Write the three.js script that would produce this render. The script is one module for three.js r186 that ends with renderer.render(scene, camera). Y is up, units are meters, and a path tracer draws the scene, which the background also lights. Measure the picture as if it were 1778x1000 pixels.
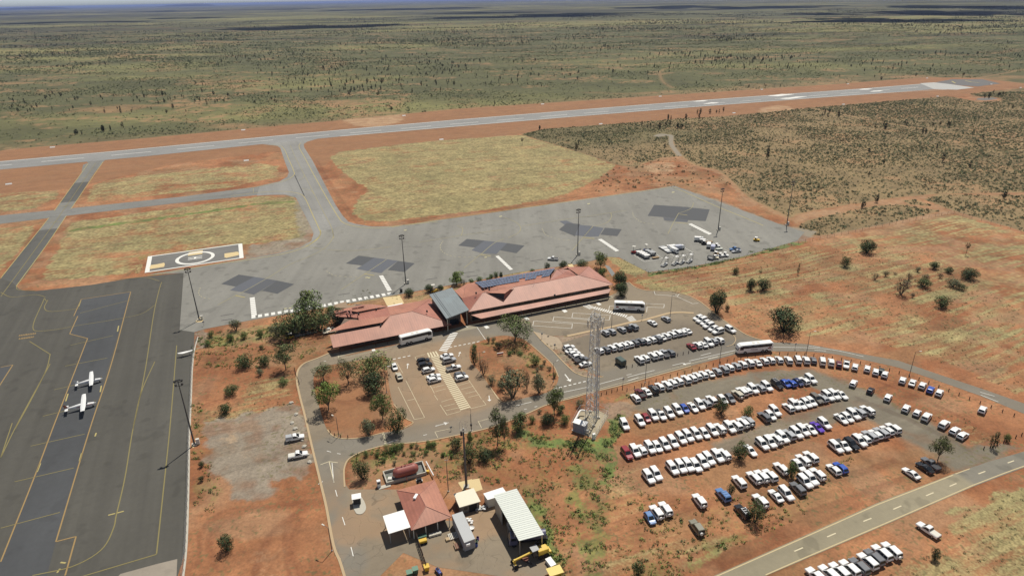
import * as THREE from 'three';
import { mergeGeometries } from 'three/addons/utils/BufferGeometryUtils.js';

// ---------- camera, sky, sun, exposure ----------
const scene = new THREE.Scene();
const FOCAL = 1131, EYE = 115, ROLL = THREE.MathUtils.degToRad(1.05), HORIZON = -3.5;
const PITCH = Math.atan((500 - HORIZON) * Math.cos(ROLL) / FOCAL);
const camera = new THREE.PerspectiveCamera(2 * Math.atan(500 / FOCAL) * 180 / Math.PI, 1024 / 575, 1, 150000);
camera.position.set(0, EYE, 0);
camera.rotation.set(-PITCH, 0, -ROLL, 'YXZ');
scene.add(camera);

const SUN_DIR = new THREE.Vector3(4.25, 21.3, -10.4).normalize();
const sun = new THREE.DirectionalLight(new THREE.Color(1, 0.945, 0.85), 5.0);
sun.target.position.set(0, 0, -300);
sun.position.copy(SUN_DIR).multiplyScalar(900).add(sun.target.position);
sun.castShadow = true;
sun.shadow.mapSize.set(4096, 4096);
Object.assign(sun.shadow.camera, { left: -700, right: 700, top: 700, bottom: -700, near: 10, far: 2500 });
scene.add(sun, sun.target);

const renderer = new THREE.WebGLRenderer({ antialias: true });
renderer.setSize(1024, 575);
renderer.toneMapping = THREE.LinearToneMapping;
renderer.toneMappingExposure = 0.92;
renderer.shadowMap.enabled = true;
scene.fog = new THREE.FogExp2(new THREE.Color(0.40, 0.53, 1.0), 2.8e-5);

// ---------- random numbers and noise ----------
function rng(seed) { let s = seed >>> 0; return () => { s = (s + 0x6d2b79f5) >>> 0; let t = Math.imul(s ^ (s >>> 15), 1 | s); t = (t + Math.imul(t ^ (t >>> 7), 61 | t)) ^ t; return ((t ^ (t >>> 14)) >>> 0) / 4294967296; }; }
const NV = new Float32Array(65536);
{ const r = rng(77); for (let i = 0; i < 65536; i++) NV[i] = r(); }
function vn(x, y) {
  const xi = Math.floor(x), yi = Math.floor(y); let u = x - xi, v = y - yi;
  u = u * u * (3 - 2 * u); v = v * v * (3 - 2 * v);
  const a = xi & 255, b = (xi + 1) & 255, c = (yi & 255) << 8, d = ((yi + 1) & 255) << 8;
  const p = NV[a | c], q = NV[b | c], r = NV[a | d], s = NV[b | d];
  return p + (q - p) * u + (r + (s - r) * u - p - (q - p) * u) * v;
}
function fbm(x, y, o) { let s = 0, a = 0.5, n = 0; for (let i = 0; i < o; i++) { s += a * vn(x, y); n += a; a *= 0.5; x = x * 2.03 + 17.7; y = y * 2.03 - 9.1; } return s / n; }
const lerp = (a, b, t) => a + (b - a) * t, clamp01 = (t) => (t < 0 ? 0 : t > 1 ? 1 : t);
const sstep = (a, b, t) => { t = clamp01((t - a) / (b - a)); return t * t * (3 - 2 * t); };

// sky: pale at the horizon, deep blue above, a few thin clouds
{
  const W = 512, Hh = 256, data = new Float32Array(W * Hh * 4);
  for (let j = 0; j < Hh; j++) {
    const el = ((j + 0.5) / Hh - 0.5) * Math.PI, s = Math.sin(el);
    for (let i = 0; i < W; i++) {
      const az = ((i + 0.5) / W - 0.5) * 2 * Math.PI, t = Math.pow(clamp01(s), 0.36);
      let c = [lerp(1.5, 0.05, t), lerp(1.68, 0.10, t), lerp(1.78, 0.25, t)];
      if (s > 0.02) {
        const k = 1.5 / (s + 0.12), x = Math.cos(az) * Math.cos(el) * k, z = Math.sin(az) * Math.cos(el) * k;
        const f = sstep(0.56, 0.78, fbm(x * 2.2 + 40, z * 2.2 + 40, 4)) * 0.55 * sstep(0.02, 0.1, s);
        c = [lerp(c[0], 1.0, f), lerp(c[1], 1.02, f), lerp(c[2], 1.05, f)];
      }
      if (s < 0) c = [0.16, 0.12, 0.08];
      data.set([c[0], c[1], c[2], 1], (j * W + i) * 4);
    }
  }
  const t = new THREE.DataTexture(data, W, Hh, THREE.RGBAFormat, THREE.FloatType);
  t.mapping = THREE.EquirectangularReflectionMapping; t.magFilter = THREE.LinearFilter; t.needsUpdate = true;
  scene.background = t; scene.environment = t;
  scene.backgroundIntensity = 0.5; scene.environmentIntensity = 0.5;
}

// ---------- from a place in the photograph (1778 x 1000) to the level ground, or to a height above it ----------
const CR = Math.cos(ROLL), SR = Math.sin(ROLL), CP = Math.cos(PITCH), SP = Math.sin(PITCH);
function ray(px, py) {
  const u = px - 889, v = py - 500, uu = CR * u - SR * v, vv = SR * u + CR * v;
  return new THREE.Vector3(uu, -vv * CP - FOCAL * SP, vv * SP - FOCAL * CP);
}
function P(px, py, h = 0) { const d = ray(px, py), t = (h - EYE) / d.y; return new THREE.Vector3(d.x * t, h, d.z * t); }
const PL = (list, h = 0) => list.map(([x, y, k]) => P(x, y, k ?? h));
function onPlane(px, py, a, b, c) {
  const n = b.clone().sub(a).cross(c.clone().sub(a)), d = ray(px, py), e = new THREE.Vector3(0, EYE, 0);
  return e.addScaledVector(d, a.clone().sub(e).dot(n) / d.dot(n));
}
function heightTo(base, px, py) { let best = 1, e = 1e9; for (let h = 0.3; h < 60; h += 0.1) { const p = P(px, py, h), d = Math.hypot(p.x - base.x, p.z - base.z); if (d < e) { e = d; best = h; } } return best; }
function mPerPx(px, py, h = 0) { return P(px + 1, py, h).distanceTo(P(px, py, h)); }

// ---------- naming, labels ----------
const taken = new Map();
function numbered(name) { const n = taken.get(name) ?? 0; taken.set(name, n + 1); return n ? name + '_' + String(n).padStart(3, '0') : name; }
function add(o, name, parent) { o.name = parent ? name : numbered(name); o.traverse((m) => { if (m.isMesh) { m.castShadow = true; m.receiveShadow = true; } }); (parent ?? scene).add(o); return o; }
function tag(o, label, category, group) { Object.assign(o.userData, { label, category }); if (group) o.userData.group = group; return o; }
function struct(o, label) { o.userData.kind = 'structure'; if (label) o.userData.label = label; return o; }
function mesh(name, geo, mat, parent) { return add(new THREE.Mesh(geo, mat), name, parent); }
function thing(name, label, category, pos, turn = 0, group) {
  const g = new THREE.Group(); g.position.set(pos[0] ?? pos.x, pos[1] ?? pos.y ?? 0, pos[2] ?? pos.z); g.rotation.y = turn;
  add(g, name); return tag(g, label, category, group);
}
function copyOf(o, name, label, category, pos, turn, group, scale) {
  const c = o.clone(); c.position.set(pos.x, pos.y, pos.z); c.rotation.set(0, turn, 0); if (scale) c.scale.set(...scale);
  c.userData = {}; add(c, name); return tag(c, label, category, group);
}

// ---------- materials ----------
const std = (r, g, b, rough = 0.8, o = {}) => { const { color, ...rest } = o; const m = new THREE.MeshStandardMaterial({ roughness: rough, side: THREE.DoubleSide, ...rest }); m.color.setRGB(r, g, b); return m; };
const paint = (r, g, b, rough = 0.35) => { const m = new THREE.MeshPhysicalMaterial({ roughness: rough, clearcoat: 0.8, clearcoatRoughness: 0.12 }); m.color.setRGB(r, g, b); return m; };
const M = {
  white: std(0.78, 0.77, 0.74, 0.5), offwhite: std(0.62, 0.60, 0.53, 0.7), cream: std(0.66, 0.60, 0.46, 0.7), grey: std(0.35, 0.36, 0.36, 0.6), dark: std(0.03, 0.03, 0.032, 0.7), black: std(0.012, 0.012, 0.013, 0.8),
  steel: std(0.42, 0.43, 0.44, 0.45, { metalness: 0.6 }), darksteel: std(0.09, 0.095, 0.10, 0.5, { metalness: 0.3 }), tyre: std(0.014, 0.014, 0.015, 0.9), glass: std(0.018, 0.022, 0.026, 0.12),
  yellow: std(0.62, 0.40, 0.035, 0.5), red: std(0.42, 0.03, 0.025, 0.5), blue: std(0.05, 0.09, 0.35, 0.5), green: std(0.04, 0.11, 0.07, 0.6), purple: std(0.12, 0.05, 0.4, 0.5), wood: std(0.30, 0.21, 0.12, 0.85), rust: std(0.22, 0.08, 0.05, 0.7),
  concrete: std(0.45, 0.42, 0.35, 0.9), kerb: std(0.43, 0.32, 0.19, 0.9), tan: std(0.28, 0.20, 0.13, 0.9), timber: std(0.07, 0.045, 0.035, 0.9), bark: std(0.16, 0.125, 0.09, 0.95), darkbark: std(0.05, 0.04, 0.032, 0.95),
  paintWhite: std(0.70, 0.69, 0.64, 0.85), paintYellow: std(0.46, 0.36, 0.12, 0.85), paintCream: std(0.60, 0.53, 0.36, 0.85), tank: std(0.30, 0.09, 0.07, 0.55), orangeConcrete: std(0.60, 0.47, 0.25, 0.9),
  glassHouse: std(0.02, 0.022, 0.025, 0.2), headlamp: std(0.7, 0.72, 0.74, 0.15), tail: std(0.3, 0.015, 0.012, 0.3),
};

// ---------- textures computed texel by texel over a rectangle of the ground ----------
function rectTexture(x0, x1, z0, z1, W, Hh, fn) {
  const d = new Uint8Array(W * Hh * 4), out = [0, 0, 0], e = (v) => { v = v < 0 ? 0 : v > 1 ? 1 : v; return 255 * (v < 0.0031308 ? v * 12.92 : 1.055 * Math.pow(v, 1 / 2.4) - 0.055); };
  for (let j = 0; j < Hh; j++) { const z = z0 + (z1 - z0) * (j + 0.5) / Hh; for (let i = 0; i < W; i++) { fn(x0 + (x1 - x0) * (i + 0.5) / W, z, out, i, j); const k = (j * W + i) * 4; d[k] = e(out[0]); d[k + 1] = e(out[1]); d[k + 2] = e(out[2]); d[k + 3] = 255; } }
  const t = new THREE.DataTexture(d, W, Hh, THREE.RGBAFormat, THREE.UnsignedByteType);
  t.colorSpace = THREE.SRGBColorSpace; t.magFilter = THREE.LinearFilter; t.wrapS = t.wrapT = THREE.ClampToEdgeWrapping; t.needsUpdate = true; return t;
}

// ---------- flat polygons, ribbons and kerbs on the ground ----------
function smooth(pts, n = 6, closed = false) { const c = new THREE.CatmullRomCurve3(pts, closed, 'centripetal'); return c.getPoints(pts.length * n); }
function polyGeo(pts, y, holes = [], rect) {
  const sh = new THREE.Shape(pts.map((p) => new THREE.Vector2(p.x, p.z)));
  for (const h of holes) sh.holes.push(new THREE.Path(h.map((p) => new THREE.Vector2(p.x, p.z))));
  const g = new THREE.ShapeGeometry(sh), pos = g.attributes.position, uv = g.attributes.uv, nor = g.attributes.normal;
  for (let i = 0; i < pos.count; i++) { const x = pos.getX(i), z = pos.getY(i); pos.setXYZ(i, x, y, z); nor.setXYZ(i, 0, 1, 0); if (rect) uv.setXY(i, (x - rect[0]) / (rect[1] - rect[0]), (z - rect[2]) / (rect[3] - rect[2])); }
  const ix = g.index.array; for (let i = 0; i < ix.length; i += 3) { const t = ix[i]; ix[i] = ix[i + 2]; ix[i + 2] = t; }
  return g;
}
const bounds = (pts) => [Math.min(...pts.map((p) => p.x)), Math.max(...pts.map((p) => p.x)), Math.min(...pts.map((p) => p.z)), Math.max(...pts.map((p) => p.z))];
function surface(name, pts, y, mat, holes, rect, parent) { return struct(mesh(name, polyGeo(pts, y, holes, rect ?? bounds(pts)), mat, parent)); }
function tex(pts, W, Hh, fn, o = {}) { const b = bounds(pts); return new THREE.MeshStandardMaterial({ map: rectTexture(b[0], b[1], b[2], b[3], W, Hh, fn), roughness: 0.92, side: THREE.DoubleSide, ...o }); }
function sideDirs(pts) {
  return pts.map((p, i) => { const a = pts[Math.max(0, i - 1)], b = pts[Math.min(pts.length - 1, i + 1)], dx = b.x - a.x, dz = b.z - a.z, l = Math.hypot(dx, dz) || 1; return new THREE.Vector3(-dz / l, 0, dx / l); });
}
function ribbonGeo(pts, w, y) {
  const s = sideDirs(pts), v = [], ix = [];
  pts.forEach((p, i) => { v.push(p.x + s[i].x * w / 2, y, p.z + s[i].z * w / 2, p.x - s[i].x * w / 2, y, p.z - s[i].z * w / 2); if (i) { const k = i * 2; ix.push(k - 2, k, k - 1, k, k + 1, k - 1); } });
  const g = new THREE.BufferGeometry(); g.setAttribute('position', new THREE.Float32BufferAttribute(v, 3)); g.setAttribute('normal', new THREE.Float32BufferAttribute(pts.flatMap(() => [0, 1, 0, 0, 1, 0]), 3)); g.setIndex(ix); return g;
}
function walk(pts, step) { // points every step metres along a polyline
  const out = []; let left = 0;
  for (let i = 1; i < pts.length; i++) { const a = pts[i - 1], b = pts[i], l = a.distanceTo(b); let t = left; while (t <= l) { out.push(a.clone().lerp(b, t / l)); t += step; } left = t - l; }
  return out;
}
function dashGeo(pts, w, y, dash, gap) {
  const fine = walk(pts, 0.25), gs = [], n = Math.round(dash / 0.25), m = Math.round((dash + gap) / 0.25);
  for (let i = 0; i + n < fine.length; i += m) gs.push(ribbonGeo([fine[i], fine[i + n]], w, y));
  return gs;
}
function sweepGeo(pts, w, h, y = 0) { // a low kerb or wall along a polyline
  const s = sideDirs(pts), v = [], ix = [];
  pts.forEach((p, i) => {
    for (const [a, b] of [[w / 2, 0], [w / 2, h], [-w / 2, h], [-w / 2, 0]]) v.push(p.x + s[i].x * a, y + b, p.z + s[i].z * a);
    if (i) for (let k = 0; k < 3; k++) { const q = i * 4 + k; ix.push(q - 4, q - 3, q, q, q - 3, q + 1); }
  });
  const e = (pts.length - 1) * 4; ix.push(0, 1, 2, 0, 2, 3, e, e + 2, e + 1, e, e + 3, e + 2);
  let g = new THREE.BufferGeometry(); g.setAttribute('position', new THREE.Float32BufferAttribute(v, 3)); g.setIndex(ix); g = g.toNonIndexed(); g.computeVertexNormals(); return g;
}

// ---------- solids ----------
function box(w, h, d, x = 0, y = 0, z = 0, ry = 0) { const g = new THREE.BoxGeometry(w, h, d); if (ry) g.rotateY(ry); g.translate(x, y, z); return g; }
function cyl(r0, r1, h, n, x = 0, y = 0, z = 0, rot) { const g = new THREE.CylinderGeometry(r1, r0, h, n); if (rot) rot(g); g.translate(x, y, z); return g; }
function bar(a, b, r, n = 5) {
  a = new THREE.Vector3(...(a.x !== undefined ? [a.x, a.y, a.z] : a)); b = new THREE.Vector3(...(b.x !== undefined ? [b.x, b.y, b.z] : b));
  const g = new THREE.CylinderGeometry(r, r, a.distanceTo(b), n); g.applyQuaternion(new THREE.Quaternion().setFromUnitVectors(new THREE.Vector3(0, 1, 0), b.clone().sub(a).normalize())); g.translate((a.x + b.x) / 2, (a.y + b.y) / 2, (a.z + b.z) / 2); return g;
}
const merge = (gs) => mergeGeometries(gs.map((g) => { const k = g.index ? g.toNonIndexed() : g.clone(); for (const n of Object.keys(k.attributes)) if (!['position', 'normal', 'uv'].includes(n)) k.deleteAttribute(n); if (!k.attributes.normal) k.computeVertexNormals(); if (!k.attributes.uv) k.setAttribute('uv', new THREE.Float32BufferAttribute(new Float32Array(k.attributes.position.count * 2), 2)); return k; }));
function rings(list, capped = true) { // loft through closed rings of equal length
  const n = list[0].length, v = [], tri = (a, b, c) => v.push(...a, ...b, ...c);
  for (let i = 1; i < list.length; i++) for (let k = 0; k < n; k++) { const a = list[i - 1][k], b = list[i - 1][(k + 1) % n], c = list[i][k], d = list[i][(k + 1) % n]; tri(a, b, c); tri(c, b, d); }
  if (capped) for (const [r, f] of [[list[0], 1], [list[list.length - 1], 0]]) for (let k = 1; k < n - 1; k++) f ? tri(r[0], r[k + 1], r[k]) : tri(r[0], r[k], r[k + 1]);
  const g = new THREE.BufferGeometry(); g.setAttribute('position', new THREE.Float32BufferAttribute(v, 3)); g.computeVertexNormals(); return g;
}
// loft along x: stations [x, half width, bottom, top, chamfer]
const loftX = (st) => rings(st.map(([x, w, a, b, c = 0.08]) => [[x, a, w - c], [x, a + c, w], [x, b - c, w], [x, b, w - c * 1.4], [x, b, -w + c * 1.4], [x, b - c, -w], [x, a + c, -w], [x, a, -w + c]]));
// loft upwards: levels [y, x0, x1, half width, chamfer]
const loftY = (lv) => rings(lv.map(([y, a, b, w, c = 0.12]) => [[a + c, y, w], [a, y, w - c], [a, y, -w + c], [a + c, y, -w], [b - c, y, -w], [b, y, -w + c], [b, y, w - c], [b - c, y, w]]));
function quads(list) { const v = []; for (const [a, b, c, d] of list) v.push(...a, ...b, ...c, ...a, ...c, ...d); const g = new THREE.BufferGeometry(); g.setAttribute('position', new THREE.Float32BufferAttribute(v, 3)); g.computeVertexNormals(); return g; }
function slabGeo(pts, t) { // a roof plate through points with heights, t thick
  const c = pts.map((p) => new THREE.Vector2(p.x, p.z)), faces = THREE.ShapeUtils.triangulateShape(THREE.ShapeUtils.isClockWise(c) ? c.reverse() : c, []), q = THREE.ShapeUtils.isClockWise(pts.map((p) => new THREE.Vector2(p.x, p.z))) ? pts.slice().reverse() : pts;
  const v = [], put = (p, d) => v.push(p.x, p.y - d, p.z);
  for (const [a, b, e] of faces) { put(q[a], 0); put(q[e], 0); put(q[b], 0); put(q[a], t); put(q[b], t); put(q[e], t); }
  q.forEach((p, i) => { const r = q[(i + 1) % q.length]; put(p, 0); put(r, 0); put(r, t); put(p, 0); put(r, t); put(p, t); });
  const g = new THREE.BufferGeometry(); g.setAttribute('position', new THREE.Float32BufferAttribute(v, 3)); g.computeVertexNormals(); return g;
}
function prismGeo(pts, y0, y1) { return slabGeo(pts.map((p) => new THREE.Vector3(p.x, y1, p.z)), y1 - y0); }
function inset(pts, d) { const c = pts.reduce((s, p) => s.add(p), new THREE.Vector3()).multiplyScalar(1 / pts.length); return pts.map((p) => { const v = c.clone().sub(p); v.y = 0; const l = v.length(); return p.clone().addScaledVector(v, Math.min(0.9, d / l)); }); }

// ---------- the ground: one sheet to the horizon ----------
const NORTH = (x, z) => -0.383 * x - 0.924 * z;               // metres towards the far side, across the runway
const ALONG = (x, z) => 0.924 * x - 0.383 * z;                // metres along the runway
function height(x, z) {
  const d = NORTH(x, z), r = sstep(700, 1050, d); if (r <= 0) return 0;
  const far = 1 + sstep(3000, 14000, d) * 2.2;
  return r * far * (7 * fbm(x / 520 + 3, z / 260 + 8, 3) + 2.2 * fbm(x / 110, z / 70, 2) - 4.2);
}
// regions read off the photograph: [mask, strength, points], mask 0 airfield earth, 1 dry grass, 2 weeds, 3 grey gravel, 4 graded orange earth, 5 darker tracks, 6 pale dust
const REG = [];
const reg = (m, v, pts) => REG.push({ m, v, pts: PL(pts) });
const trk = (m, v, w, pts) => REG.push({ m, v, w, pts: smooth(PL(pts), 5) });
reg(0, 1, [[-400, 310], [0, 262], [7, 260], [90, 253], [238, 241], [421, 224], [600, 208], [794, 189], [942, 179.5], [1147, 166], [1324, 154.6], [1474, 144.5], [1610, 134], [1700, 136], [1800, 147], [1778, 153], [1722, 158], [1684, 163], [1700, 168], [1740, 170], [1739, 175], [1698, 177], [1667, 170], [1644, 167], [1409, 187], [1256, 202], [1178, 206], [1100, 212.5], [943, 224], [904, 233], [1000, 262], [1071, 286], [1100, 290], [1150, 273], [1185, 272], [1200, 285], [1245, 295], [1275, 320], [1300, 342], [1340, 366], [1370, 379], [1392, 372], [1430, 362], [1500, 352], [1560, 343], [1620, 337], [1778, 334], [2300, 326], [2600, 1500], [-1500, 1500], [-1500, 500]]);
const HOLES = [[[1384, 396], [1402, 383], [1469, 367], [1523, 357], [1566, 355], [1635, 366], [1581, 379.5], [1514, 394], [1436, 408], [1400, 410]], [[1568, 348], [1590, 346], [1624, 359], [1581, 355]], [[1605, 346], [1631, 337], [1778, 339], [2300, 334], [2300, 560], [1776, 401], [1657, 366]]].map((h) => PL(h));
reg(1, 0.92, [[574, 272], [588, 264], [690, 251], [760, 244], [904, 234], [1000, 262], [1071, 286], [1040, 310], [1010, 326], [963, 343], [882, 358], [801, 369], [680, 383], [632, 384], [612, 370], [622, 345], [640, 325], [616, 315], [584, 291]]);
reg(1, 0.66, [[150, 352], [161, 321], [198, 310], [286, 301], [450, 283], [485, 288], [482, 307], [400, 326], [260, 340]]);
reg(1, 0.6, [[-100, 345], [0, 335], [100, 331], [96, 345], [60, 362], [-100, 378]]);
reg(1, 0.7, [[120, 386], [182, 378], [450, 341], [513, 342], [522, 360], [536, 392], [530, 416], [424, 424], [256, 444], [245, 474], [68, 487], [91, 448], [101, 422]]);
reg(1, 0.7, [[-100, 410], [0, 394], [60, 392], [30, 440], [0, 470], [-100, 500]]);
reg(1, 0.47, [[1096, 487], [1140, 480], [1210, 466], [1330, 442], [1400, 425], [1530, 398], [1657, 373], [1778, 405], [2200, 520], [2200, 860], [1778, 690], [1600, 615], [1500, 590], [1420, 582], [1340, 586], [1290, 565], [1250, 542], [1220, 514], [1130, 505]]);
reg(1, 0.72, [[1480, 1040], [1560, 985], [1640, 935], [1650, 895], [1720, 860], [1900, 800], [1900, 1100]]);
reg(1, 0.8, [[1056, 446], [1075, 447], [1130, 471], [1105, 482], [1088, 478]]);
reg(1, 0.35, [[1040, 840], [1100, 800], [1120, 880], [1180, 930], [1240, 900], [1300, 940], [1180, 1010], [1060, 1010]]);
reg(1, 0.35, [[1600, 715], [1660, 720], [1740, 760], [1700, 775], [1640, 745]]);
reg(1, 0.4, [[340, 585], [480, 560], [620, 500], [700, 514], [740, 500], [900, 470], [960, 466], [700, 530], [560, 560], [480, 600], [350, 610]]);
reg(1, 0.4, [[430, 660], [510, 650], [520, 720], [480, 715], [350, 735], [335, 720], [420, 700]]);
reg(2, 0.9, [[1126, 474], [1202, 463], [1292, 445], [1340, 433], [1400, 418], [1402, 422], [1340, 438], [1292, 449], [1202, 468], [1126, 479]]);
reg(2, 0.9, [[1302, 428], [1330, 420], [1400, 421], [1380, 428], [1300, 440]]);
reg(2, 0.95, [[896, 748], [930, 752], [985, 763], [1040, 768], [1055, 758], [1062, 725], [1090, 715], [1090, 728], [1075, 760], [1062, 790], [1060, 850], [1050, 850], [1040, 790], [990, 780], [930, 770], [896, 762]]);
reg(2, 0.65, [[1000, 800], [1035, 800], [1050, 900], [1060, 1010], [1010, 1010], [1005, 930], [985, 870]]);
reg(2, 0.8, [[905, 850], [925, 850], [960, 920], [985, 1000], [1005, 1030], [975, 1030], [945, 960], [925, 900]]);
reg(2, 0.5, [[605, 790], [700, 768], [790, 762], [860, 745], [930, 735], [930, 760], [870, 790], [800, 830], [760, 840], [740, 790], [650, 815], [620, 830]]);
reg(2, 0.28, [[600, 800], [740, 770], [900, 745], [1060, 760], [1070, 1010], [980, 1010], [900, 850], [790, 830], [640, 830]]);
reg(2, 0.22, [[1060, 800], [1150, 870], [1300, 860], [1400, 830], [1500, 780], [1400, 900], [1250, 960], [1100, 1010], [1060, 1010]]);
reg(2, 0.3, [[330, 600], [500, 570], [560, 600], [500, 640], [340, 640]]);
reg(3, 0.75, [[925, 574], [985, 583], [1030, 572], [1100, 560], [1030, 585], [985, 600], [1010, 640], [1050, 655], [1000, 650], [945, 600]]);
reg(1, 0.5, [[945, 596], [985, 600], [1010, 638], [1050, 654], [1000, 650]]);
reg(2, 0.6, [[1072, 688], [1095, 680], [1100, 690], [1078, 698]]);
reg(2, 0.55, [[335, 590], [380, 575], [480, 562], [560, 545], [600, 545], [560, 562], [480, 585], [360, 605]]);
reg(2, 0.45, [[1190, 970], [1290, 920], [1310, 925], [1220, 985], [1150, 1020], [1080, 1020], [1090, 985]]);
reg(2, 0.35, [[340, 830], [365, 800], [385, 850], [370, 890], [335, 880]]);
reg(2, 0.3, [[330, 700], [352, 700], [352, 800], [332, 800]]);
reg(2, 0.9, [[122, 399], [180, 389], [300, 374], [450, 352], [512, 348], [512, 351], [450, 356], [300, 378], [180, 394], [122, 402]]);
reg(2, 0.4, [[820, 600], [860, 588], [912, 596], [935, 615], [955, 640], [960, 660], [925, 650], [905, 620], [860, 606]]);
reg(2, 0.6, [[240, 452], [424, 426], [424, 421], [240, 446]]);
reg(3, 0.9, [[352, 735], [440, 715], [500, 700], [530, 715], [540, 760], [548, 800], [530, 830], [470, 830], [480, 860], [440, 875], [400, 870], [395, 830], [360, 820]]);
reg(3, 0.85, [[1255, 440], [1300, 430], [1400, 418], [1420, 402], [1385, 395], [1350, 388], [1260, 425]]);
reg(3, 0.9, [[430, 426], [520, 412], [540, 418], [530, 432], [440, 446], [424, 450]]);
reg(3, 0.8, [[512, 345], [525, 362], [545, 400], [540, 420], [520, 412], [515, 380]]);
reg(3, 0.7, [[1185, 327], [1262, 352], [1360, 392], [1345, 394], [1250, 358], [1180, 330]]);
reg(3, 0.8, [[338, 575], [356, 571], [355, 600], [340, 608]]);
// lanes of the earth car park
reg(7, 1, [[1105, 690], [1160, 676], [1250, 656], [1330, 645], [1400, 641], [1450, 652], [1500, 675], [1570, 710], [1640, 748], [1705, 790], [1680, 812], [1640, 800], [1570, 765], [1510, 730], [1440, 690], [1400, 668], [1340, 672], [1250, 690], [1180, 705], [1130, 715], [1100, 712]]);
reg(7, 0.9, [[1235, 770], [1300, 745], [1400, 712], [1480, 690], [1515, 712], [1490, 726], [1400, 745], [1330, 772], [1260, 790]]);
reg(7, 1, [[1640, 800], [1690, 770], [1778, 775], [1700, 815], [1665, 822]]);
reg(7, 1, [[1640, 800], [1655, 823], [1716, 802.5], [1740, 795], [1705, 794], [1672, 780], [1640, 762], [1615, 770]]);
reg(3, 0.5, [[1040, 700], [1105, 697], [1110, 715], [1080, 738], [1050, 730]]);
reg(4, 1, [[-400, 310], [0, 262], [90, 253], [238, 241], [421, 224], [600, 208], [794, 189], [942, 179.5], [1147, 166], [1324, 154.6], [1474, 144.5], [1610, 134], [1700, 136], [1800, 147], [1722, 158], [1684, 163], [1644, 167], [1409, 187], [1256, 202], [1178, 206], [1100, 212.5], [943, 224], [904, 233], [760, 244], [690, 251], [588, 264], [560, 290], [485, 262], [300, 285], [160, 318], [100, 330], [-400, 370]]);
reg(4, 0.7, [[1380, 372], [1430, 362], [1500, 352], [1560, 343], [1620, 337], [1778, 334], [2300, 326], [2300, 333], [1778, 340], [1631, 338], [1600, 349], [1660, 368], [1640, 372], [1560, 392], [1436, 412], [1395, 412], [1376, 395]]);
reg(4, 0.7, [[556, 660], [600, 655], [660, 680], [672, 720], [640, 752], [600, 757], [570, 735]]);
trk(4, 0.8, 3.2, [[1165, 240], [1178, 268], [1210, 288], [1250, 300], [1272, 318], [1296, 342], [1340, 364], [1372, 380]]);
trk(4, 0.9, 3.5, [[1657, 366], [1720, 384], [1778, 399], [1900, 430]]);
trk(4, 0.7, 4, [[1700, 135], [1740, 128], [1778, 121], [1850, 112]]);
trk(4, 0.8, 3.0, [[1170, 153], [1155, 145], [1147, 132], [1152, 122], [1175, 117]]);
trk(4, 0.5, 3.0, [[1410, 188], [1470, 200], [1560, 217], [1660, 232], [1778, 244], [1900, 255]]);
trk(3, 0.9, 4, [[1143, 237], [1162, 234], [1166, 250], [1180, 270]]); trk(3, 0.9, 5, [[1140, 236], [1150, 233], [1166, 236]]);
reg(6, 0.5, [[1380, 374], [1430, 364], [1500, 354], [1560, 344.5], [1620, 338], [1778, 335], [2300, 328], [2300, 332], [1778, 339], [1631, 337.5], [1600, 348], [1657, 367], [1640, 371], [1560, 390], [1436, 411], [1398, 411], [1380, 396]]);
for (const a of [[[1165, 240], [1178, 268], [1210, 288], [1250, 300], [1272, 318], [1296, 342], [1340, 364], [1372, 380]], [[1657, 366], [1720, 384], [1778, 399], [1900, 430]], [[1170, 153], [1155, 145], [1147, 132], [1152, 122], [1175, 117]], [[1410, 188], [1470, 200], [1560, 217], [1660, 232], [1778, 244], [1900, 255]], [[1700, 135], [1740, 128], [1778, 121], [1850, 112]]]) trk(6, 0.6, 3.2, a);
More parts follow.
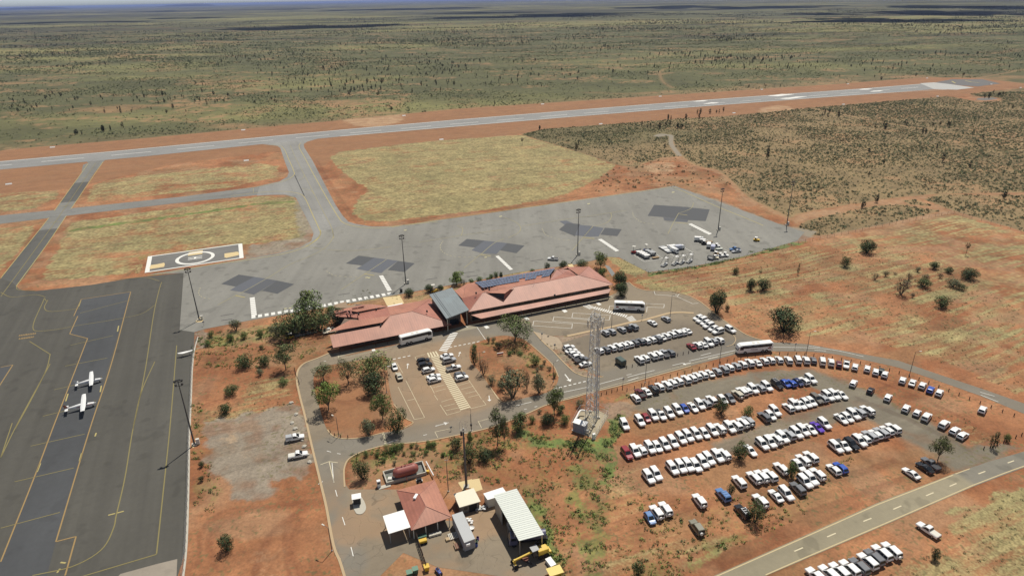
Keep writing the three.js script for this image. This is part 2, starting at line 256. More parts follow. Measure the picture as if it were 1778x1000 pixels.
{ // wheel marks on the bare earth
  const r = rng(5), arcs = [[[340, 600], [400, 590], [470, 600], [520, 590]], [[345, 650], [400, 600], [470, 605]], [[345, 620], [420, 605], [560, 590]], [[350, 730], [400, 705], [450, 680], [440, 670]], [[345, 740], [360, 700], [420, 690], [470, 690]], [[350, 690], [360, 660], [370, 640]],
    [[340, 980], [345, 920], [380, 890], [450, 880], [540, 870]], [[370, 990], [365, 930], [420, 890], [520, 880]], [[500, 1000], [490, 930], [510, 890], [560, 870]], [[520, 1000], [505, 940], [520, 900]], [[440, 1000], [470, 930], [530, 880]],
    [[1080, 800], [1120, 775], [1200, 745], [1300, 735]], [[1090, 850], [1150, 820], [1260, 790], [1330, 770]], [[1150, 900], [1250, 870], [1350, 850], [1460, 830], [1560, 800]], [[1200, 960], [1330, 910], [1450, 870], [1560, 830], [1640, 800]], [[1220, 980], [1340, 925], [1480, 865], [1600, 815]], [[1250, 985], [1380, 925], [1500, 870]], [[1320, 1000], [1450, 945], [1560, 895], [1640, 855]], [[1480, 690], [1580, 730], [1680, 780]], [[1520, 660], [1620, 700], [1700, 740]],
    [[560, 690], [600, 700], [650, 690]], [[590, 850], [640, 880], [690, 940]], [[1180, 480], [1300, 490], [1400, 540], [1500, 580]], [[1280, 500], [1330, 515], [1400, 510]], [[1470, 445], [1520, 455], [1580, 450]], [[1430, 540], [1520, 560], [1660, 570]], [[545, 280], [570, 320], [610, 380]], [[553, 280], [580, 330], [625, 385]], [[680, 388], [860, 364], [1040, 336]], [[175, 338], [300, 322], [420, 312]], [[190, 316], [300, 298], [460, 276]], [[0, 360], [60, 352], [110, 338]], [[1060, 318], [1110, 322], [1170, 318]]];
  for (const a of arcs) for (let k = 0; k < 3; k++) { const jx = (r() - 0.5) * 12, jy = (r() - 0.5) * 8; trk(5, 0.35 + r() * 0.35, 0.5 + r() * 0.5, a.map(([x, y]) => [x + jx, y + jy])); const g = 3.2; trk(5, 0.3 + r() * 0.3, 0.5, a.map(([x, y]) => [x + jx + g, y + jy + g])); }
}
for (const [x, y, w] of [[395, 765, 26], [412, 738, 9], [432, 782, 9], [447, 742, 5], [480, 1000, 30], [493, 838, 10], [470, 975, 22], [1150, 292, 40], [640, 186, 130], [1350, 195, 46], [1370, 252, 40], [420, 250, 9], [1500, 275, 60], [215, 92, 30], [360, 190, 90]]) reg(6, 0.8, Array.from({ length: 9 }, (_, i) => [x + Math.cos(i * 0.7) * w * (0.4 + 0.2 * ((i * 7) % 3)), y + Math.sin(i * 0.7) * w * 0.28]));

function maskFor(rect, W, Hh) {
  const out = [];
  for (let m = 0; m < 8; m++) {
    const cv = document.createElement('canvas'); cv.width = W; cv.height = Hh; const c = cv.getContext('2d');
    c.fillStyle = '#000'; c.fillRect(0, 0, W, Hh); c.globalCompositeOperation = 'lighten'; c.lineCap = 'round'; c.lineJoin = 'round';
    const sx = W / (rect[1] - rect[0]), sz = Hh / (rect[3] - rect[2]);
    const path = (p) => { c.beginPath(); p.forEach((q, i) => c[i ? 'lineTo' : 'moveTo']((q.x - rect[0]) * sx, (q.z - rect[2]) * sz)); };
    for (const r of REG) if (r.m === m) {
      const v = Math.round(r.v * 255); c.fillStyle = c.strokeStyle = `rgb(${v},${v},${v})`; path(r.pts);
      if (r.w) { c.lineWidth = Math.max(1, r.w * sx); c.stroke(); } else { c.closePath(); c.fill(); }
    }
    c.globalCompositeOperation = 'source-over'; if (m === 0 || m === 4 || m === 6) for (const h of HOLES) { c.fillStyle = '#000'; path(h); c.closePath(); c.fill(); }
    const px = c.getImageData(0, 0, W, Hh).data, a = new Float32Array(W * Hh); for (let i = 0; i < a.length; i++) a[i] = px[i * 4] / 255; out.push(a);
  }
  return (m, x, z) => { const i = Math.floor((x - rect[0]) / (rect[1] - rect[0]) * W), j = Math.floor((z - rect[2]) / (rect[3] - rect[2]) * Hh); return i < 0 || j < 0 || i >= W || j >= Hh ? 0 : out[m][j * W + i]; };
}
function soft(mask, m, x, z, e) { return (mask(m, x, z) * 2 + mask(m, x + e, z) + mask(m, x - e, z) + mask(m, x, z + e) + mask(m, x, z - e)) / 6; }
function scrubColour(x, z, texel, o) {
  const d = Math.hypot(x, z), a = fbm(x / 340 + 9, z / 150 + 4, 4), b = fbm(x / 1500 + 31, z / 520 + 7, 3), c = fbm(x / 60, z / 40, 3), s = texel < 6 ? fbm(x / 7, z / 7, 2) : vn(x / texel, z / texel);
  const pale = sstep(0.46, 0.66, b * 0.55 + a * 0.45), dune = sstep(0.66, 0.76, fbm(x / 230 + 70, z / 90 + 50, 3)) * sstep(0.45, 0.62, c) * 0.6;
  let r = lerp(0.092, 0.185, pale), g = lerp(0.092, 0.174, pale), l = lerp(0.037, 0.064, pale);
  r = lerp(r, 0.25, dune); g = lerp(g, 0.145, dune); l = lerp(l, 0.07, dune); if (d < 1500) { const near = 1 - sstep(690, 760, NORTH(x, z)), t = near * lerp(0.35, 0.8, sstep(0.35, 0.6, a)) * (1 - sstep(900, 1400, d)); r = lerp(r, 0.245, t); g = lerp(g, 0.165, t); l = lerp(l, 0.084, t); }
  const k = lerp(0.72, 1.22, c) * lerp(0.72, 1.25, s), w = sstep(0.58, 0.75, fbm(x / 800 + 3, z / 200 + 90, 4)) * sstep(900, 2600, d);
  const spot = texel > 4 ? sstep(0.6, 0.85, vn(x / (texel * 1.3) + 5, z / (texel * 1.3))) * 0.6 : 0, band = sstep(0.5, 0.62, fbm(x / 2600 + 12, z / 420 + 44, 4)) * sstep(2200, 4500, d) * 0.45, dk = (1 - 0.5 * w - spot * 0.6) * (1 - band);
  o[0] = r * k * dk; o[1] = g * k * dk; o[2] = l * k * dk;
}
function airColour(mask, x, z, texel, o) {
  const w1 = (vn(x / 3.1, z / 3.1) - 0.5) * 3.2 + (vn(x / 0.9, z / 0.9) - 0.5) * 1.1, w2 = (vn(x / 3.3 + 50, z / 3.3) - 0.5) * 3.2 + (vn(x / 0.8 + 9, z / 0.8) - 0.5) * 1.1, X = x + w1, Z = z + w2, e = Math.max(texel, 0.8);
  const air = soft(mask, 0, x + w1 * 0.5, z + w2 * 0.5, e), big = fbm(x / 24, z / 24, 4), mid = fbm(x / 5, z / 5, 3), fine = vn(x / (texel * 1.6), z / (texel * 1.6)), u = ALONG(x, z), v = NORTH(x, z);
  scrubColour(x, z, texel, o);
  if (air < 1) { // hummocks beyond the fence: bare orange between bushes
    const bare = sstep(0.56, 0.70, fbm(x / 48 + 11, z / 30 + 2, 3)) * 0.6 * sstep(0.42, 0.6, mid), p6 = soft(mask, 6, x + w1 * 6, z + w2 * 6, 6) * sstep(0.44, 0.6, fbm(x / 22, z / 16, 3)), ore = Math.max(bare, p6 * sstep(0.3, 0.6, mid)), g4 = soft(mask, 4, x, z, e), g3 = soft(mask, 3, x, z, e);
    const t = Math.max(ore, g4); o[0] = lerp(o[0], 0.33, t); o[1] = lerp(o[1], 0.19, t); o[2] = lerp(o[2], 0.095, t);
    o[0] = lerp(o[0], 0.25, g3); o[1] = lerp(o[1], 0.22, g3); o[2] = lerp(o[2], 0.17, g3);
  }
  if (air <= 0) return;
  const bg = sstep(0.3, 0.7, big); let r = lerp(0.245, 0.345, bg), g = lerp(0.098, 0.160, bg), b = lerp(0.041, 0.074, bg);
  const pale = sstep(0.5, 0.7, fbm(x / 13 + 5, z / 11, 3)) * 0.5; r = lerp(r, 0.33, pale); g = lerp(g, 0.205, pale); b = lerp(b, 0.115, pale); const olive = sstep(0.54, 0.70, fbm(x / 19 + 45, z / 15 + 8, 4)) * 0.28; r = lerp(r, 0.20, olive); g = lerp(g, 0.155, olive); b = lerp(b, 0.075, olive);
  let k = lerp(0.72, 1.26, mid) * lerp(0.82, 1.18, fine) * lerp(0.9, 1.1, vn(x / 0.8 + 7, z / 0.8)); const rut = Math.abs(fbm(u / 26 + 3 * big, v / 2.4 + 8, 2) - 0.5); k *= 1 - 0.2 * (1 - sstep(0.0, 0.05, rut)) * sstep(0.45, 0.6, fbm(x / 30 + 2, z / 30 + 9, 3));
  const or = soft(mask, 4, x + w1 * 0.3, z + w2 * 0.3, e);
  if (or > 0) { const st = 0.9 + 0.2 * fbm(u / 60, v / 2.2, 3); r = lerp(r, 0.255 * st, or * 0.85); g = lerp(g, 0.130 * st, or * 0.85); b = lerp(b, 0.062 * st, or * 0.85); k = lerp(k, 1, or * 0.55); }
  const gr = soft(mask, 1, X, Z, e);
  if (gr > 0) {
    const bend = 6 * vn(x / 40 + 3, z / 40), mow = 0.84 * fbm((u + bend) / 18, (v + bend) / 1.6, 3) + 0.16 * (0.5 + 0.5 * Math.sin((v + bend + 5 * big) * 1.9)), mow2 = fbm(u / 3 + 9, v / 20, 2), cov = sstep(0, 0.5, gr) * sstep(0.36, 0.60, 0.40 * mow + 0.40 * fbm(x / 14 + 3, z / 11, 5) + 0.10 * mow2 + 0.10 * fine + (gr - 0.62) * 0.40);
    const dry = fbm(x / 30 + 1, z / 22, 3), gg = lerp(0.78, 1.22, fine) * lerp(0.78, 1.2, mow);
    r = lerp(r, lerp(0.21, 0.325, dry) * gg, cov * 0.92); g = lerp(g, lerp(0.19, 0.265, dry) * gg, cov * 0.92); b = lerp(b, lerp(0.085, 0.122, dry) * gg, cov * 0.92);
  }
  const gv = soft(mask, 3, X, Z, e);
  if (gv > 0) { const c = gv * lerp(0.6, 1, sstep(0.25, 0.6, mid)), s = lerp(0.86, 1.12, fbm(u / 12, v / 3, 3)); r = lerp(r, 0.235 * s, c); g = lerp(g, 0.205 * s, c); b = lerp(b, 0.158 * s, c); }
  const bt = soft(mask, 7, x + w1 * 0.7, z + w2 * 0.7, e * 1.5); if (bt > 0) { const c = bt * lerp(0.75, 1, sstep(0.2, 0.5, mid)), s = lerp(0.8, 1.2, fbm(u / 14, v / 2.5, 3)) * lerp(0.85, 1.1, fbm(x / 12 + 9, z / 12, 3)); r = lerp(r, 0.182 * s, c); g = lerp(g, 0.158 * s, c); b = lerp(b, 0.116 * s, c); k = lerp(k, 1, c * 0.6); }
  const p6 = soft(mask, 6, x + w1 * 2, z + w2 * 2, 2) * lerp(0.55, 1, sstep(0.35, 0.6, fbm(x / 6, z / 5, 3))); if (p6 > 0) { r = lerp(r, 0.44, p6 * 0.85); g = lerp(g, 0.30, p6 * 0.85); b = lerp(b, 0.175, p6 * 0.85); }
  const tr = soft(mask, 5, x + w1 * 0.15, z + w2 * 0.15, e * 0.5) * lerp(0.3, 1, mid); if (tr > 0) { r *= 1 - 0.5 * tr; g *= 1 - 0.62 * tr; b *= 1 - 0.62 * tr; }
  const we = soft(mask, 2, X, Z, e); if (we > 0) { const c = sstep(0.42, 0.60, 0.45 * fbm(x / 2.4, z / 2.4, 3) + 0.22 * fine + we * 0.30) * Math.min(1, we * 1.15); r = lerp(r, lerp(0.105, 0.16, fine), c); g = lerp(g, lerp(0.135, 0.195, mid), c); b = lerp(b, 0.048, c); }
  const sp = sstep(0.70, 0.86, vn(x / 0.6 + 31, z / 0.6)) * sstep(0.40, 0.58, fbm(x / 11 + 70, z / 11, 3)) * (1 - or) * 0.65; r = lerp(r, 0.13, sp); g = lerp(g, 0.12, sp); b = lerp(b, 0.05, sp);
  o[0] = lerp(o[0], r * k, air); o[1] = lerp(o[1], g * k, air); o[2] = lerp(o[2], b * k, air);
}
{
  // two low hills on the far horizon
  for (const [x, w, hh] of [[325, 36, 130], [45, 45, 110]]) { const d = ray(x, 8), t = 46000 / Math.hypot(d.x, d.z), c = new THREE.Vector3(d.x * t, 0, d.z * t), r = w * 46, g = loftX([[-r, 20, -5, 12, 3], [-r * 0.6, 700, -5, hh * 0.62, 60], [-r * 0.1, 900, -5, hh * 0.95, 80], [r * 0.35, 900, -5, hh, 80], [r * 0.7, 700, -5, hh * 0.7, 60], [r, 20, -5, 14, 3]]); const m = struct(mesh('hills', g, std(0.12, 0.09, 0.06, 1))); m.position.copy(c); m.rotation.y = -Math.atan2(d.x, -d.z); }
  const zones = [[-180, 200, -300, -90, 2048, 1132], [-520, 620, -720, -60, 2048, 1186], [-2600, 2600, -3800, 200, 2048, 1575], [-9000, 9000, -10500, 1500, 2048, 1365], [-24000, 24000, -28000, 4000, 2048, 1365], [-60000, 60000, -70000, 15000, 2048, 1450]];
  const mA = maskFor(zones[0], 2048, 1132), mB = maskFor(zones[1], 2048, 1186), mC = maskFor(zones[2], 2048, 1575);
  const mats = zones.map(([x0, x1, z0, z1, W, Hh], n) => {
    const texel = (x1 - x0) / W, mk = [mA, mB, mC][n];
    const map = rectTexture(x0, x1, z0, z1, W, Hh, mk ? (x, z, o) => airColour(mk, x, z, texel, o) : (x, z, o) => scrubColour(x, z, texel, o));
    return new THREE.MeshStandardMaterial({ map, roughness: 1 });
  });
  const lines = (k) => { // grid lines finer near the camera, passing through every zone's edges
    const s = new Set(); const step = [38, 60, 40, 250, 900, 3000];
    zones.forEach((zn, i) => { const a = zn[k], b = zn[k + 1], n = Math.ceil((b - a) / step[i]); for (let q = 0; q <= n; q++) { const v = a + (b - a) * q / n; if (i === 0 || i === 2 || v <= zones[i - 1][k] || v >= zones[i - 1][k + 1] || q === 0 || q === n) s.add(Math.round(v * 100) / 100); } });
    return [...s].sort((p, q) => p - q);
  };
  const xs = lines(0), zs = lines(2), nx = xs.length, nz = zs.length, pos = [], cells = zones.map(() => []);
  for (const z of zs) for (const x of xs) pos.push(x, height(x, z), z);
  for (let j = 0; j + 1 < nz; j++) for (let i = 0; i + 1 < nx; i++) {
    const cx = (xs[i] + xs[i + 1]) / 2, cz = (zs[j] + zs[j + 1]) / 2, n = zones.findIndex((q) => cx > q[0] && cx < q[1] && cz > q[2] && cz < q[3]);
    if (n >= 0) cells[n].push([i, j]);
  }
  const V = [], U = [], N = [], geo = new THREE.BufferGeometry();
  const nrm = (x, z) => { const e = 20; return new THREE.Vector3(height(x - e, z) - height(x + e, z), 2 * e, height(x, z - e) - height(x, z + e)).normalize(); };
  const nc = new Map(), normalAt = (i, j) => { const k = j * nx + i; if (!nc.has(k)) nc.set(k, nrm(xs[i], zs[j])); return nc.get(k); };
  cells.forEach((list, n) => {
    const q = zones[n], start = V.length / 3;
    for (const [i, j] of list) for (const [a, b] of [[i, j], [i, j + 1], [i + 1, j], [i + 1, j], [i, j + 1], [i + 1, j + 1]]) {
      const k = (b * nx + a) * 3, m = normalAt(a, b); V.push(pos[k], pos[k + 1], pos[k + 2]); N.push(m.x, m.y, m.z); U.push((pos[k] - q[0]) / (q[1] - q[0]), (pos[k + 2] - q[2]) / (q[3] - q[2]));
    }
    geo.addGroup(start, V.length / 3 - start, n);
  });
  geo.setAttribute('position', new THREE.Float32BufferAttribute(V, 3)); geo.setAttribute('normal', new THREE.Float32BufferAttribute(N, 3)); geo.setAttribute('uv', new THREE.Float32BufferAttribute(U, 2));
  struct(mesh('ground', geo, mats), 'red earth, dry grass and scrub plain reaching to the horizon');
}

// ---------- runway, taxiways, aprons, roads ----------
const LV = { twy: 0.03, apron: 0.05, runway: 0.07, patch: 0.075, mark: 0.09, mark2: 0.1, road: 0.03, roadMark: 0.05 };
function asphalt(base, o = {}) { // colour of a rolled, stained pavement; streak direction in degrees from the runway's line
  const a = (o.dir ?? 90) * Math.PI / 180, ca = Math.cos(a), sa = Math.sin(a);
  return (x, z, out) => {
    const u0 = ALONG(x, z), v0 = NORTH(x, z), u = ca * u0 + sa * v0, v = -sa * u0 + ca * v0;
    const lane = fbm(u / 90, v / (o.lane ?? 2.6), 3), big = fbm(x / 26 + 3, z / 26, 4), fine = vn(x / 0.45, z / 0.45) * 0.5 + vn(x / 1.3, z / 1.3) * 0.5;
    let k = (1 + (lane - 0.5) * (o.streak ?? 0.3)) * (1 + (big - 0.5) * (o.blotch ?? 0.35)) * (1 + (fine - 0.5) * 0.14);
    const dirt = (o.dirt ?? 0) * sstep(0.42, 0.68, fbm(x / 15 + 30, z / 15, 4)), stain = sstep(0.66, 0.8, fbm(x / 4 + 60, z / 4, 3)) * (o.stain ?? 0.12);
    k *= 1 - stain;
    out[0] = lerp(base[0] * k, 0.30 * k, dirt); out[1] = lerp(base[1] * k, 0.185 * k, dirt); out[2] = lerp(base[2] * k, 0.105 * k, dirt);
    if (o.extra) o.extra(x, z, out);
  };
}
const runwayPts = PL([[-260, 303], [-60, 285.5], [0, 279.8], [200, 262], [400, 243], [600, 224.4], [800, 207], [1000, 190.8], [1190, 175.8], [1400, 160.5], [1500, 153.5], [1601, 145.5], [1661, 155.2], [1623, 154.9], [1518, 163], [1348, 175.3], [1190, 187.2], [1000, 202.5], [800, 219.3], [590, 237.2], [462, 249.5], [251, 271.5], [0, 294.5], [-60, 300], [-260, 318]]);
{
  const mat = tex(runwayPts, 2048, 512, asphalt([0.235, 0.232, 0.222], { dir: 0, lane: 3, streak: 0.22, blotch: 0.25 }));
  surface('runway', runwayPts, LV.runway, mat);
  const endPts = PL([[1598, 144.6], [1623, 143], [1650, 146], [1693, 152.3], [1663, 155.8], [1623, 154.9]]);
  surface('runway_threshold', endPts, LV.runway + 0.02, std(0.40, 0.395, 0.37, 0.9));
  surface('turning_pad', PL([[1625, 143], [1654, 137.7], [1708, 137.7], [1738, 145], [1700, 150], [1672, 148.5]]), LV.apron, std(0.13, 0.125, 0.12, 0.9));
  surface('turning_pad', PL([[1700, 170], [1725, 169], [1735, 172], [1712, 174.5], [1696, 173]]), LV.apron, std(0.15, 0.135, 0.12, 0.9));
}
const mainTaxi = PL([[455, 250.5], [470, 252], [481, 253.5], [486, 257], [494, 281], [501, 299], [498, 307], [485, 315], [450, 324.5], [445, 340], [490, 337], [512, 341], [521.5, 359.6], [537.7, 391], [544, 405], [540, 418], [521, 429.5], [560, 440], [700, 400], [639, 392.5], [618, 389], [604.5, 385], [595, 375], [582, 355.5], [562, 317], [542, 278.6], [527.6, 256], [527, 250], [533, 246], [554, 240], [575, 236]]);
const westTaxi = PL([[-200, 396], [0, 374], [115, 362.5], [320, 341], [442, 324.5], [480, 316], [520, 320], [520, 345], [495, 338.5], [450, 338.5], [330, 350], [114, 375], [0, 388.7], [-200, 411]]);
const gaTaxi = PL([[143, 286], [152, 283], [147, 279], [184, 275.5], [178, 281], [163, 300], [122, 363], [114, 375], [80, 425], [44, 477], [27, 497], [20, 530], [-60, 560], [-40, 520], [0, 483.5], [84, 378], [93.6, 366], [140, 301]]);
surface('taxiway', gaTaxi, LV.twy, tex(gaTaxi, 512, 1024, asphalt([0.10, 0.098, 0.088], { dir: 90, lane: 2.5, streak: 0.3, extra: (x, z, o) => { const d = NORTH(x, z), f = d > 540 || (d < 485 && d > 425) ? 1.9 : 1; o[0] *= f; o[1] *= f; o[2] *= f; } })));
surface('taxiway', westTaxi, LV.twy + 0.008, tex(westTaxi, 1024, 512, asphalt([0.185, 0.183, 0.168], { dir: 0, streak: 0.3 })));
surface('taxiway', mainTaxi, LV.twy + 0.016, tex(mainTaxi, 1024, 1024, asphalt([0.235, 0.23, 0.212], { dir: 90, streak: 0.22 })));
const apronPts = PL([[318, 474], [256, 477], [424, 450], [480, 440], [521, 429.5], [545, 415], [560, 402], [604, 387], [640, 393.5], [680, 393], [801, 377], [882, 365.5], [963, 353], [1040, 342], [1110, 332], [1171, 322.5], [1254, 352], [1351, 388], [1398, 403], [1385, 418], [1330, 434], [1292, 445], [1202, 463], [1126, 473], [1075, 447], [1056, 446], [1040, 450], [1000, 459], [940, 467], [900, 473], [830, 487], [760, 499], [720, 506], [680, 513.5], [560, 535], [435, 556], [354, 571.5], [337, 577], [311, 573]]);
surface('apron', apronPts, LV.apron, tex(apronPts, 2048, 1024, asphalt([0.212, 0.205, 0.180], { dir: 68, lane: 3.2, streak: 0.26, blotch: 0.3, stain: 0.2 })));
const gaApron = PL([[318, 474], [234, 482], [156, 495], [60, 505.5], [42, 505], [32, 502], [27, 497], [20, 490], [0, 484], [-150, 640], [-260, 900], [-200, 1250], [290, 1250], [300, 1060], [308, 1000], [320, 960], [325, 860], [326, 760], [331, 680], [337, 577], [311, 573]]);
surface('apron', gaApron, LV.apron + 0.01, tex(gaApron, 2048, 2048, asphalt([0.078, 0.074, 0.062], { dir: 90, lane: 1.9, streak: 0.34, blotch: 0.3, stain: 0.16 })));
surface('apron_strip', PL([[150, 1060], [208, 997], [270, 980], [307, 971], [303, 1060]]), LV.patch, tex(PL([[150, 1060], [208, 997], [307, 971], [303, 1060]]), 128, 128, asphalt([0.26, 0.225, 0.18], {})));
// newer, darker bitumen
const seal = tex(PL([[140, 520], [226, 507], [80, 1000], [-30, 1040]]), 512, 1024, asphalt([0.064, 0.067, 0.070], { dir: 90, streak: 0.2, blotch: 0.4 }));
const sealPts = PL([[140, 520.3], [226, 507.3], [156, 740], [96, 941], [80, 1000], [65, 1060], [-60, 1060], [0, 976], [92, 740], [151, 588], [120, 580], [134, 549], [127, 549]]);
surface('bitumen_patch', sealPts, LV.patch, seal, [], bounds(PL([[140, 520], [226, 507], [80, 1000], [-30, 1040]])));
surface('bitumen_patch', PL([[-60, 636], [0, 638], [21, 633], [0, 668], [-80, 700]]), LV.patch, std(0.066, 0.068, 0.07, 0.9));
{ // four-part dark stands on the grey apron
  const A = std(0.078, 0.081, 0.085, 0.9), B = std(0.105, 0.112, 0.128, 0.9), C = std(0.092, 0.096, 0.105, 0.9);
  const pad = (list) => { const g = struct(add(new THREE.Group(), 'stand_pad')); list.forEach(([pts, m], i) => { const q = PL(pts); mesh('bitumen_panel', polyGeo(q, LV.patch + 0.004 * i), m, g); }); };
  const t = (ox, oy) => (l) => l.map(([x, y]) => [ox + x / 4.939, oy + y / 4.939]);
  let f = t(360, 400);
  pad([[f([[115, 460], [265, 380], [400, 400], [240, 483]]), A], [f([[190, 515], [240, 483], [400, 400], [510, 417], [300, 530]]), B], [f([[300, 530], [510, 417], [598, 432], [455, 518], [395, 552]]), C], [f([[465, 517], [598, 432], [742, 462], [597, 545]]), A]]);
  pad([[f([[1185, 285], [1295, 218], [1430, 235], [1325, 302]]), A], [f([[1275, 330], [1325, 302], [1430, 235], [1535, 248], [1385, 352]]), B], [f([[1385, 352], [1535, 248], [1635, 263], [1515, 345], [1490, 368]]), B], [f([[1545, 340], [1635, 263], [1778, 283], [1690, 358]]), A]]);
  f = t(680, 340);
  pad([[f([[570, 428], [645, 370], [795, 385], [715, 445]]), A], [f([[685, 468], [795, 385], [890, 395], [770, 492]]), B], [f([[770, 492], [890, 395], [990, 407], [925, 472], [900, 500]]), B], [f([[930, 468], [990, 407], [1140, 428], [1070, 493]]), A]]);
  f = (l) => l.map(([x, y]) => [1000 + x / 4.445, 300 + y / 4.445]);
  pad([[f([[-128, 374], [-72, 370], [0, 400], [130, 412], [60, 490], [-5, 484], [0, 460]]), B], [f([[-130, 373], [-70, 322], [35, 330], [0, 400], [-5, 425]]).map(([x, y]) => [x, y + 15]), A], [f([[60, 490], [130, 412], [215, 428], [175, 493]]), B], [f([[190, 478], [225, 425], [355, 437], [320, 490]]), A]]);
  pad([[f([[555, 333], [605, 248], [815, 262], [765, 350]]), A], [f([[765, 350], [815, 262], [1035, 284], [1003, 374], [868, 366]]), A], [f([[675, 345], [765, 350], [868, 366], [862, 382], [685, 368]]), C]]);
}
// helipad
{
  const g = struct(add(new THREE.Group(), 'helipad'), 'helicopter pad with a white H in a circle and a thick white border');
  const q = PL([[256, 445.4], [419.8, 422.7], [422.4, 448], [250.3, 474]]);
  mesh('pad_surface', polyGeo(q, LV.patch, [], bounds(q)), tex(q, 512, 256, asphalt([0.155, 0.152, 0.142], { dir: 0, streak: 0.3 })), g);
  const inw = inset(q, 2.2), [a, b, c, d] = q, [e, h, i, j] = inw;
  for (const s of [[a, b, h, e], [b, c, i, h], [c, d, j, i], [d, a, e, j]]) mesh('border_line', polyGeo(s, LV.mark), M.paintWhite, g);
  const m = P(338, 448), ring = [], hole = []; for (let k = 0; k < 48; k++) { const t = k / 48 * Math.PI * 2; ring.push(new THREE.Vector3(m.x + Math.cos(t) * 9, 0, m.z + Math.sin(t) * 9)); hole.push(new THREE.Vector3(m.x + Math.cos(t) * 7.4, 0, m.z + Math.sin(t) * 7.4)); }
  mesh('circle_line', polyGeo(ring, LV.mark2 + 0.01, [hole]), M.paintWhite, g);
  for (const p of [[[272, 459], [284, 456.4], [285.5, 459], [284, 463.5], [260, 467.5], [258.5, 465.5], [261, 460.5]], [[327, 438.5], [351.5, 434.5], [350.5, 441], [325, 444.5]], [[389, 440.5], [411.5, 437.2], [414, 438.5], [414, 443.2], [392, 448], [389, 447]]]) mesh('concrete_pad', polyGeo(PL(p), LV.mark2), M.orangeConcrete, g);
  const u = new THREE.Vector3(0.924, 0, -0.383), v = new THREE.Vector3(0.383, 0, 0.924), at = (s, t) => m.clone().addScaledVector(u, s).addScaledVector(v, t);
  for (const s of [[[-3.2, -1.6], [3.2, -1.6], [3.2, -0.8], [-3.2, -0.8]], [[-3.2, 0.8], [3.2, 0.8], [3.2, 1.6], [-3.2, 1.6]], [[-0.5, -0.8], [0.5, -0.8], [0.5, 0.8], [-0.5, 0.8]]]) mesh('letter_stroke', polyGeo(s.map(([x, y]) => at(x, y)), LV.mark2 + 0.01), M.paintWhite, g);
}
// ---------- painted lines ----------
function lines(name, mat, w, y, list, label) { const g = struct(add(new THREE.Group(), name), label); for (const l of list) { const p = PL(l); mesh('line', ribbonGeo(l.length > 2 ? smooth(p, 5) : p, w * 0.8, y), mat, g); } return g; }
function dashes(name, mat, w, y, dash, gap, list, label) { const g = struct(add(new THREE.Group(), name), label); for (const l of list) { const p = PL(l); for (const d of dashGeo(l.length > 2 ? smooth(p, 5) : p, w, y, dash, gap)) mesh('dash', d, mat, g); } return g; }
const yl = std(0.40, 0.335, 0.13, 0.9), ylFaint = std(0.30, 0.27, 0.15, 0.9), ylGA = std(0.22, 0.185, 0.07, 0.9), ylGA2 = std(0.30, 0.20, 0.08, 0.9);
lines('runway_edge_line', M.paintWhite, 1.1, LV.mark, [[[-60, 286.4], [200, 262.9], [400, 243.9], [600, 225.3], [800, 207.8], [1000, 191.6], [1190, 176.6], [1400, 161.2], [1500, 154.2], [1598, 146]], [[590, 236.4], [800, 218.6], [1000, 201.8], [1190, 186.5], [1348, 174.7], [1518, 162.5], [1655, 154.8]]]);
{
  const g = struct(add(new THREE.Group(), 'runway_centre_line')); const c = PL([[-60, 293], [0, 287.3], [251, 264.5], [500, 240.5], [700, 223], [900, 205.8], [1100, 190], [1300, 175], [1500, 159.5], [1600, 151]]);
  for (const d of dashGeo(c, 0.9, LV.mark, 30, 20)) mesh('dash', d, M.paintWhite, g);
  const b = struct(add(new THREE.Group(), 'runway_aiming_marks'));
  for (const q of [[[1333, 166.5], [1358, 163.2], [1381, 163.6], [1352, 167.2]], [[1354, 171.5], [1382, 167.9], [1404, 167.4], [1372, 171.9]], [[1203, 176.5], [1215, 174.6], [1230, 174.4], [1222, 176]], [[1222, 180.2], [1236, 178], [1249, 178], [1240, 180]], [[1491, 155.8], [1500, 154.2], [1516, 154], [1508, 155.6]], [[1511, 159.3], [1518, 157.5], [1535, 157], [1528, 158.7]]]) mesh('mark', polyGeo(PL(q), LV.mark), M.paintWhite, b);
  const e = struct(add(new THREE.Group(), 'turning_pad_line')); for (const l of [[[1654, 141], [1660, 144.5]], [[1677, 140], [1688, 142.3], [1702, 143.5]]]) mesh('line', ribbonGeo(PL(l), 2, LV.mark), yl, e);
}
const T1 = (l) => l.map(([x, y]) => [400 + x / 4.939, 230 + y / 4.939]), T2 = (l) => l.map(([x, y]) => [360 + x / 4.939, 400 + y / 4.939]), T3 = (l) => l.map(([x, y]) => [680 + x / 4.939, 340 + y / 4.939]), T4 = (l) => l.map(([x, y]) => [1000 + x / 4.445, 300 + y / 4.445]);
lines('taxiway_edge_line', yl, 0.55, LV.mark, [
  T1([[350, 108], [420, 115], [450, 132], [495, 225], [540, 330], [545, 360], [500, 398], [400, 432], [200, 470], [0, 502]]), T1([[600, 90], [585, 115], [632, 210], [700, 340], [800, 520], [870, 640], [930, 735], [960, 770], [1040, 800], [1180, 818], [1300, 818], [1450, 800], [1778, 765]]),
  T1([[0, 545], [200, 520], [400, 505], [540, 515], [610, 535], [640, 570], [700, 700], [755, 820], [770, 860], [745, 915], [650, 980]]), T2([[970, 0], [960, 50], [850, 135], [700, 190], [400, 245], [0, 300]]), [[255, 479], [300, 472], [360, 461]],
  T3([[0, 268], [200, 238], [700, 163], [1200, 95], [1560, 45], [1778, 18]]), T4([[180, 190], [500, 145], [740, 112], [765, 118], [1100, 265], [1300, 345], [1450, 408]])], 'yellow taxiway and apron edge lines');
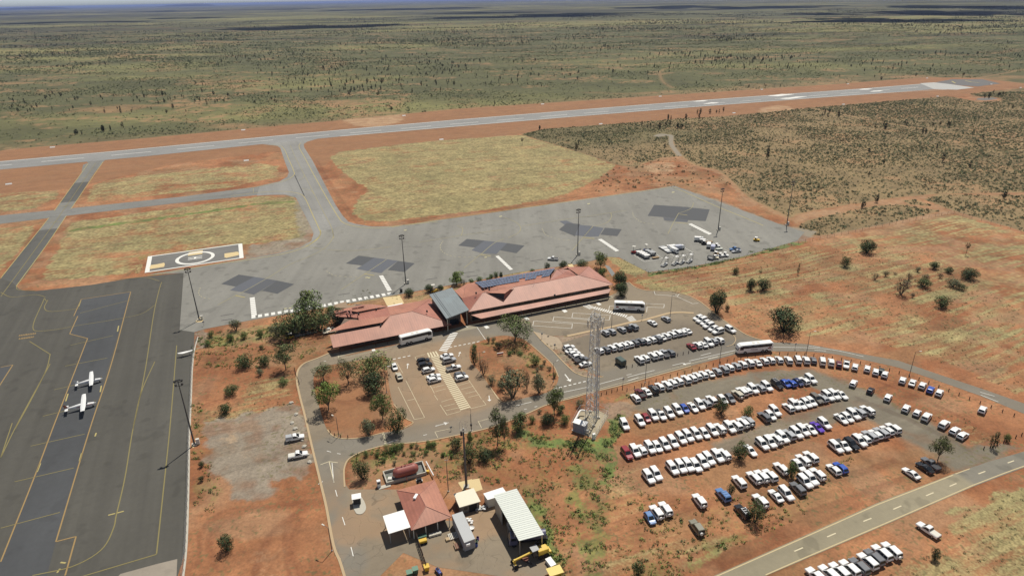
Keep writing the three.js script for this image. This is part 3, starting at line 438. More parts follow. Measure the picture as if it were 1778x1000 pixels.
lines('taxiway_centre_line', ylFaint, 0.4, LV.mark, [T1([[510, 110], [560, 225], [635, 370], [715, 525], [800, 690], [870, 830], [885, 910]]), T1([[632, 360], [620, 390], [580, 412]]), T1([[610, 480], [690, 500], [715, 530]]), T1([[195, 478], [193, 515]]), T1([[497, 228], [632, 212]]),
  T2([[300, 530], [530, 400], [700, 295], [870, 225], [1000, 155], [1075, 60], [1070, 0]]), T2([[1145, 510], [1310, 400], [1535, 250]]), T2([[860, 140], [940, 155], [1010, 160]]), T2([[1030, 168], [1180, 175], [1350, 168], [1580, 140]]), T2([[85, 640], [190, 585], [300, 530]]),
  T3([[620, 620], [755, 510], [890, 400], [960, 370]]), T3([[600, 340], [950, 290]]), T3([[235, 398], [600, 340]]), T3([[1120, 260], [1440, 210], [1690, 175]]), T3([[960, 185], [1060, 225], [1105, 270], [1090, 315], [1000, 360]]), T3([[1550, 470], [1650, 350], [1730, 260]]), T3([[560, 258], [605, 275], [598, 340]]),
  T4([[712, 472], [760, 375], [795, 312]]), T4([[60, 495], [130, 415]]), T4([[910, 232], [895, 270], [850, 295], [795, 312]]), T4([[270, 310], [275, 340], [240, 385], [150, 415]]), T4([[30, 345], [200, 320], [390, 290]])], 'faint yellow guide lines curving to the aircraft stands');
dashes('stand_guide_dash', std(0.36, 0.33, 0.22, 0.9), 0.4, LV.mark, 1.2, 1.2, [T3([[440, 390], [415, 430], [440, 485], [520, 518], [620, 528], [730, 525]]), T2([[1020, 350], [1080, 385], [1180, 398], [1290, 398]]), [[347, 500], [344, 508], [347, 514], [356, 518], [366, 519]], T3([[1290, 280], [1330, 340], [1450, 375], [1560, 380]]), T4([[440, 305], [450, 340], [520, 385], [640, 400]])]);
lines('stop_bar', yl, 0.6, LV.mark2, [T2([[238, 560], [320, 577]]), T2([[1345, 375], [1430, 388]]), T3([[765, 505], [850, 517]]), T3([[1650, 360], [1735, 367]]), T4([[770, 385], [870, 393]]), T4([[800, 320], [862, 328]]), T4([[60, 502], [145, 510]])]);
{
  const g = struct(add(new THREE.Group(), 'stand_clearance_bar'), 'broad white ladder bars painted across the apron');
  for (const q of [T2([[360, 580], [402, 574], [422, 730], [375, 738]]), T2([[1470, 392], [1505, 387], [1582, 517], [1545, 525]]), T3([[890, 520], [918, 515], [1043, 633], [1015, 640]]), T4([[170, 515], [200, 512], [337, 603], [310, 610]]), T4([[868, 398], [895, 393], [1055, 472], [1030, 480]])]) {
    const [a, b, c, d] = PL(q), n = 10; for (let k = 0; k < n; k++) { const t0 = k / n, t1 = (k + 0.86) / n; mesh('bar', polyGeo([a.clone().lerp(d, t0), b.clone().lerp(c, t0), b.clone().lerp(c, t1), a.clone().lerp(d, t1)], LV.mark2), M.paintWhite, g); }
  }
  const z = struct(add(new THREE.Group(), 'apron_edge_blocks'), 'dashed white line along the terminal side of the apron');
  for (const d of dashGeo(PL([[436, 551], [560, 531], [680, 509.5]]), 2.6, LV.mark2, 1.5, 0.9)) mesh('block', d, M.paintWhite, z);
}
// small aircraft parking
lines('parking_line', ylGA, 0.3, LV.mark2, [[[138, 544], [226, 521]], [[130, 566], [210, 553], [245, 545], [268, 530]], [[121, 600], [195, 583]], [[112, 636], [185, 622]], [[93, 677], [145, 665]], [[73, 723], [120, 712]], [[52, 775], [146, 754]], [[24, 837], [127, 813]], [[0, 917.5], [103, 890]], [[76, 518], [80, 523], [82, 521.5]], [[140, 481], [100, 484]]]);
lines('parking_line', ylGA2, 0.42, LV.mark2, [[[226, 507], [190, 640], [156, 742], [96, 941]], [[92, 740], [60, 825], [0, 976]], [[96, 941], [131, 932]], [[131, 932], [112, 1000]], [[140, 520], [226, 507]], [[140, 520], [127, 549]], [[134, 549], [120, 580]], [[120, 580], [151, 588]], [[151, 588], [92, 740]], [[0, 638], [21, 634]], [[21, 634], [-15, 690]]]);
lines('taxi_line', ylGA, 0.35, LV.mark2, [[[268, 628], [245, 680], [230, 745], [215, 835], [201, 895], [196, 918], [175, 955], [130, 982], [55, 1000]], [[280, 490], [278, 495], [268, 535], [250, 650], [230, 745]], [[306, 600], [294, 745], [282, 860], [271, 962]], [[271, 963], [140, 1002]], [[86, 632], [26, 742], [0, 795]], [[50, 593], [86, 615.5]], [[86, 615.5], [80, 640], [50, 700], [25, 745]], [[76, 518], [56, 570], [62, 575], [100, 572], [130, 566]], [[82, 521], [76, 535], [85, 541], [138, 536]], [[27, 497], [30, 503], [60, 505]], [[0, 508], [20, 516], [60, 512], [78, 516]], [[190, 487], [250, 482], [276, 488]], [[20, 735], [0, 795]]]);
lines('taxi_line', yl, 0.4, LV.mark, [[[178, 281], [122, 363]], [[114, 375], [80, 425], [27, 497]], [[152, 284], [93, 366]], [[84, 378], [0, 483]], [[128, 311], [160, 307]], [[100, 358.5], [124, 356.5]], [[78, 387.5], [106, 384.5]]]);
lines('taxi_line', ylGA, 0.35, LV.mark, [[[165, 283], [104, 372], [55, 440], [0, 515]]]);
lines('hold_bar', yl, 0.5, LV.mark2, [[[187, 895], [199, 892]], [[203, 891], [214, 888]], [[104, 977], [113, 978]], [[98, 995], [103, 988]], [[69, 805], [63, 820]], [[141, 787], [137, 801]], [[205, 566], [203, 576]], [[117, 684], [113, 697]], [[175, 670], [173, 681]], [[139, 523], [135, 533]], [[166, 752], [164, 758]]]);
{ // two short rows of worn yellow lettering, no longer legible
  const g = struct(add(new THREE.Group(), 'worn_yellow_lettering')); const r = rng(12);
  for (const [x0, y0, x1, y1, n] of [[32, 583, 62, 579, 10], [32, 588.5, 58, 585, 9]]) for (let k = 0; k < n; k++) { const t = k / n, x = lerp(x0, x1, t), y = lerp(y0, y1, t); mesh('stroke', ribbonGeo(PL([[x, y + 1.3], [x + 1.1 + r(), y - 1.3]]), 0.35, LV.mark2), ylGA2, g); if (k % 2) mesh('stroke', ribbonGeo(PL([[x, y], [x + 2, y - 0.2]]), 0.3, LV.mark2 + 0.004), ylGA2, g); }
  const w = struct(add(new THREE.Group(), 'stand_number')); for (const [x, y] of [[495, 536], [503, 535.2], [636, 482], [640, 482.5], [843, 447], [869, 376], [1022, 354], [1169, 334], [703, 400], [822, 325.5]]) mesh('mark', polyGeo(PL([[x - 2.5, y + 0.9], [x + 2, y + 0.4], [x + 3, y - 0.9], [x - 1.5, y - 0.5]]), LV.mark2), std(0.5, 0.46, 0.26, 0.9), w);
}
lines('tar_seam', std(0.05, 0.05, 0.05, 0.9), 0.7, LV.mark, [T1([[548, 365], [590, 455]]), T1([[590, 455], [632, 545]])]);
lines('tyre_mark', std(0.105, 0.10, 0.095, 0.9), 0.7, LV.mark, [T2([[110, 735], [225, 715]]), T2([[115, 775], [210, 760]]), T2([[1120, 555], [1220, 540]]), T3([[295, 720], [390, 705]]), T3([[600, 665], [710, 650]]), T3([[650, 695], [740, 683]]), T3([[1190, 562], [1300, 545]])]);

// ---------- roads and car parks ----------
const forecourt = PL([[572, 613], [551, 622], [529, 630.5], [520, 638], [515.5, 648], [515, 663], [520, 688], [529, 723], [540, 771], [557, 842], [566, 880], [580, 952], [590, 976], [603, 1020], [620, 1080], [700, 1080], [660, 1000], [700, 960], [760, 985], [930, 1010], [960, 990], [945, 955], [900, 880], [885, 862], [830, 880], [790, 905], [720, 900], [690, 850], [660, 850], [625, 850], [606, 850], [600, 842], [598, 828], [598, 813], [605, 798], [624, 786], [645, 779], [670, 773], [740, 766], [796, 755], [850, 742.5], [914, 718.5], [952, 702], [1000, 689.6], [1019, 683.5], [1080, 668.5], [1140, 652], [1200, 635.5], [1276, 615.7], [1305, 611.5], [1340, 610], [1399, 610], [1430, 612.5], [1462, 617], [1520, 629], [1560, 638], [1620, 658], [1700, 686], [1778, 718], [1950, 790], [1950, 765], [1778, 700], [1700, 673], [1640, 653], [1560, 626], [1500, 615], [1440, 604.5], [1406, 598], [1370, 595.5], [1342, 594.5], [1320, 590], [1298, 582.4], [1276, 569], [1249, 551], [1235, 540], [1218, 526], [1197, 514.5], [1168, 506.7], [1123, 505.2], [1106, 501], [1092, 491], [1085, 489], [1070, 509], [1040, 521], [960, 538], [870, 556], [820, 568], [790, 576], [720, 592], [650, 607], [600, 618]]);
const isleW = smooth(PL([[545, 652], [556, 638], [590, 631], [640, 622.5], [668, 618.5], [672, 640], [676, 675], [684, 702], [707, 728], [718, 735], [698, 746], [665, 751.4], [641, 758], [614, 762], [592, 762], [577, 757], [568, 747], [561, 730], [552, 700], [545, 675]]), 3, true);
const isleE = smooth(PL([[818, 600], [833, 593], [862, 584], [880, 583], [912, 590.5], [937, 612], [961, 635.6], [970, 655], [961, 675], [943, 684], [916, 690], [873, 698.6], [866, 694], [851, 672], [833, 646], [817, 628], [815, 613]]), 3, true);
const isleN = PL([[927, 576], [945, 580], [959, 583], [985, 583], [1026, 574.5], [1028, 580], [1000, 588], [976, 595], [980, 608], [1008, 636], [1030, 649], [1048, 654], [1026, 655.5], [1001, 648.5], [986, 636.5], [959, 608.5], [945, 596]]);
{
  const grey = [[529, 640], [545, 720], [560, 800], [590, 960]].map(([x, y]) => P(x, y));
  const rd = smooth(PL([[590, 980], [555, 790], [600, 775], [740, 756], [850, 730], [950, 692], [1080, 655], [1200, 622], [1300, 602], [1400, 603], [1500, 620], [1640, 655], [1778, 706]]), 6), lp = smooth(PL([[700, 590], [850, 570], [905, 575], [960, 620], [985, 660]]), 5), near = (x, z, l, w) => { let d = 1e9; for (const p of l) { const q = (p.x - x) ** 2 + (p.z - z) ** 2; if (q < d) d = q; } return 1 - sstep(w * w, w * w * 3, d); };
  const cpA = P(1130, 590), sm = P(770, 655), yard = P(760, 930);
  const mat = tex(forecourt, 2048, 1700, (() => {
    const f = asphalt([0.225, 0.183, 0.128], { dir: 0, streak: 0.12, blotch: 0.3, stain: 0.2 });
    return (x, z, o) => {
      f(x, z, o);
      const n = fbm(x / 9, z / 9, 3), r = Math.max(near(x, z, rd, 4.2), near(x, z, lp, 4.0)) * lerp(0.55, 1, n);
      o[0] = lerp(o[0], 0.165 * (0.75 + 0.5 * n), r * 0.7); o[1] = lerp(o[1], 0.157 * (0.75 + 0.5 * n), r * 0.7); o[2] = lerp(o[2], 0.134 * (0.75 + 0.5 * n), r * 0.7);
      const ds = Math.hypot(x - sm.x, (z - sm.z) * 0.9), br = (1 - sstep(14, 34, ds)) * (0.45 + 0.6 * fbm(x / 6 + 4, z / 6, 3)) * (1 - r * 0.5), yb = (1 - sstep(22, 42, Math.hypot(x - yard.x, z - yard.z))) * sstep(0.35, 0.6, fbm(x / 10 + 8, z / 10, 4)) * 0.8, b = Math.max(br, yb);
      o[0] = lerp(o[0], 0.285 * (0.8 + 0.4 * n), b); o[1] = lerp(o[1], 0.190 * (0.8 + 0.4 * n), b); o[2] = lerp(o[2], 0.112 * (0.8 + 0.4 * n), b);
      const dc = Math.hypot((x - cpA.x) * 0.45, z - cpA.z), cp = 1 - sstep(11, 20, dc); o[0] = lerp(o[0], o[0] * 0.78, cp); o[1] = lerp(o[1], o[1] * 0.78, cp); o[2] = lerp(o[2], o[2] * 0.8, cp);
      // crazed cracks filled with tar
      const cx = x + 2.5 * (fbm(x / 3, z / 3, 2) - 0.5), cz = z + 2.5 * (fbm(x / 3 + 40, z / 3, 2) - 0.5), c1 = Math.abs(fbm(cx / 4 + 9, cz / 4, 2) - 0.5), c2 = Math.abs(fbm(cx / 5 + 90, cz / 5 + 7, 2) - 0.5), ck = (1 - sstep(0.002, 0.008, Math.min(c1, c2))) * 0.3 * sstep(0.4, 0.6, n) * (1 - cp); o[0] *= 1 - ck; o[1] *= 1 - ck; o[2] *= 1 - ck;
    };
  })());
  surface('forecourt_road', forecourt, LV.road, mat, [isleW, isleE, isleN]);
}
{
  const hw = PL([[1080, 1072], [1240, 1000], [1380, 938], [1523, 874], [1657.6, 822.5], [1716, 802.4], [1778, 784.5], [2100, 690], [2100, 718], [1778, 812.5], [1691, 845], [1537, 912], [1380, 979], [1335, 998], [1190, 1062]]);
  surface('highway', hw, LV.road + 0.01, tex(hw, 2048, 1024, asphalt([0.265, 0.232, 0.156], { dir: 0, streak: 0.16, blotch: 0.3, stain: 0.2, extra: (x, z, o) => { const u = ALONG(x, z), t = sstep(0, 3, u - ALONG(P(1675, 838).x, P(1675, 838).z)); o[0] = lerp(o[0], o[0] * 0.74, t); o[1] = lerp(o[1], o[1] * 0.78, t); o[2] = lerp(o[2], o[2] * 0.92, t); } })));
  lines('highway_edge_line', std(0.52, 0.42, 0.24, 0.9), 0.32, LV.roadMark, [[[1240, 1003], [1380, 941]], [[1380, 941], [1523, 877]], [[1523, 877], [1656, 825]], [[1660, 823], [1685, 814]], [[1330, 998.5], [1380, 976.5]], [[1380, 976.5], [1537, 909.5]], [[1537, 909.5], [1691, 842.5]], [[1691, 842.5], [1778, 810], [1900, 773]]]);
  const g = struct(add(new THREE.Group(), 'highway_centre_line')); for (const [a, b, c, d] of [[1437, 932.5, 1452, 926], [1500, 905.5, 1514, 900], [1552, 884.5, 1566, 878.5], [1609, 861, 1622, 855.5], [1650, 844.5, 1662, 839.5], [1700, 823, 1712, 818.5], [1751, 804, 1762, 800], [1380, 957.5, 1395, 951]]) mesh('dash', ribbonGeo(PL([[a, b], [c, d]]), 0.28, LV.roadMark), M.paintCream, g);
}
const pinkPave = tex(PL([[927, 575], [985, 583], [1010, 640], [945, 596]]), 128, 128, asphalt([0.36, 0.285, 0.20], { streak: 0.1 }));
surface('footpath', PL([[927, 576], [945, 580], [968, 586], [976, 595], [975, 605], [960, 607], [946, 596]]), LV.road + 0.006, pinkPave, [], bounds(PL([[927, 575], [985, 583], [1010, 640], [945, 596]])));
surface('footpath', PL([[686, 515], [694, 513], [701.5, 527], [695, 529], [672, 531.5], [664, 516.5]]), LV.apron + 0.02, M.orangeConcrete);
surface('footpath', PL([[985, 458], [993, 457], [998, 466], [990, 467.5]]), LV.apron + 0.02, M.orangeConcrete);
surface('footpath', PL([[1050, 460], [1058, 462], [1068, 475], [1063, 480]]), LV.road, std(0.2, 0.2, 0.19, 0.9));
{ // the strip of paving along the terminal front
  const q = PL([[577, 614], [640, 600], [720, 583.5], [782, 571.5], [812, 564.5], [860, 556], [960, 534], [1062, 513], [1066, 517], [960, 541], [868, 561.5], [812, 573], [785, 577.5], [720, 592], [640, 606.5], [588, 620]]);
  surface('footpath', q, LV.road + 0.01, tex(q, 1024, 256, asphalt([0.30, 0.265, 0.19], { streak: 0.12, blotch: 0.3 })));
}
// kerbs
const kerb = (pts, w = 0.3, name = 'kerb') => struct(mesh(name, sweepGeo(smooth(PL(pts), 4), w, 0.13), M.kerb));
kerb([[603, 1020], [590, 976], [580, 952], [566, 880], [557, 842], [540, 771], [529, 723], [520, 688], [515, 663], [515.5, 648], [520, 638], [529, 630.5], [551, 622], [572, 613]], 0.6);
kerb([[1092, 490], [1106, 500], [1123, 504.5], [1168, 506], [1197, 514], [1218, 525.5], [1249, 550.5], [1276, 568.5], [1298, 582], [1320, 589.5], [1342, 594]], 0.4);
kerb([[598, 846], [597, 828], [597.5, 813], [604.5, 798], [624, 786.4], [645, 779.4], [670, 773.4], [740, 766.4], [796, 755.4], [850, 743], [914, 719], [952, 702.5], [1000, 690], [1019, 684], [1080, 669], [1140, 652.5], [1200, 636]], 0.4);
kerb([[667, 751], [641, 757.6], [614, 761.6], [592, 761.6], [577, 756.6], [568, 746.6]], 0.35);
kerb([[851, 672], [866, 694], [873, 698.4], [890, 695]], 0.3); kerb([[683, 702], [706, 728], [717, 734], [700, 744.5]], 0.3);
kerb([[912, 590.5], [937, 612], [961, 635.6], [970, 655]], 0.3);
kerb([[927, 576], [945, 596], [959, 608.5], [986, 636.5], [1001, 648.5], [1026, 655.8], [1048, 654.5]], 0.4);
kerb([[985, 584], [1026, 575], [1062, 568], [1098, 559.5], [1112, 557.5], [1140, 550], [1166, 543.5], [1185, 542.8], [1205, 544]], 1.3);
kerb([[1258, 566], [1264, 573], [1278, 588], [1272, 599], [1262, 602]], 0.25);
// road paint
const wl = M.paintWhite, cr = M.paintCream;
lines('road_line', cr, 0.16, LV.roadMark, [[[1080, 664.5], [1200, 631.5]], [[1200, 631.5], [1276, 612.5]], [[979, 692.5], [1080, 664.5]]]);
lines('road_line', wl, 0.22, LV.roadMark, [[[979, 681], [1020, 672.5]], [[1041, 667], [1082, 656]], [[1090, 655], [1137, 643]], [[1090, 661.5], [1109, 655.5]], [[1197, 627], [1277, 608.5]], [[1168, 634.5], [1188, 630]], [[1230, 623], [1247, 619]], [[1217, 617.5], [1235, 613]], [[1088, 651.5], [1097, 649.5]], [[1300, 602], [1342, 602]], [[1342, 602.5], [1440, 606.5], [1500, 619]], [[1405, 601], [1425, 603]], [[1415, 608], [1435, 609.5]], [[1704, 686], [1735, 698]], [[1703, 681], [1728, 688]], [[896.5, 704.5], [923, 698]], [[928, 707], [933, 705.5]], [[910, 711], [915, 710]], [[672, 769.5], [690, 763.5]], [[758, 739.5], [779, 734]], [[735, 756], [741, 754.5]], [[576, 804], [579, 838]], [[552, 841], [560, 836]], [[594, 898], [598.5, 912]], [[609, 950], [613, 966]], [[582, 851], [585, 862]], [[585, 787.5], [591, 788.5]], [[567, 783], [574, 785]]]);
lines('road_line', cr, 0.25, LV.roadMark, [[[586, 803.5], [571, 801.5]], [[571, 801.5], [556, 807]], [[571, 801.5], [579.5, 838]], [[590, 970], [596, 1000]], [[666, 752], [671, 774]], [[664, 752.5], [669, 774.5]]]);
lines('bay_line', cr, 0.16, LV.roadMark, [[[704.5, 661], [737, 725]], [[691, 672], [719, 728]], [[737, 725], [719, 728.5]], [[706, 696], [721, 692.5]], [[720, 620], [754, 683]], [[754, 686], [760, 695]], [[764, 703], [776, 721]], [[776, 721], [800, 714]], [[774, 713], [797, 708]], [[756, 680], [774, 675]], [[750, 673.5], [771, 668.5]], [[766, 698], [786, 692]], [[770, 706], [790, 701]], [[800, 640], [836, 693]], [[780, 650], [818, 709.5]], [[795, 670], [815, 664]], [[801, 676], [822, 670.5]], [[808, 684], [828, 678.5]], [[813, 690], [833, 685]], [[818, 709.5], [844, 703]], [[844, 703], [838, 695]], [[720, 620], [738, 615.5]], [[678, 629], [688, 648]], [[688, 629], [699, 648]], [[852, 673], [870, 698]], [[587, 623.5], [680, 604]], [[586, 614], [588, 623.5]], [[849, 727], [832, 731.5]], [[830, 731], [836, 743]], [[755, 750], [784, 744]], [[755, 750], [760, 760]]]);
lines('bay_line', wl, 0.2, LV.roadMark, [[[927, 557.5], [994, 562.5]], [[927, 557.5], [925, 565.5]], [[925, 565.5], [993, 570.5]], [[994, 562.5], [993, 570.5]], [[962, 550], [1027, 556]], [[962, 550], [960, 557.5]], [[960, 557.5], [1026, 563]], [[1027, 556], [1026, 563]], [[995, 543.5], [1060, 547.5]], [[995, 543.5], [993, 551.5]], [[993, 551.5], [1058, 556]], [[1060, 547.5], [1058, 556]], [[1059, 531], [1057, 538.5]], [[1059, 531], [1066, 531.5]], [[1120, 527], [1154, 528.5]], [[1154, 528.5], [1153, 534.5]], [[1153, 534.5], [1122, 533]], [[1124, 534], [1123, 542]], [[1136, 505.5], [1138, 511.5]], [[1138, 511.5], [1160, 513]], [[1160, 513], [1176, 515]], [[1176, 515], [1180, 510.5]], [[1176, 515], [1203, 527.5]], [[1203, 527.5], [1213, 526.5]], [[828, 568], [843, 590]], [[813, 569], [808, 566]]]);
dashes('give_way_line', wl, 0.4, LV.roadMark, 0.9, 0.8, [[[682, 624], [715, 617]], [[780, 603.5], [835, 592.5]], [[962, 675.5], [1020, 661.5]]]);
{
  const stripes = (name, label, mat, a, b, c, d, n, fill = 0.55) => { const g = struct(add(new THREE.Group(), name), label), [p, q, r, s] = PL([a, b, c, d]); for (let k = 0; k < n; k++) { const t0 = k / n, t1 = (k + fill) / n; mesh('stripe', polyGeo([p.clone().lerp(s, t0), q.clone().lerp(r, t0), q.clone().lerp(r, t1), p.clone().lerp(s, t1)], LV.roadMark + 0.006), mat, g); } };
  stripes('pedestrian_crossing', 'white crossing between terminal entrance and small car park', wl, [783, 577], [795, 578.5], [775, 612], [761, 610], 12);
  stripes('pedestrian_crossing', 'long cream hatched walkway down the small car park', cr, [747.5, 620.5], [762, 617], [817, 709], [800, 714], 32);
  stripes('pedestrian_crossing', 'short cream hatching at the top of the small car park', cr, [741, 613], [744.5, 621], [764, 616.5], [759, 609.5], 4);
  stripes('pedestrian_crossing', 'white crossing starting at the terminal door by the coaches', wl, [1012, 531.5], [1021, 527.5], [1035, 534.5], [1024, 537.5], 5);
  stripes('pedestrian_crossing', 'white crossing running behind the parked coach', wl, [1030, 536], [1034, 532.5], [1092, 548], [1088, 552], 15, 0.55);
  stripes('pedestrian_crossing', 'white crossing ending at the car park kerb', wl, [1087, 552], [1098, 548.5], [1106, 557], [1094, 559], 5);
  const t = struct(add(new THREE.Group(), 'turn_arrow'));
  const arrow = (x, y, dx, dy, s) => { const a = P(x, y), b = P(x + dx, y + dy), u = b.clone().sub(a), l = u.length(); u.normalize(); const v = new THREE.Vector3(-u.z, 0, u.x), q = (m, n) => a.clone().addScaledVector(u, m).addScaledVector(v, n); mesh('shaft', ribbonGeo([a, q(l * 0.72, 0)], 0.22 * s, LV.roadMark), wl, t); mesh('head', polyGeo([q(l * 0.7, -0.55 * s), q(l, 0), q(l * 0.7, 0.55 * s)], LV.roadMark), wl, t); };
  arrow(707, 640, 1, -9, 1); arrow(796, 619, 3, -8, 1); arrow(849, 687, 1, 10, 1.2); arrow(981, 650, 10, 13, 1.6); arrow(756, 740, 22, -6, 1.4); arrow(1200, 630, -14, 3, 1.2);
  for (const q of [[[839, 566], [844, 564], [850, 569], [844, 571]], [[909, 552], [914, 550], [920, 555], [914, 556.5]], [[975, 538.5], [980, 536.5], [986, 541], [980, 543]], [[1034, 526], [1039, 524.5], [1045, 529], [1040, 530.5]], [[645, 607], [650, 606], [652, 609], [646, 610]]]) struct(mesh('kerb_ramp_mark', polyGeo(PL(q), LV.roadMark), wl));
}
surface('concrete_island', smooth(PL([[613, 864], [622, 860], [632, 871], [635, 885], [628, 893], [618, 892]]), 3, true), 0.14, M.concrete);
surface('concrete_slab', PL([[795, 838], [819, 832], [825, 844.5], [803, 851]]), 0.06, M.orangeConcrete);
surface('concrete_slab', PL([[812, 834], [832, 831], [838, 850], [820, 856]]), 0.05, M.orangeConcrete);
surface('concrete_slab', PL([[345, 551], [352, 551], [352, 559], [338, 560]]), 0.08, M.orangeConcrete);
surface('concrete_slab', PL([[330, 774], [336, 770], [345, 767], [345, 772], [334, 778]]), 0.04, M.orangeConcrete);

// ---------- buildings ----------
const V3 = (p, y) => new THREE.Vector3(p.x, y, p.z);
function roofMat(r, g, b, seed, o = {}) { // painted corrugated steel, sun-bleached in patches
  const t = rectTexture(0, 24, 0, 24, 512, 512, (x, z, c) => { const k = lerp(0.80, 1.2, fbm(x / 5 + seed, z / 5, 4)) * lerp(0.9, 1.08, fbm(x / 0.6 + seed * 2, z / 7, 2)) * lerp(0.94, 1.06, vn(x * 4 + seed, z * 4)) * (0.955 + 0.045 * Math.sin(x * 7.33)), f = sstep(0.55, 0.75, fbm(x / 8 + seed * 3, z / 8 + 9, 3)) * 0.25; c[0] = lerp(r, r * 1.25, f) * k; c[1] = lerp(g, g * 1.4, f) * k; c[2] = lerp(b, b * 1.45, f) * k; });
  t.wrapS = t.wrapT = THREE.RepeatWrapping; const m = new THREE.MeshStandardMaterial({ map: t, roughness: 0.55, side: THREE.DoubleSide, ...o }); return m;
}
function worldUV(g, s = 24) { const p = g.attributes.position, u = new Float32Array(p.count * 2); for (let i = 0; i < p.count; i++) { u[i * 2] = ALONG(p.getX(i), p.getZ(i)) / s; u[i * 2 + 1] = NORTH(p.getX(i), p.getZ(i)) / s; } g.setAttribute('uv', new THREE.BufferAttribute(u, 2)); return g; }
const roofRed = roofMat(0.39, 0.165, 0.105, 1), roofRed2 = roofMat(0.35, 0.135, 0.092, 4), roofGrey = roofMat(0.165, 0.195, 0.205, 7), wallTan = roofMat(0.16, 0.105, 0.07, 9), wallGrey = roofMat(0.17, 0.155, 0.14, 11), wallShed = roofMat(0.40, 0.37, 0.30, 13);
const ridgeCap = std(0.42, 0.19, 0.14, 0.5), fascia = std(0.30, 0.12, 0.09, 0.6);
{
  const T = thing('terminal_building', 'long airport terminal with red hipped roofs, solar panels and grey entrance canopy', 'terminal', P(800, 540)), o = T.position;
  const put = (name, geo, m, p = T) => { geo.translate(-o.x, 0, -o.z); return mesh(name, worldUV(geo), m, p); };
  const Z2 = (x, y, h) => P(540 + x / 5.557, 440 + y / 5.557, h), Z3 = (x, y, h) => P(800 + x / 5.557, 420 + y / 5.557, h), Z6 = (x, y, h) => P(560 + x / 8.336, 480 + y / 8.336, h);
  const z2 = (x, y) => [540 + x / 5.557, 440 + y / 5.557], z3 = (x, y) => [800 + x / 5.557, 420 + y / 5.557], z6 = (x, y) => [560 + x / 8.336, 480 + y / 8.336];
  const roof = (pts, m = roofRed, t = 0.14, name = 'roof') => put(name, slabGeo(pts, t), m);
  const cap = (a, b, r = 0.09) => put('ridge_cap', bar(a.clone().setY(a.y + 0.04), b.clone().setY(b.y + 0.04), r, 6), ridgeCap);
  const base = (pts) => pts.map((p) => V3(p, 0));
  // west wing
  const w1 = Z2(210, 910, 3.0), w7 = Z2(1355, 685, 3.0), w6 = Z2(975, 557, 6.6), on = (q) => onPlane(q[0], q[1], w1, w7, w6);
  const w2 = on(z2(178, 790)), w3 = on(z2(692, 688)), w5 = on(z2(762, 600)), w8 = on(z2(1300, 660));
  roof([w1, w7, w8, w6, w5, w3, w2]);
  const b1 = Z2(1145, 440, 3.6), b2 = Z2(735, 515, 4.2);
  roof([w6, w8, b1], roofRed2); roof([w5, w6, b1, b2], roofRed);
  cap(w5, w6); cap(w6, w8); cap(w6, b1); cap(w5, w3);
  const u1 = Z6(70, 805, 5.4), u2 = Z6(860, 665, w3.y + 1.0), u3 = Z6(395, 630, 6.0), u4 = Z6(523, 630, 6.1);
  roof([u1, u2, w5, u4, u3]); roof([w5, b2, Z6(497, 528, 4.6), u4], roofRed2);
  put('clerestory', slabGeo([V3(w2, u1.y - 0.3), V3(w3, u2.y - 0.3), V3(w3, w3.y - 0.5).add(new THREE.Vector3(0.05, 0.2, -0.3)), V3(w2, w2.y - 0.5).add(new THREE.Vector3(0.05, 0.2, -0.3))], 0.05), M.dark);
  put('clerestory_window', slabGeo([Z6(610, 728, 5.1), Z6(840, 682, 5.0), Z6(840, 708, 4.8), Z6(612, 745, 4.8)], 0.05), std(0.22, 0.24, 0.3, 0.3));
  const k = [[155, 500, 5.3], [420, 445, 5.3], [600, 405, 5.4], [700, 400, 5.4], [940, 428, 5.0], [497, 512, 5.6], [350, 488, 5.5], [165, 527, 5.3]].map((a) => Z6(...a));
  roof(k, roofRed); roof([[188, 578, 4.6], [185, 560, 4.7], [350, 520, 4.7], [430, 560, 4.7], [500, 530, 4.9], [525, 602, 4.6]].map((a) => Z6(...a)), roofRed2);
  put('plant_well', prismGeo([Z6(185, 545, 0), Z6(350, 500, 0), Z6(372, 552, 0), Z6(440, 555, 0), Z6(500, 525, 0), Z6(480, 600, 0), Z6(200, 590, 0)], 2.5, 4.2), M.tan);
  for (const [x, y, x1, y1] of [[345, 492, 372, 545], [372, 545, 440, 548], [400, 485, 412, 545], [430, 462, 500, 450], [510, 448, 590, 432], [182, 540, 345, 495]]) put('duct', bar(Z6(x, y, 5.7), Z6(x1, y1, 5.7), 0.28, 6), fascia);
  put('rail', merge([bar(Z6(425, 470, 6.0), Z6(600, 425, 6.0), 0.06), bar(Z6(425, 470, 5.4), Z6(425, 470, 6.0), 0.06), bar(Z6(500, 450, 5.4), Z6(500, 450, 6.0), 0.06), bar(Z6(600, 425, 5.4), Z6(600, 425, 6.0), 0.06)]), fascia);
  put('wall', prismGeo(base([w1.clone().lerp(w7, 0.01).lerp(w5, 0.34), w1.clone().lerp(w7, 0.99).lerp(w6, 0.34), b1.clone().lerp(w6, 0.1), b2.clone().lerp(w5, 0.1), V3(w2, 0).lerp(V3(b2, 0), 0.05)]), 0, 2.95), wallTan);
  put('wall', prismGeo(base([w2.clone().lerp(w5, 0.04), w3.clone().lerp(w5, 0.1), w5.clone(), b2, Z6(470, 530, 0)]), 2.9, 4.1), wallTan);
  put('wall', prismGeo(base([Z6(195, 592, 2.8), Z6(515, 612, 2.8), Z6(520, 520, 4), Z6(900, 440, 4), Z6(620, 420, 4), Z6(180, 510, 4)]), 0, 4.3), wallGrey);
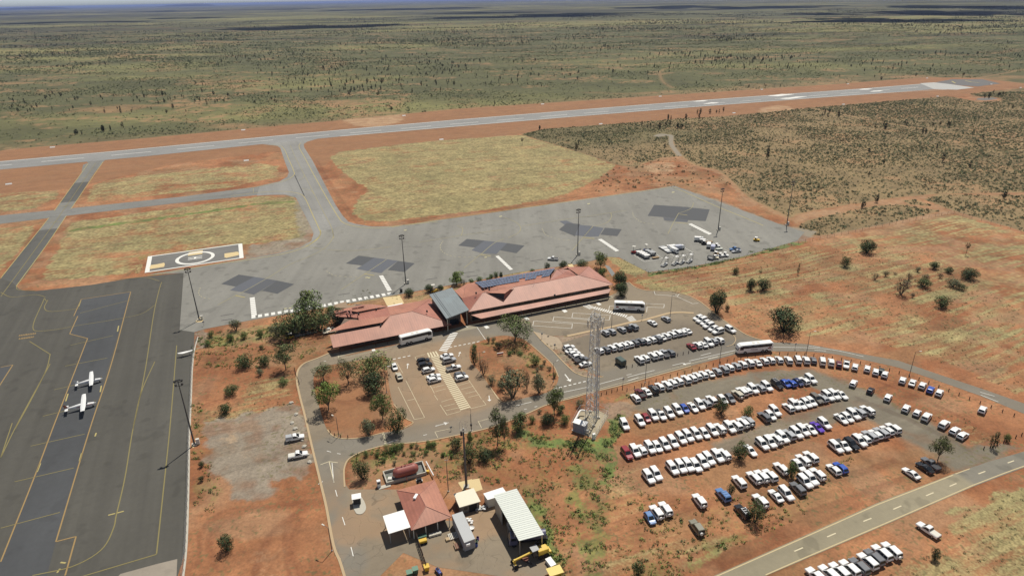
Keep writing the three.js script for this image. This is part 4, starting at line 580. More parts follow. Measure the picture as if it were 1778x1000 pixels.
  for (let i = 0; i <= 9; i++) { const p = w1.clone().lerp(w7, (i + 0.3) / 10).lerp(w6, 0.03); put('post', box(0.14, 2.95, 0.14, p.x, 1.47, p.z), M.timber); }
  for (let i = 0; i < 8; i++) { const p = w1.clone().lerp(w7, (i + 0.5) / 8), q = p.clone().lerp(w5.clone().lerp(w6, i / 8), 0.325); put('window', box(3.2, 1.7, 0.06, q.x, 1.5, q.z, 0.393), M.glass); }
  put('gutter', bar(w1.clone().setY(2.9), w7.clone().setY(2.9), 0.09, 6), fascia);
  // grey entrance canopy
  const gr = [Z2(1140, 395, 7.6), Z2(1360, 330, 7.6), Z2(1525, 545, 6.0), Z2(1305, 630, 6.0)];
  roof(gr, roofGrey, 0.3, 'entrance_canopy'); for (const t of [0.15, 0.22]) put('canopy_seam', bar(gr[0].clone().lerp(gr[1], t).setY(7.66), gr[3].clone().lerp(gr[2], t).setY(6.06), 0.06), M.darksteel);
  put('wall', prismGeo(base([gr[0].clone().lerp(gr[2], 0.06), gr[1].clone().lerp(gr[3], 0.06), gr[2].clone().lerp(gr[0], 0.22), gr[3].clone().lerp(gr[1], 0.22)]), 0, 5.6), wallGrey);
  for (const t of [0.06, 0.94]) { const p = gr[3].clone().lerp(gr[2], t).lerp(gr[0], 0.03); put('post', box(0.3, 5.7, 0.3, p.x, 2.85, p.z), M.concrete); }
  put('door', box(3.6, 2.4, 0.1, ...(() => { const p = gr[3].clone().lerp(gr[2], 0.6).lerp(gr[0], 0.2); return [p.x, 1.2, p.z + 0.5]; })(), 0.4), M.glass);
  // east wing
  const e1 = Z3(75, 675, 4.9), e2 = Z3(1475, 410, 4.9), e4 = Z3(1140, 320, 8.2), oe = (q) => onPlane(q[0], q[1], e1, e2, e4);
  const e3 = oe(z3(212, 490)), r1 = oe(z3(510, 435)), r2 = oe(z3(860, 375));
  roof([e1, e2, e4, r2, r1, e3]);
  const bk1 = P(...[809.6, 492.9], 3.7), bk2 = P(983.7, 463.5, 3.7), ob = (q) => onPlane(q[0], q[1], bk1, bk2, e3);
  const h1 = P(789.3, 505, 3.8), h2 = P(801.5, 518, 4.6);
  roof([e3, r1, r2, ob([954.8, 474]), ob([965.5, 463.5]), bk1, h1, h2], roofRed, 0.14);
  roof([e1, e3, h2], roofRed2);
  const pk2 = Z3(1235, 235, 8.4), pk1 = Z3(930, 265, 8.4), m1 = Z3(1050, 262, 6.6);
  roof([e4, pk2, e2], roofRed2); roof([e4, pk2, Z3(1110, 262, 5.2), m1], roofRed); roof([pk1, Z3(860, 372, 7.6), Z3(1120, 324, 7.8), Z3(1050, 270, 7.4)], roofRed2); roof([pk1, Z3(860, 372, 7.6), ob([958, 476]), bk2, Z3(1040, 255, 4)], roofRed); roof([bk2, m1, e4, Z3(1110, 262, 5), Z3(1200, 240, 4.2)], roofRed2);
  cap(e1, e3); cap(e3, r1); cap(r1, r2); cap(e4, e2); cap(e4, pk2); cap(pk1, Z3(1120, 324, 7.9));
  // small gable facing the road
  const ga = Z3(225, 490, 8.0), gb = Z3(515, 433, 8.6), gc = Z3(425, 497, 8.6), gd = oe(z3(415, 560));
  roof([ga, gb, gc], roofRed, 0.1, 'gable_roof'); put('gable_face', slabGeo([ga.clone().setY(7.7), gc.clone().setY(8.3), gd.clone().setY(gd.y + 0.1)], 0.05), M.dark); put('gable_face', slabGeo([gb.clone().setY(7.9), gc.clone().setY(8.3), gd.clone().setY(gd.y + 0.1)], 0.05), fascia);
  // verandah
  const c1 = Z3(100, 705, 3.7), c2 = Z3(195, 740, 3.0), c3 = Z3(1430, 492, 3.0), c4 = Z3(1452, 450, 3.7);
  roof([c1, c2, c3, c4], roofRed, 0.12, 'verandah_roof');
  for (let i = 0; i <= 11; i++) { const p = c2.clone().lerp(c3, i / 11).lerp(c4, 0.02); put('post', box(0.14, 2.95, 0.14, p.x, 1.47, p.z), M.timber); }
  put('wall', prismGeo(base([e1.clone().lerp(e3, 0.08), e2.clone().lerp(e4, 0.1), V3(pk2, 0), bk2, bk1, h1]), 0, 3.4), wallTan);
  put('wall', prismGeo(base([e1.clone().lerp(e3, 0.12), e2.clone().lerp(e4, 0.13), e4.clone().lerp(pk2, 0.3), r2, e3.clone().lerp(h2, 0.4)]), 3.4, 4.7), wallTan);
  for (let i = 0; i < 14; i++) { const q = e1.clone().lerp(e2, (i + 0.5) / 14).lerp(e3.clone().lerp(e4, i / 14), 0.105); put('window', box(2.6, 0.9, 0.06, q.x, 4.1, q.z, 0.33), M.glass); put('window', box(2.6, 1.8, 0.06, q.x, 1.5, q.z + 0.35, 0.33), M.glass); }
  put('sign_frame', merge([bar(Z3(390, 700, 3.6), Z3(585, 655, 3.6), 0.06), bar(Z3(390, 700, 2.6), Z3(585, 655, 2.6), 0.06), ...[390, 488, 585].map((x) => { const p = Z3(x, lerp(700, 655, (x - 390) / 195), 3.6); return bar([p.x, 0, p.z], [p.x, 3.6, p.z], 0.06); })]), M.darksteel);
  // solar panels, each one
  const s = [ob([823.5, 491.2]), ob([964.5, 466.2]), ob([953.5, 480.2]), ob([838.5, 501])], nC = 24, nR = 3;
  const pg = []; for (let i = 0; i < nC; i++) for (let j = 0; j < nR; j++) { if (j === 2 && (i === 13 || i === 14 || i === 19 || i === 20)) continue; const q = (a, b) => s[0].clone().lerp(s[1], a).lerp(s[3].clone().lerp(s[2], a), b), a0 = (i + 0.04) / nC, a1 = (i + 0.96) / nC, b0 = (j + 0.03) / nR, b1 = (j + 0.97) / nR, lift = (v) => { v.y += 0.34; return v; }; put('solar_panel', slabGeo([lift(q(a0, b0)), lift(q(a1, b0)), lift(q(a1, b1)), lift(q(a0, b1))], 0.05), pg[(i + j) % 3] ??= std(0.075 + 0.012 * ((i + j) % 3), 0.10 + 0.012 * ((i + j) % 3), 0.17 + 0.015 * ((i + j) % 3), 0.25)); }
  for (const [x, y, h] of [[230, 490, 3.5], [352, 460, 3], [708, 410, 3], [38, 500, 2.5]]) { const q = oe(z3(x, y)); put('aerial', bar([q.x, q.y - 0.3, q.z], [q.x, q.y + h, q.z], 0.035), M.steel); }
  for (const [x, y] of [[148, 500], [275, 465], [907, 522]]) { const q = ob(z3(x, y)); put('roof_vent', cyl(0.35, 0.35, 0.7, 10, q.x, q.y + 0.3, q.z), M.dark); }
  for (const q of [on(z2(1118, 565)), on(z2(672, 702)), Z6(520, 553, 5.2), Z6(775, 485, 4.9)]) put('roof_vent', cyl(0.32, 0.32, 0.8, 10, q.x, q.y + 0.3, q.z), M.dark);
  put('white_step', slabGeo([P(672, 531.5, 0.4), P(698, 526, 0.4), P(699, 527.5, 0.4), P(673, 533.2, 0.4)], 0.4), M.white);
}
// works depot: red-roofed house with a white carport
const D = (x, y, h = 0) => P(640 + x / 4.939, 820 + y / 4.939, h), d4 = (x, y) => [640 + x / 4.939, 820 + y / 4.939];
function shed(name, label, category, center, fn, group) { const T = thing(name, label, category, V3(center, 0), 0, group), o = T.position; fn((n, geo, m) => { geo.translate(-o.x, 0, -o.z); return mesh(n, worldUV(geo), m, T); }); return T; }
shed('depot_house', 'red hip-roofed depot house with a white carport at its side', 'house', D(480, 300), (put) => {
  const a = D(237, 155, 2.9), b = D(565, 65, 2.9), c = D(710, 385, 2.9), d = D(365, 500, 2.9), e = D(435, 188, 4.6), f = D(490, 292, 4.6);
  for (const [p, m] of [[[a, b, e], roofRed], [[b, c, f, e], roofRed], [[c, d, f], roofRed], [[d, a, e, f], roofRed2]]) put('roof', slabGeo(p, 0.12), m);
  for (const [p, q] of [[a, e], [b, e], [c, f], [d, f], [e, f]]) put('ridge_cap', bar(V3(p, p.y + 0.03), V3(q, q.y + 0.03), 0.08, 6), ridgeCap);
  const w = inset([a, b, c, d], 1.0); w[2].lerp(w[1], 0.16); w[3].lerp(w[0], 0.16); put('wall', prismGeo(w, 0, 2.8), wallTan);
  for (let i = 0; i < 4; i++) { const p = d.clone().lerp(c, (i + 0.1) / 3.2).lerp(f, 0.05); put('post', box(0.2, 2.8, 0.2, p.x, 1.4, p.z), M.offwhite); }
  for (let i = 0; i < 3; i++) { const p = w[3].clone().lerp(w[2], (i + 0.5) / 3); put('window', box(1.6, 1.1, 0.06, p.x, 1.5, p.z + 0.06, 0.38), M.glass); }
  put('skylight', box(0.7, 0.35, 1.6, ...(() => { const p = onPlane(...d4(403, 213), a, d, e); return [p.x, p.y + 0.2, p.z]; })(), -0.3), M.white);
  const k = [D(120, 375, 3.5), D(300, 322, 3.5), D(358, 470, 3.3), D(170, 528, 3.3)];
  put('carport_roof', slabGeo(k, 0.12), M.white); k.forEach((p, i) => { const q = p.clone().lerp(k[(i + 2) % 4], 0.06); put('post', box(0.18, 3.3, 0.18, q.x, 1.65, q.z), M.steel); });
});
shed('storage_shed', 'small cream flat-roofed shed with a dark open doorway', 'shed', D(840, 220), (put) => {
  const k = [D(728, 185, 2.9), D(900, 135, 2.9), D(960, 250, 2.6), D(778, 302, 2.6)]; put('roof', slabGeo(k, 0.15), std(0.68, 0.63, 0.49, 0.6));
  const w = inset(k, 0.35); put('wall', prismGeo(w, 0, 2.5), wallGrey);
  const p = w[3].clone().lerp(w[2], 0.66), q = w[3].clone().lerp(w[2], 0.28); put('doorway', box(2.0, 2.1, 0.08, p.x, 1.05, p.z + 0.05, 0.4), M.black); put('window', box(0.9, 0.7, 0.06, q.x, 1.5, q.z + 0.04, 0.4), M.glass);
});
shed('storage_shed', 'bright white shed tucked behind the ribbed open shed', 'shed', D(1070, 190), (put) => {
  const k = [D(983, 182, 2.7), D(1150, 128, 2.7), D(1190, 185, 2.7), D(1020, 237, 2.7)]; put('roof', slabGeo(k, 0.12), M.white);
  const w = inset(k, 0.2); put('wall', prismGeo(w, 0, 2.6), M.offwhite); const p = w[3].clone().lerp(w[2], 0.5); put('door', box(0.9, 2, 0.06, p.x, 1, p.z + 0.04, 0.4), M.grey);
});
shed('open_shed', 'long open-sided shed with a pale ribbed roof', 'shed', D(1290, 360), (put) => {
  const k = [D(1070, 196, 5.0), D(1270, 140, 5.0), D(1505, 535, 5.0), D(1290, 590, 5.0)], n = 26, A = std(0.60, 0.63, 0.57, 0.5), B = std(0.57, 0.60, 0.55, 0.5);
  for (let i = 0; i < n; i++) { // trough sheets side by side, each with a raised rib
    const s = (t, h) => [k[0].clone().lerp(k[3], t).setY(5 + h), k[1].clone().lerp(k[2], t).setY(5 + h)], [a, b] = s(i / n, 0), [c, d] = s((i + 0.62) / n, 0), [e, f] = s((i + 0.72) / n, 0.06), [g, h] = s((i + 0.92) / n, 0.06), [p, q] = s((i + 1) / n, 0);
    const v = (m) => [m.x, m.y, m.z]; put('roof_sheet', quads([[v(a), v(b), v(d), v(c)], [v(c), v(d), v(f), v(e)], [v(e), v(f), v(h), v(g)], [v(g), v(h), v(q), v(p)]]), i % 2 ? A : B);
  }
  const w = [D(1080, 205, 5), D(1255, 155, 5), D(1490, 535, 5), D(1298, 580, 5)];
  for (const [i, j] of [[0, 1]]) put('wall', slabGeo([V3(w[i], 4.9), V3(w[j], 4.9), V3(w[j], 4.9).add(new THREE.Vector3(0.02, 0, 0.12)), V3(w[i], 4.9).add(new THREE.Vector3(0.02, 0, 0.12))], 4.9), wallShed);
  put('wall', slabGeo([V3(w[1], 4.9), V3(w[2], 4.9), V3(w[2], 4.9).add(new THREE.Vector3(-0.12, 0, 0.02)), V3(w[1], 4.9).add(new THREE.Vector3(-0.12, 0, 0.02))].map((p, i) => (i === 1 || i === 2 ? p.lerp(V3(w[1], 4.9), 0.2) : p)), 4.9), wallShed);
  put('wall', slabGeo([V3(w[0], 4.9), V3(w[3], 4.9).lerp(V3(w[0], 4.9), 0.72), V3(w[3], 4.9).lerp(V3(w[0], 4.9), 0.72).add(new THREE.Vector3(0.12, 0, 0)), V3(w[0], 4.9).add(new THREE.Vector3(0.12, 0, 0))], 4.9), wallShed);
  for (const t of [0.3, 0.55, 0.8, 1]) for (const [i, j] of [[0, 3], [1, 2]]) { const p = w[i].clone().lerp(w[j], t * 0.99); put('post', box(0.2, 4.9, 0.2, p.x, 2.45, p.z), M.steel); }
  put('shelf', box(5, 1.6, 1.6, ...(() => { const p = D(1190, 330, 0); return [p.x, 0.8, p.z]; })(), -1.2), M.dark); put('workbench', box(2.2, 1, 1, ...(() => { const p = D(1215, 480, 0); return [p.x, 0.5, p.z]; })(), -1.2), M.grey);
});
shed('site_office', 'grey portable office with a white air conditioner on its end', 'portable office', D(815, 480), (put) => {
  const k = [D(712, 366, 3.1), D(805, 335, 3.1), D(912, 570, 3.1), D(820, 605, 3.1)]; put('roof', slabGeo(k, 0.12), std(0.40, 0.41, 0.41, 0.6)); const w = inset(k, 0.08); put('wall', prismGeo(w.map((p) => V3(p, 0)), 0.35, 3.0), std(0.30, 0.29, 0.30, 0.7));
  const p = w[3].clone().lerp(w[2], 0.35); put('air_conditioner', box(0.9, 0.55, 0.5, p.x, 2.3, p.z + 0.25, 0.35), M.white); for (const t of [0.1, 0.9]) for (const [i, j] of [[0, 3], [1, 2]]) { const q = w[i].clone().lerp(w[j], t); put('stump', box(0.3, 0.36, 0.3, q.x, 0.18, q.z), M.concrete); }
  const q = w[0].clone().lerp(w[3], 0.7); put('step', box(1.6, 0.25, 1.4, q.x - 0.9, 0.12, q.z, -1.2), M.wood);
});
shed('fuel_tank', 'red horizontal fuel tank lying in a low concrete bund', 'fuel tank', P(703, 820), (put) => {
  const k = PL([[665.5, 823], [733, 804.8], [740, 824], [672, 842]]).map((p) => V3(p, 0)), u = k[1].clone().sub(k[0]).normalize();
  k.forEach((p, i) => put('bund_wall', (() => { const q = k[(i + 1) % 4], g = box(p.distanceTo(q) + 0.25, 0.9, 0.28, 0, 0.45, 0); g.rotateY(-Math.atan2(q.z - p.z, q.x - p.x)); g.translate((p.x + q.x) / 2, 0, (p.z + q.z) / 2); return g; })(), M.concrete));
  put('bund_floor', prismGeo(inset(k, 0.3), 0.04, 0.1), std(0.16, 0.165, 0.15, 0.8));
  const a = P(684, 823.5, 1.7), b = P(724, 812.5, 1.7), L = a.distanceTo(b), g = new THREE.CapsuleGeometry(1.45, L - 2.2, 6, 20); g.rotateZ(Math.PI / 2); g.rotateY(-Math.atan2(b.z - a.z, b.x - a.x)); g.translate((a.x + b.x) / 2, 1.9, (a.z + b.z) / 2); put('tank', g, M.tank);
  const at = (t, y, s = 0) => { const p = a.clone().lerp(b, t); return [p.x - u.z * s, y, p.z + u.x * s]; };
  put('pipe', merge([bar(at(0.1, 3.4), at(0.8, 3.4), 0.09, 6), bar(at(0.45, 3.4), at(0.45, 0.4, 2.3), 0.08, 6), bar(at(0.5, 3.4), at(0.5, 3.9), 0.1), bar(at(0.35, 3.4), at(0.35, 3.8), 0.1), bar(at(-0.05, 2), at(-0.05, 0.4), 0.1)]), M.tank);
  for (const t of [0.2, 0.8]) { const p = a.clone().lerp(b, t); put('saddle', box(0.5, 0.9, 2.2, p.x, 0.45, p.z, -Math.atan2(u.z, u.x)), M.concrete); }
  put('pump', box(1.2, 0.8, 1.0, ...at(-0.18, 0.5)), M.offwhite);
});
shed('fuel_pump', 'white fuel bowser standing alone left of the fuel tank', 'fuel pump', P(658, 843), (put) => { const p = P(658, 845); put('cabinet', box(0.9, 2.0, 0.8, p.x, 1.0, p.z, 0.4), M.white); put('display', box(0.7, 0.5, 0.06, p.x + 0.1, 1.4, p.z + 0.42, 0.4), M.dark); put('plinth', box(3.2, 0.14, 1.2, p.x + 1.4, 0.07, p.z + 0.1, 0.4), M.concrete); });
shed('fuel_pump', 'white pump hut on the rounded concrete island', 'fuel pump', P(619.6, 872), (put) => { const p = P(620, 874); put('cabinet', box(1.8, 1.7, 1.2, p.x, 1.1, p.z, 0.25), M.dark); put('roof', box(2.3, 0.14, 2.0, p.x, 2.2, p.z, 0.25), M.white); put('hose', bar([p.x + 0.5, 1.4, p.z + 0.6], [p.x + 0.9, 0.3, p.z + 1.2], 0.06), M.black); });
// telecommunications compound
{
  const c = [P(1016, 729), P(1031.2, 740), P(1039.6, 726), P(1025, 715.5)], m = c.reduce((s, p) => s.add(p), new THREE.Vector3()).multiplyScalar(0.25), Ht = heightTo(m, 1036, 549), T = thing('lattice_tower', 'tall galvanised steel lattice tower with antennas at its top', 'tower', m);
  const L = [-1, -1, 1, 1], put = (n, g, mt) => { g.translate(-m.x, 0, -m.z); return mesh(n, g, mt, T); }, steel = std(0.55, 0.56, 0.55, 0.5);
  const at = (i, y) => { const t = y / Ht, k = lerp(1, 0.62, t); return new THREE.Vector3(lerp(m.x, c[i].x, k), y, lerp(m.z, c[i].z, k)); };
  for (let i = 0; i < 4; i++) { put('leg', bar(at(i, 0), at(i, Ht), 0.1, 6), steel); put('footing', box(0.8, 0.5, 0.8, c[i].x, 0.25, c[i].z), M.concrete); }
  const n = 13; for (let k = 0; k < n; k++) { const y0 = k * Ht / n, y1 = (k + 1) * Ht / n, gs = []; for (let i = 0; i < 4; i++) { const j = (i + 1) % 4; gs.push(bar(at(i, y0), at(j, y1), 0.045, 4), bar(at(j, y0), at(i, y1), 0.045, 4), bar(at(i, y1), at(j, y1), 0.06, 4)); } put('cross_bracing', merge(gs), steel); }
  put('cable_ladder', merge([bar(at(1, 0).lerp(at(2, 0), 0.4), at(1, Ht).lerp(at(2, Ht), 0.4), 0.1, 4), bar(at(1, 0).lerp(at(2, 0), 0.55), at(1, Ht).lerp(at(2, Ht), 0.55), 0.1, 4)]), steel);
  const top = at(0, Ht - 1).add(at(2, Ht - 1)).multiplyScalar(0.5);
  for (let i = 0; i < 9; i++) { const a = i / 9 * Math.PI * 2; put('panel_antenna', box(0.35, 2.3, 0.2, top.x + Math.cos(a) * 2.3, Ht - 1.6 - (i % 3) * 0.5, top.z + Math.sin(a) * 2.3, -a + Math.PI / 2), M.offwhite); }
  put('antenna_mount', merge([0, 1, 2, 3, 4, 5].map((i) => { const a = i / 6 * Math.PI * 2, b = (i + 1) / 6 * Math.PI * 2; return bar([top.x + Math.cos(a) * 2.1, Ht - 0.8, top.z + Math.sin(a) * 2.1], [top.x + Math.cos(b) * 2.1, Ht - 0.8, top.z + Math.sin(b) * 2.1], 0.06); })), steel);
  for (const [a, y] of [[0.6, Ht - 4.5], [2.4, Ht - 5.5], [4.2, Ht - 4]]) { const g = new THREE.SphereGeometry(0.7, 14, 6, 0, Math.PI * 2, 0, 0.9); g.rotateZ(-Math.PI / 2); g.rotateY(-a); g.translate(top.x + Math.cos(a) * 1.3, y, top.z + Math.sin(a) * 1.3); put('dish', g, M.white); }
  put('top_platform', merge([...[0, 1, 2, 3].map((i) => bar(at(i, Ht), at((i + 1) % 4, Ht), 0.08, 4)), ...[0, 1, 2, 3].map((i) => bar(at(i, Ht), at(i, Ht + 1.1), 0.05, 4)), ...[0, 1, 2, 3].map((i) => bar(at(i, Ht + 1.1), at((i + 1) % 4, Ht + 1.1), 0.05, 4))]), steel);
  surface('concrete_slab', PL([[1008, 714], [1040, 713], [1057, 722], [1034, 762], [1000, 750], [995, 740]]), 0.045, tex(PL([[995, 713], [1057, 722], [1034, 762], [1000, 750]]), 128, 128, asphalt([0.34, 0.29, 0.2], {})));
  shed('equipment_shelter', 'white-roofed equipment shelter at the foot of the lattice tower', 'shelter', P(1008, 745), (p2) => { const k = [P(993.6, 733, 3.0), P(1001.7, 726.5, 3.0), P(1022, 732.5, 3.0), P(1015.5, 740.3, 3.0)]; p2('roof', slabGeo(k, 0.16), M.white); p2('wall', prismGeo(inset(k, 0.25), 0.2, 2.9), std(0.27, 0.28, 0.33, 0.7)); const s = k[0].clone().lerp(k[3], 0); p2('plinth', prismGeo(inset(k, -0.1), 0, 0.2), M.concrete); const e = k[3].clone().lerp(k[2], 0.3); p2('condenser', box(0.8, 0.9, 0.5, e.x + 0.5, 0.9, e.z + 0.1), M.offwhite); });
  const fencePts = PL([[1008, 713], [1040, 712.5], [1057, 719], [1033.2, 762], [1000, 752], [991, 745], [1000, 726]]);
  const F = thing('compound_fence', 'chain-link fence round the lattice tower compound', 'fence', V3(fencePts[0], 0)), fo = F.position, pf = (n, g, mt) => { g.translate(-fo.x, 0, -fo.z); mesh(n, g, mt, F); };
  const ring = [...fencePts, fencePts[0]]; for (const p of walk(ring, 2.6)) pf('post', cyl(0.04, 0.04, 2.1, 6, p.x, 1.05, p.z), M.steel); ring.slice(1).forEach((p, i) => pf('rail', merge([bar(V3(ring[i], 2.05), V3(p, 2.05), 0.035), bar(V3(ring[i], 1.0), V3(p, 1.0), 0.02), bar(V3(ring[i], 0.15), V3(p, 0.15), 0.02)]), M.steel));
  shed('white_conduit', 'bent white pipe running beside the tower compound', 'pipe', P(1000, 725), (p2) => p2('pipe', (() => { const c2 = new THREE.CatmullRomCurve3([P(997, 731, 1.6), P(1001, 724.5, 1.6), P(1007.5, 713.5, 1.6), P(1010, 712.5, 1.6), P(1016, 713, 1.6)], false, 'centripetal'); return new THREE.TubeGeometry(c2, 24, 0.28, 8); })(), M.white));
  shed('cabinet', 'white cabinet at the near corner of the tower compound', 'cabinet', P(1031, 760), (p2) => { const p = P(1031, 762); p2('cabinet_body', box(0.8, 1.6, 0.7, p.x, 0.95, p.z, 0.3), M.white); p2('plinth', box(1.0, 0.15, 0.9, p.x, 0.08, p.z, 0.3), M.concrete); });
}

// ---------- trees, shrubs and scrub ----------
// a crown is thousands of leaf-sized faces spread through several lobes; light and dark vary from clump to clump
function crownGeo(seed, lobes, leaf, tone) {
  const r = rng(seed), v = [], n = [], c = [], q = new THREE.Quaternion(), e = new THREE.Euler();
  for (const [cx, cy, cz, rx, ry, rz, count] of lobes) {
    const k = 0.72 + r() * 0.56, warm = (r() - 0.5) * 0.16;
    for (let i = 0; i < count; i++) {
      const u = r() * 2 - 1, a = r() * Math.PI * 2, s = Math.sqrt(1 - u * u), d = 0.55 + 0.5 * Math.pow(r(), 0.6), o = new THREE.Vector3(s * Math.cos(a), u, s * Math.sin(a)), jag = 0.8 + 0.45 * vn(cx * 9 + o.x * 3 + seed, cz * 9 + o.z * 3 + o.y * 2);
      const p = new THREE.Vector3(cx + o.x * rx * d * jag, cy + o.y * ry * d * jag, cz + o.z * rz * d * jag); if (p.y < 0.01) p.y = 0.01 + r() * 0.05;
      q.setFromEuler(e.set(r() * 6.3, r() * 6.3, r() * 6.3)); const w = leaf * (0.6 + r() * 0.8), A = new THREE.Vector3(w, 0, 0).applyQuaternion(q), B = new THREE.Vector3(0, w * 0.62, 0).applyQuaternion(q), N = o.clone().multiplyScalar(0.75).add(new THREE.Vector3(r() - 0.5, r() - 0.1, r() - 0.5)).normalize();
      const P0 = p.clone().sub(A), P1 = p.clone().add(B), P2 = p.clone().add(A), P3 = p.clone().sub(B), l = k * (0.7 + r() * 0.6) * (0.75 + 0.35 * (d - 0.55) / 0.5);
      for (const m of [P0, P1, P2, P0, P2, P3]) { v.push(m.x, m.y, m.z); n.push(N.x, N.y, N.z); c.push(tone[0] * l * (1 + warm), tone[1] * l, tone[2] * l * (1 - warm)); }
    }
  }
  const g = new THREE.BufferGeometry(); g.setAttribute('position', new THREE.Float32BufferAttribute(v, 3)); g.setAttribute('normal', new THREE.Float32BufferAttribute(n, 3)); g.setAttribute('color', new THREE.Float32BufferAttribute(c, 3)); return g;
}
const leafMat = new THREE.MeshStandardMaterial({ vertexColors: true, roughness: 0.85, side: THREE.DoubleSide });
const taper = (a, b, r0, r1) => { const A = new THREE.Vector3(...a), B = new THREE.Vector3(...b), g = new THREE.CylinderGeometry(r1, r0, A.distanceTo(B), 7); g.applyQuaternion(new THREE.Quaternion().setFromUnitVectors(new THREE.Vector3(0, 1, 0), B.clone().sub(A).normalize())); g.translate((a[0] + b[0]) / 2, (a[1] + b[1]) / 2, (a[2] + b[2]) / 2); return g; };
// prototypes are one unit high and about one unit wide
const TREE = {};
function defTree(kind, variants, make) { TREE[kind] = Array.from({ length: variants }, (_, i) => make(rng(kind.length * 1000 + i * 37 + 5), i)); }
function limbs(r, n, base, fork, spread, top, thick) { const gs = [taper([0, 0, 0], [0.02, fork, 0], thick, thick * 0.7)], ends = []; for (let i = 0; i < n; i++) { const a = i / n * 6.28 + r() * 0.9, s = spread * (0.5 + r() * 0.6), h = lerp(fork + 0.15, top, r()), e = [Math.cos(a) * s, h, Math.sin(a) * s], m = [e[0] * 0.45, lerp(fork, h, 0.55), e[2] * 0.45]; gs.push(taper([0.02, fork - 0.02, 0], m, thick * 0.6, thick * 0.38), taper(m, e, thick * 0.38, thick * 0.16)); ends.push(e); } return [merge(gs), ends]; }
function gum(tone, dens, airy) { return (r, i) => { const [trunk, ends] = limbs(r, 9, 0, (airy ? 0.2 : 0.13) + r() * 0.06, 0.36, 0.86, 0.03), lobes = ends.map((e) => { const s = (airy ? 0.14 : 0.18) + r() * 0.07; return [e[0] * 1.05, e[1], e[2] * 1.05, s * 1.15, s * 0.8, s * 1.15, dens]; }); lobes.push([0, 0.85, 0, 0.18, 0.12, 0.18, dens], [0.05, 0.66, 0.04, 0.22, 0.14, 0.22, dens * 0.8]); return { trunk, crown: crownGeo(i * 91 + 7, lobes.map((l) => [...l.slice(0, 6), Math.round(l[6] * 1.7)]), 0.0205, tone) }; }; }
function bush(tone, dens, stems) { return (r, i) => { const lobes = [], gs = []; const n = 7; for (let k = 0; k < n; k++) { const a = k / n * 6.28 + r(), s = 0.2 + r() * 0.14, h = 0.3 + r() * 0.36; lobes.push([Math.cos(a) * s, h, Math.sin(a) * s, 0.19 + r() * 0.08, 0.2 + r() * 0.1, 0.19 + r() * 0.08, dens]); gs.push(taper([Math.cos(a) * 0.03, 0, Math.sin(a) * 0.03], [Math.cos(a) * s, h, Math.sin(a) * s], 0.025, 0.01)); } lobes.push([0, 0.62, 0, 0.27, 0.32, 0.27, dens * 1.6], [0, 0.25, 0, 0.36, 0.22, 0.36, dens * 1.4]); return { trunk: merge(gs), crown: crownGeo(i * 131 + 17, (stems ? lobes.slice(0, -1) : lobes).map((l) => [...l.slice(0, 6), Math.round(l[6] * 1.7)]), 0.0235, tone) }; }; }
defTree('gum', 4, gum([0.174, 0.227, 0.071], 210)); defTree('bright', 2, gum([0.228, 0.332, 0.071], 240)); defTree('open', 4, gum([0.156, 0.189, 0.078], 150, true)); defTree('shrub', 4, bush([0.126, 0.166, 0.062], 170)); defTree('green', 3, bush([0.144, 0.227, 0.063], 160)); defTree('greyish', 3, bush([0.186, 0.208, 0.113], 150, true)); defTree('dark', 3, bush([0.084, 0.117, 0.048], 190)); defTree('bare', 3, bush([0.115, 0.098, 0.066], 90, true));
defTree('column', 2, (r, i) => ({ trunk: merge([taper([0, 0, 0], [0, 0.6, 0], 0.05, 0.02)]), crown: crownGeo(i + 71, [[0, 0.3, 0, 0.4, 0.26, 0.4, 260], [0.05, 0.55, 0, 0.32, 0.28, 0.32, 260], [0, 0.82, 0.03, 0.18, 0.18, 0.18, 140]], 0.034, [0.045, 0.08, 0.03]) }));
defTree('lollipop', 2, (r, i) => ({ trunk: merge([taper([0, 0, 0], [0.06, 0.6, 0], 0.035, 0.022), taper([0.06, 0.6, 0], [0, 0.85, 0.05], 0.02, 0.01)]), crown: crownGeo(i + 171, [[0.05, 0.76, 0, 0.34, 0.2, 0.34, 180], [0.15, 0.6, 0.1, 0.2, 0.1, 0.2, 60]], 0.04, [0.08, 0.09, 0.045]) }));
defTree('oak', 3, (r, i) => ({ trunk: merge([taper([0, 0, 0], [0.03, 0.5, 0], 0.045, 0.025)]), crown: crownGeo(i * 7 + 271, [[0, 0.32, 0, 0.3, 0.2, 0.3, 46], [0.06, 0.55, 0.03, 0.36, 0.24, 0.36, 70], [-0.03, 0.82, 0, 0.26, 0.19, 0.26, 46]], 0.075, [0.052, 0.062, 0.034]) }));
const TRUNKM = { gum: M.bark, bright: M.bark, open: M.bark, shrub: M.darkbark, green: M.darkbark, greyish: M.bark, dark: M.darkbark, bare: M.bark, column: M.darkbark, lollipop: M.darkbark, oak: M.darkbark };
const protoTree = new Map(), tr = rng(404);
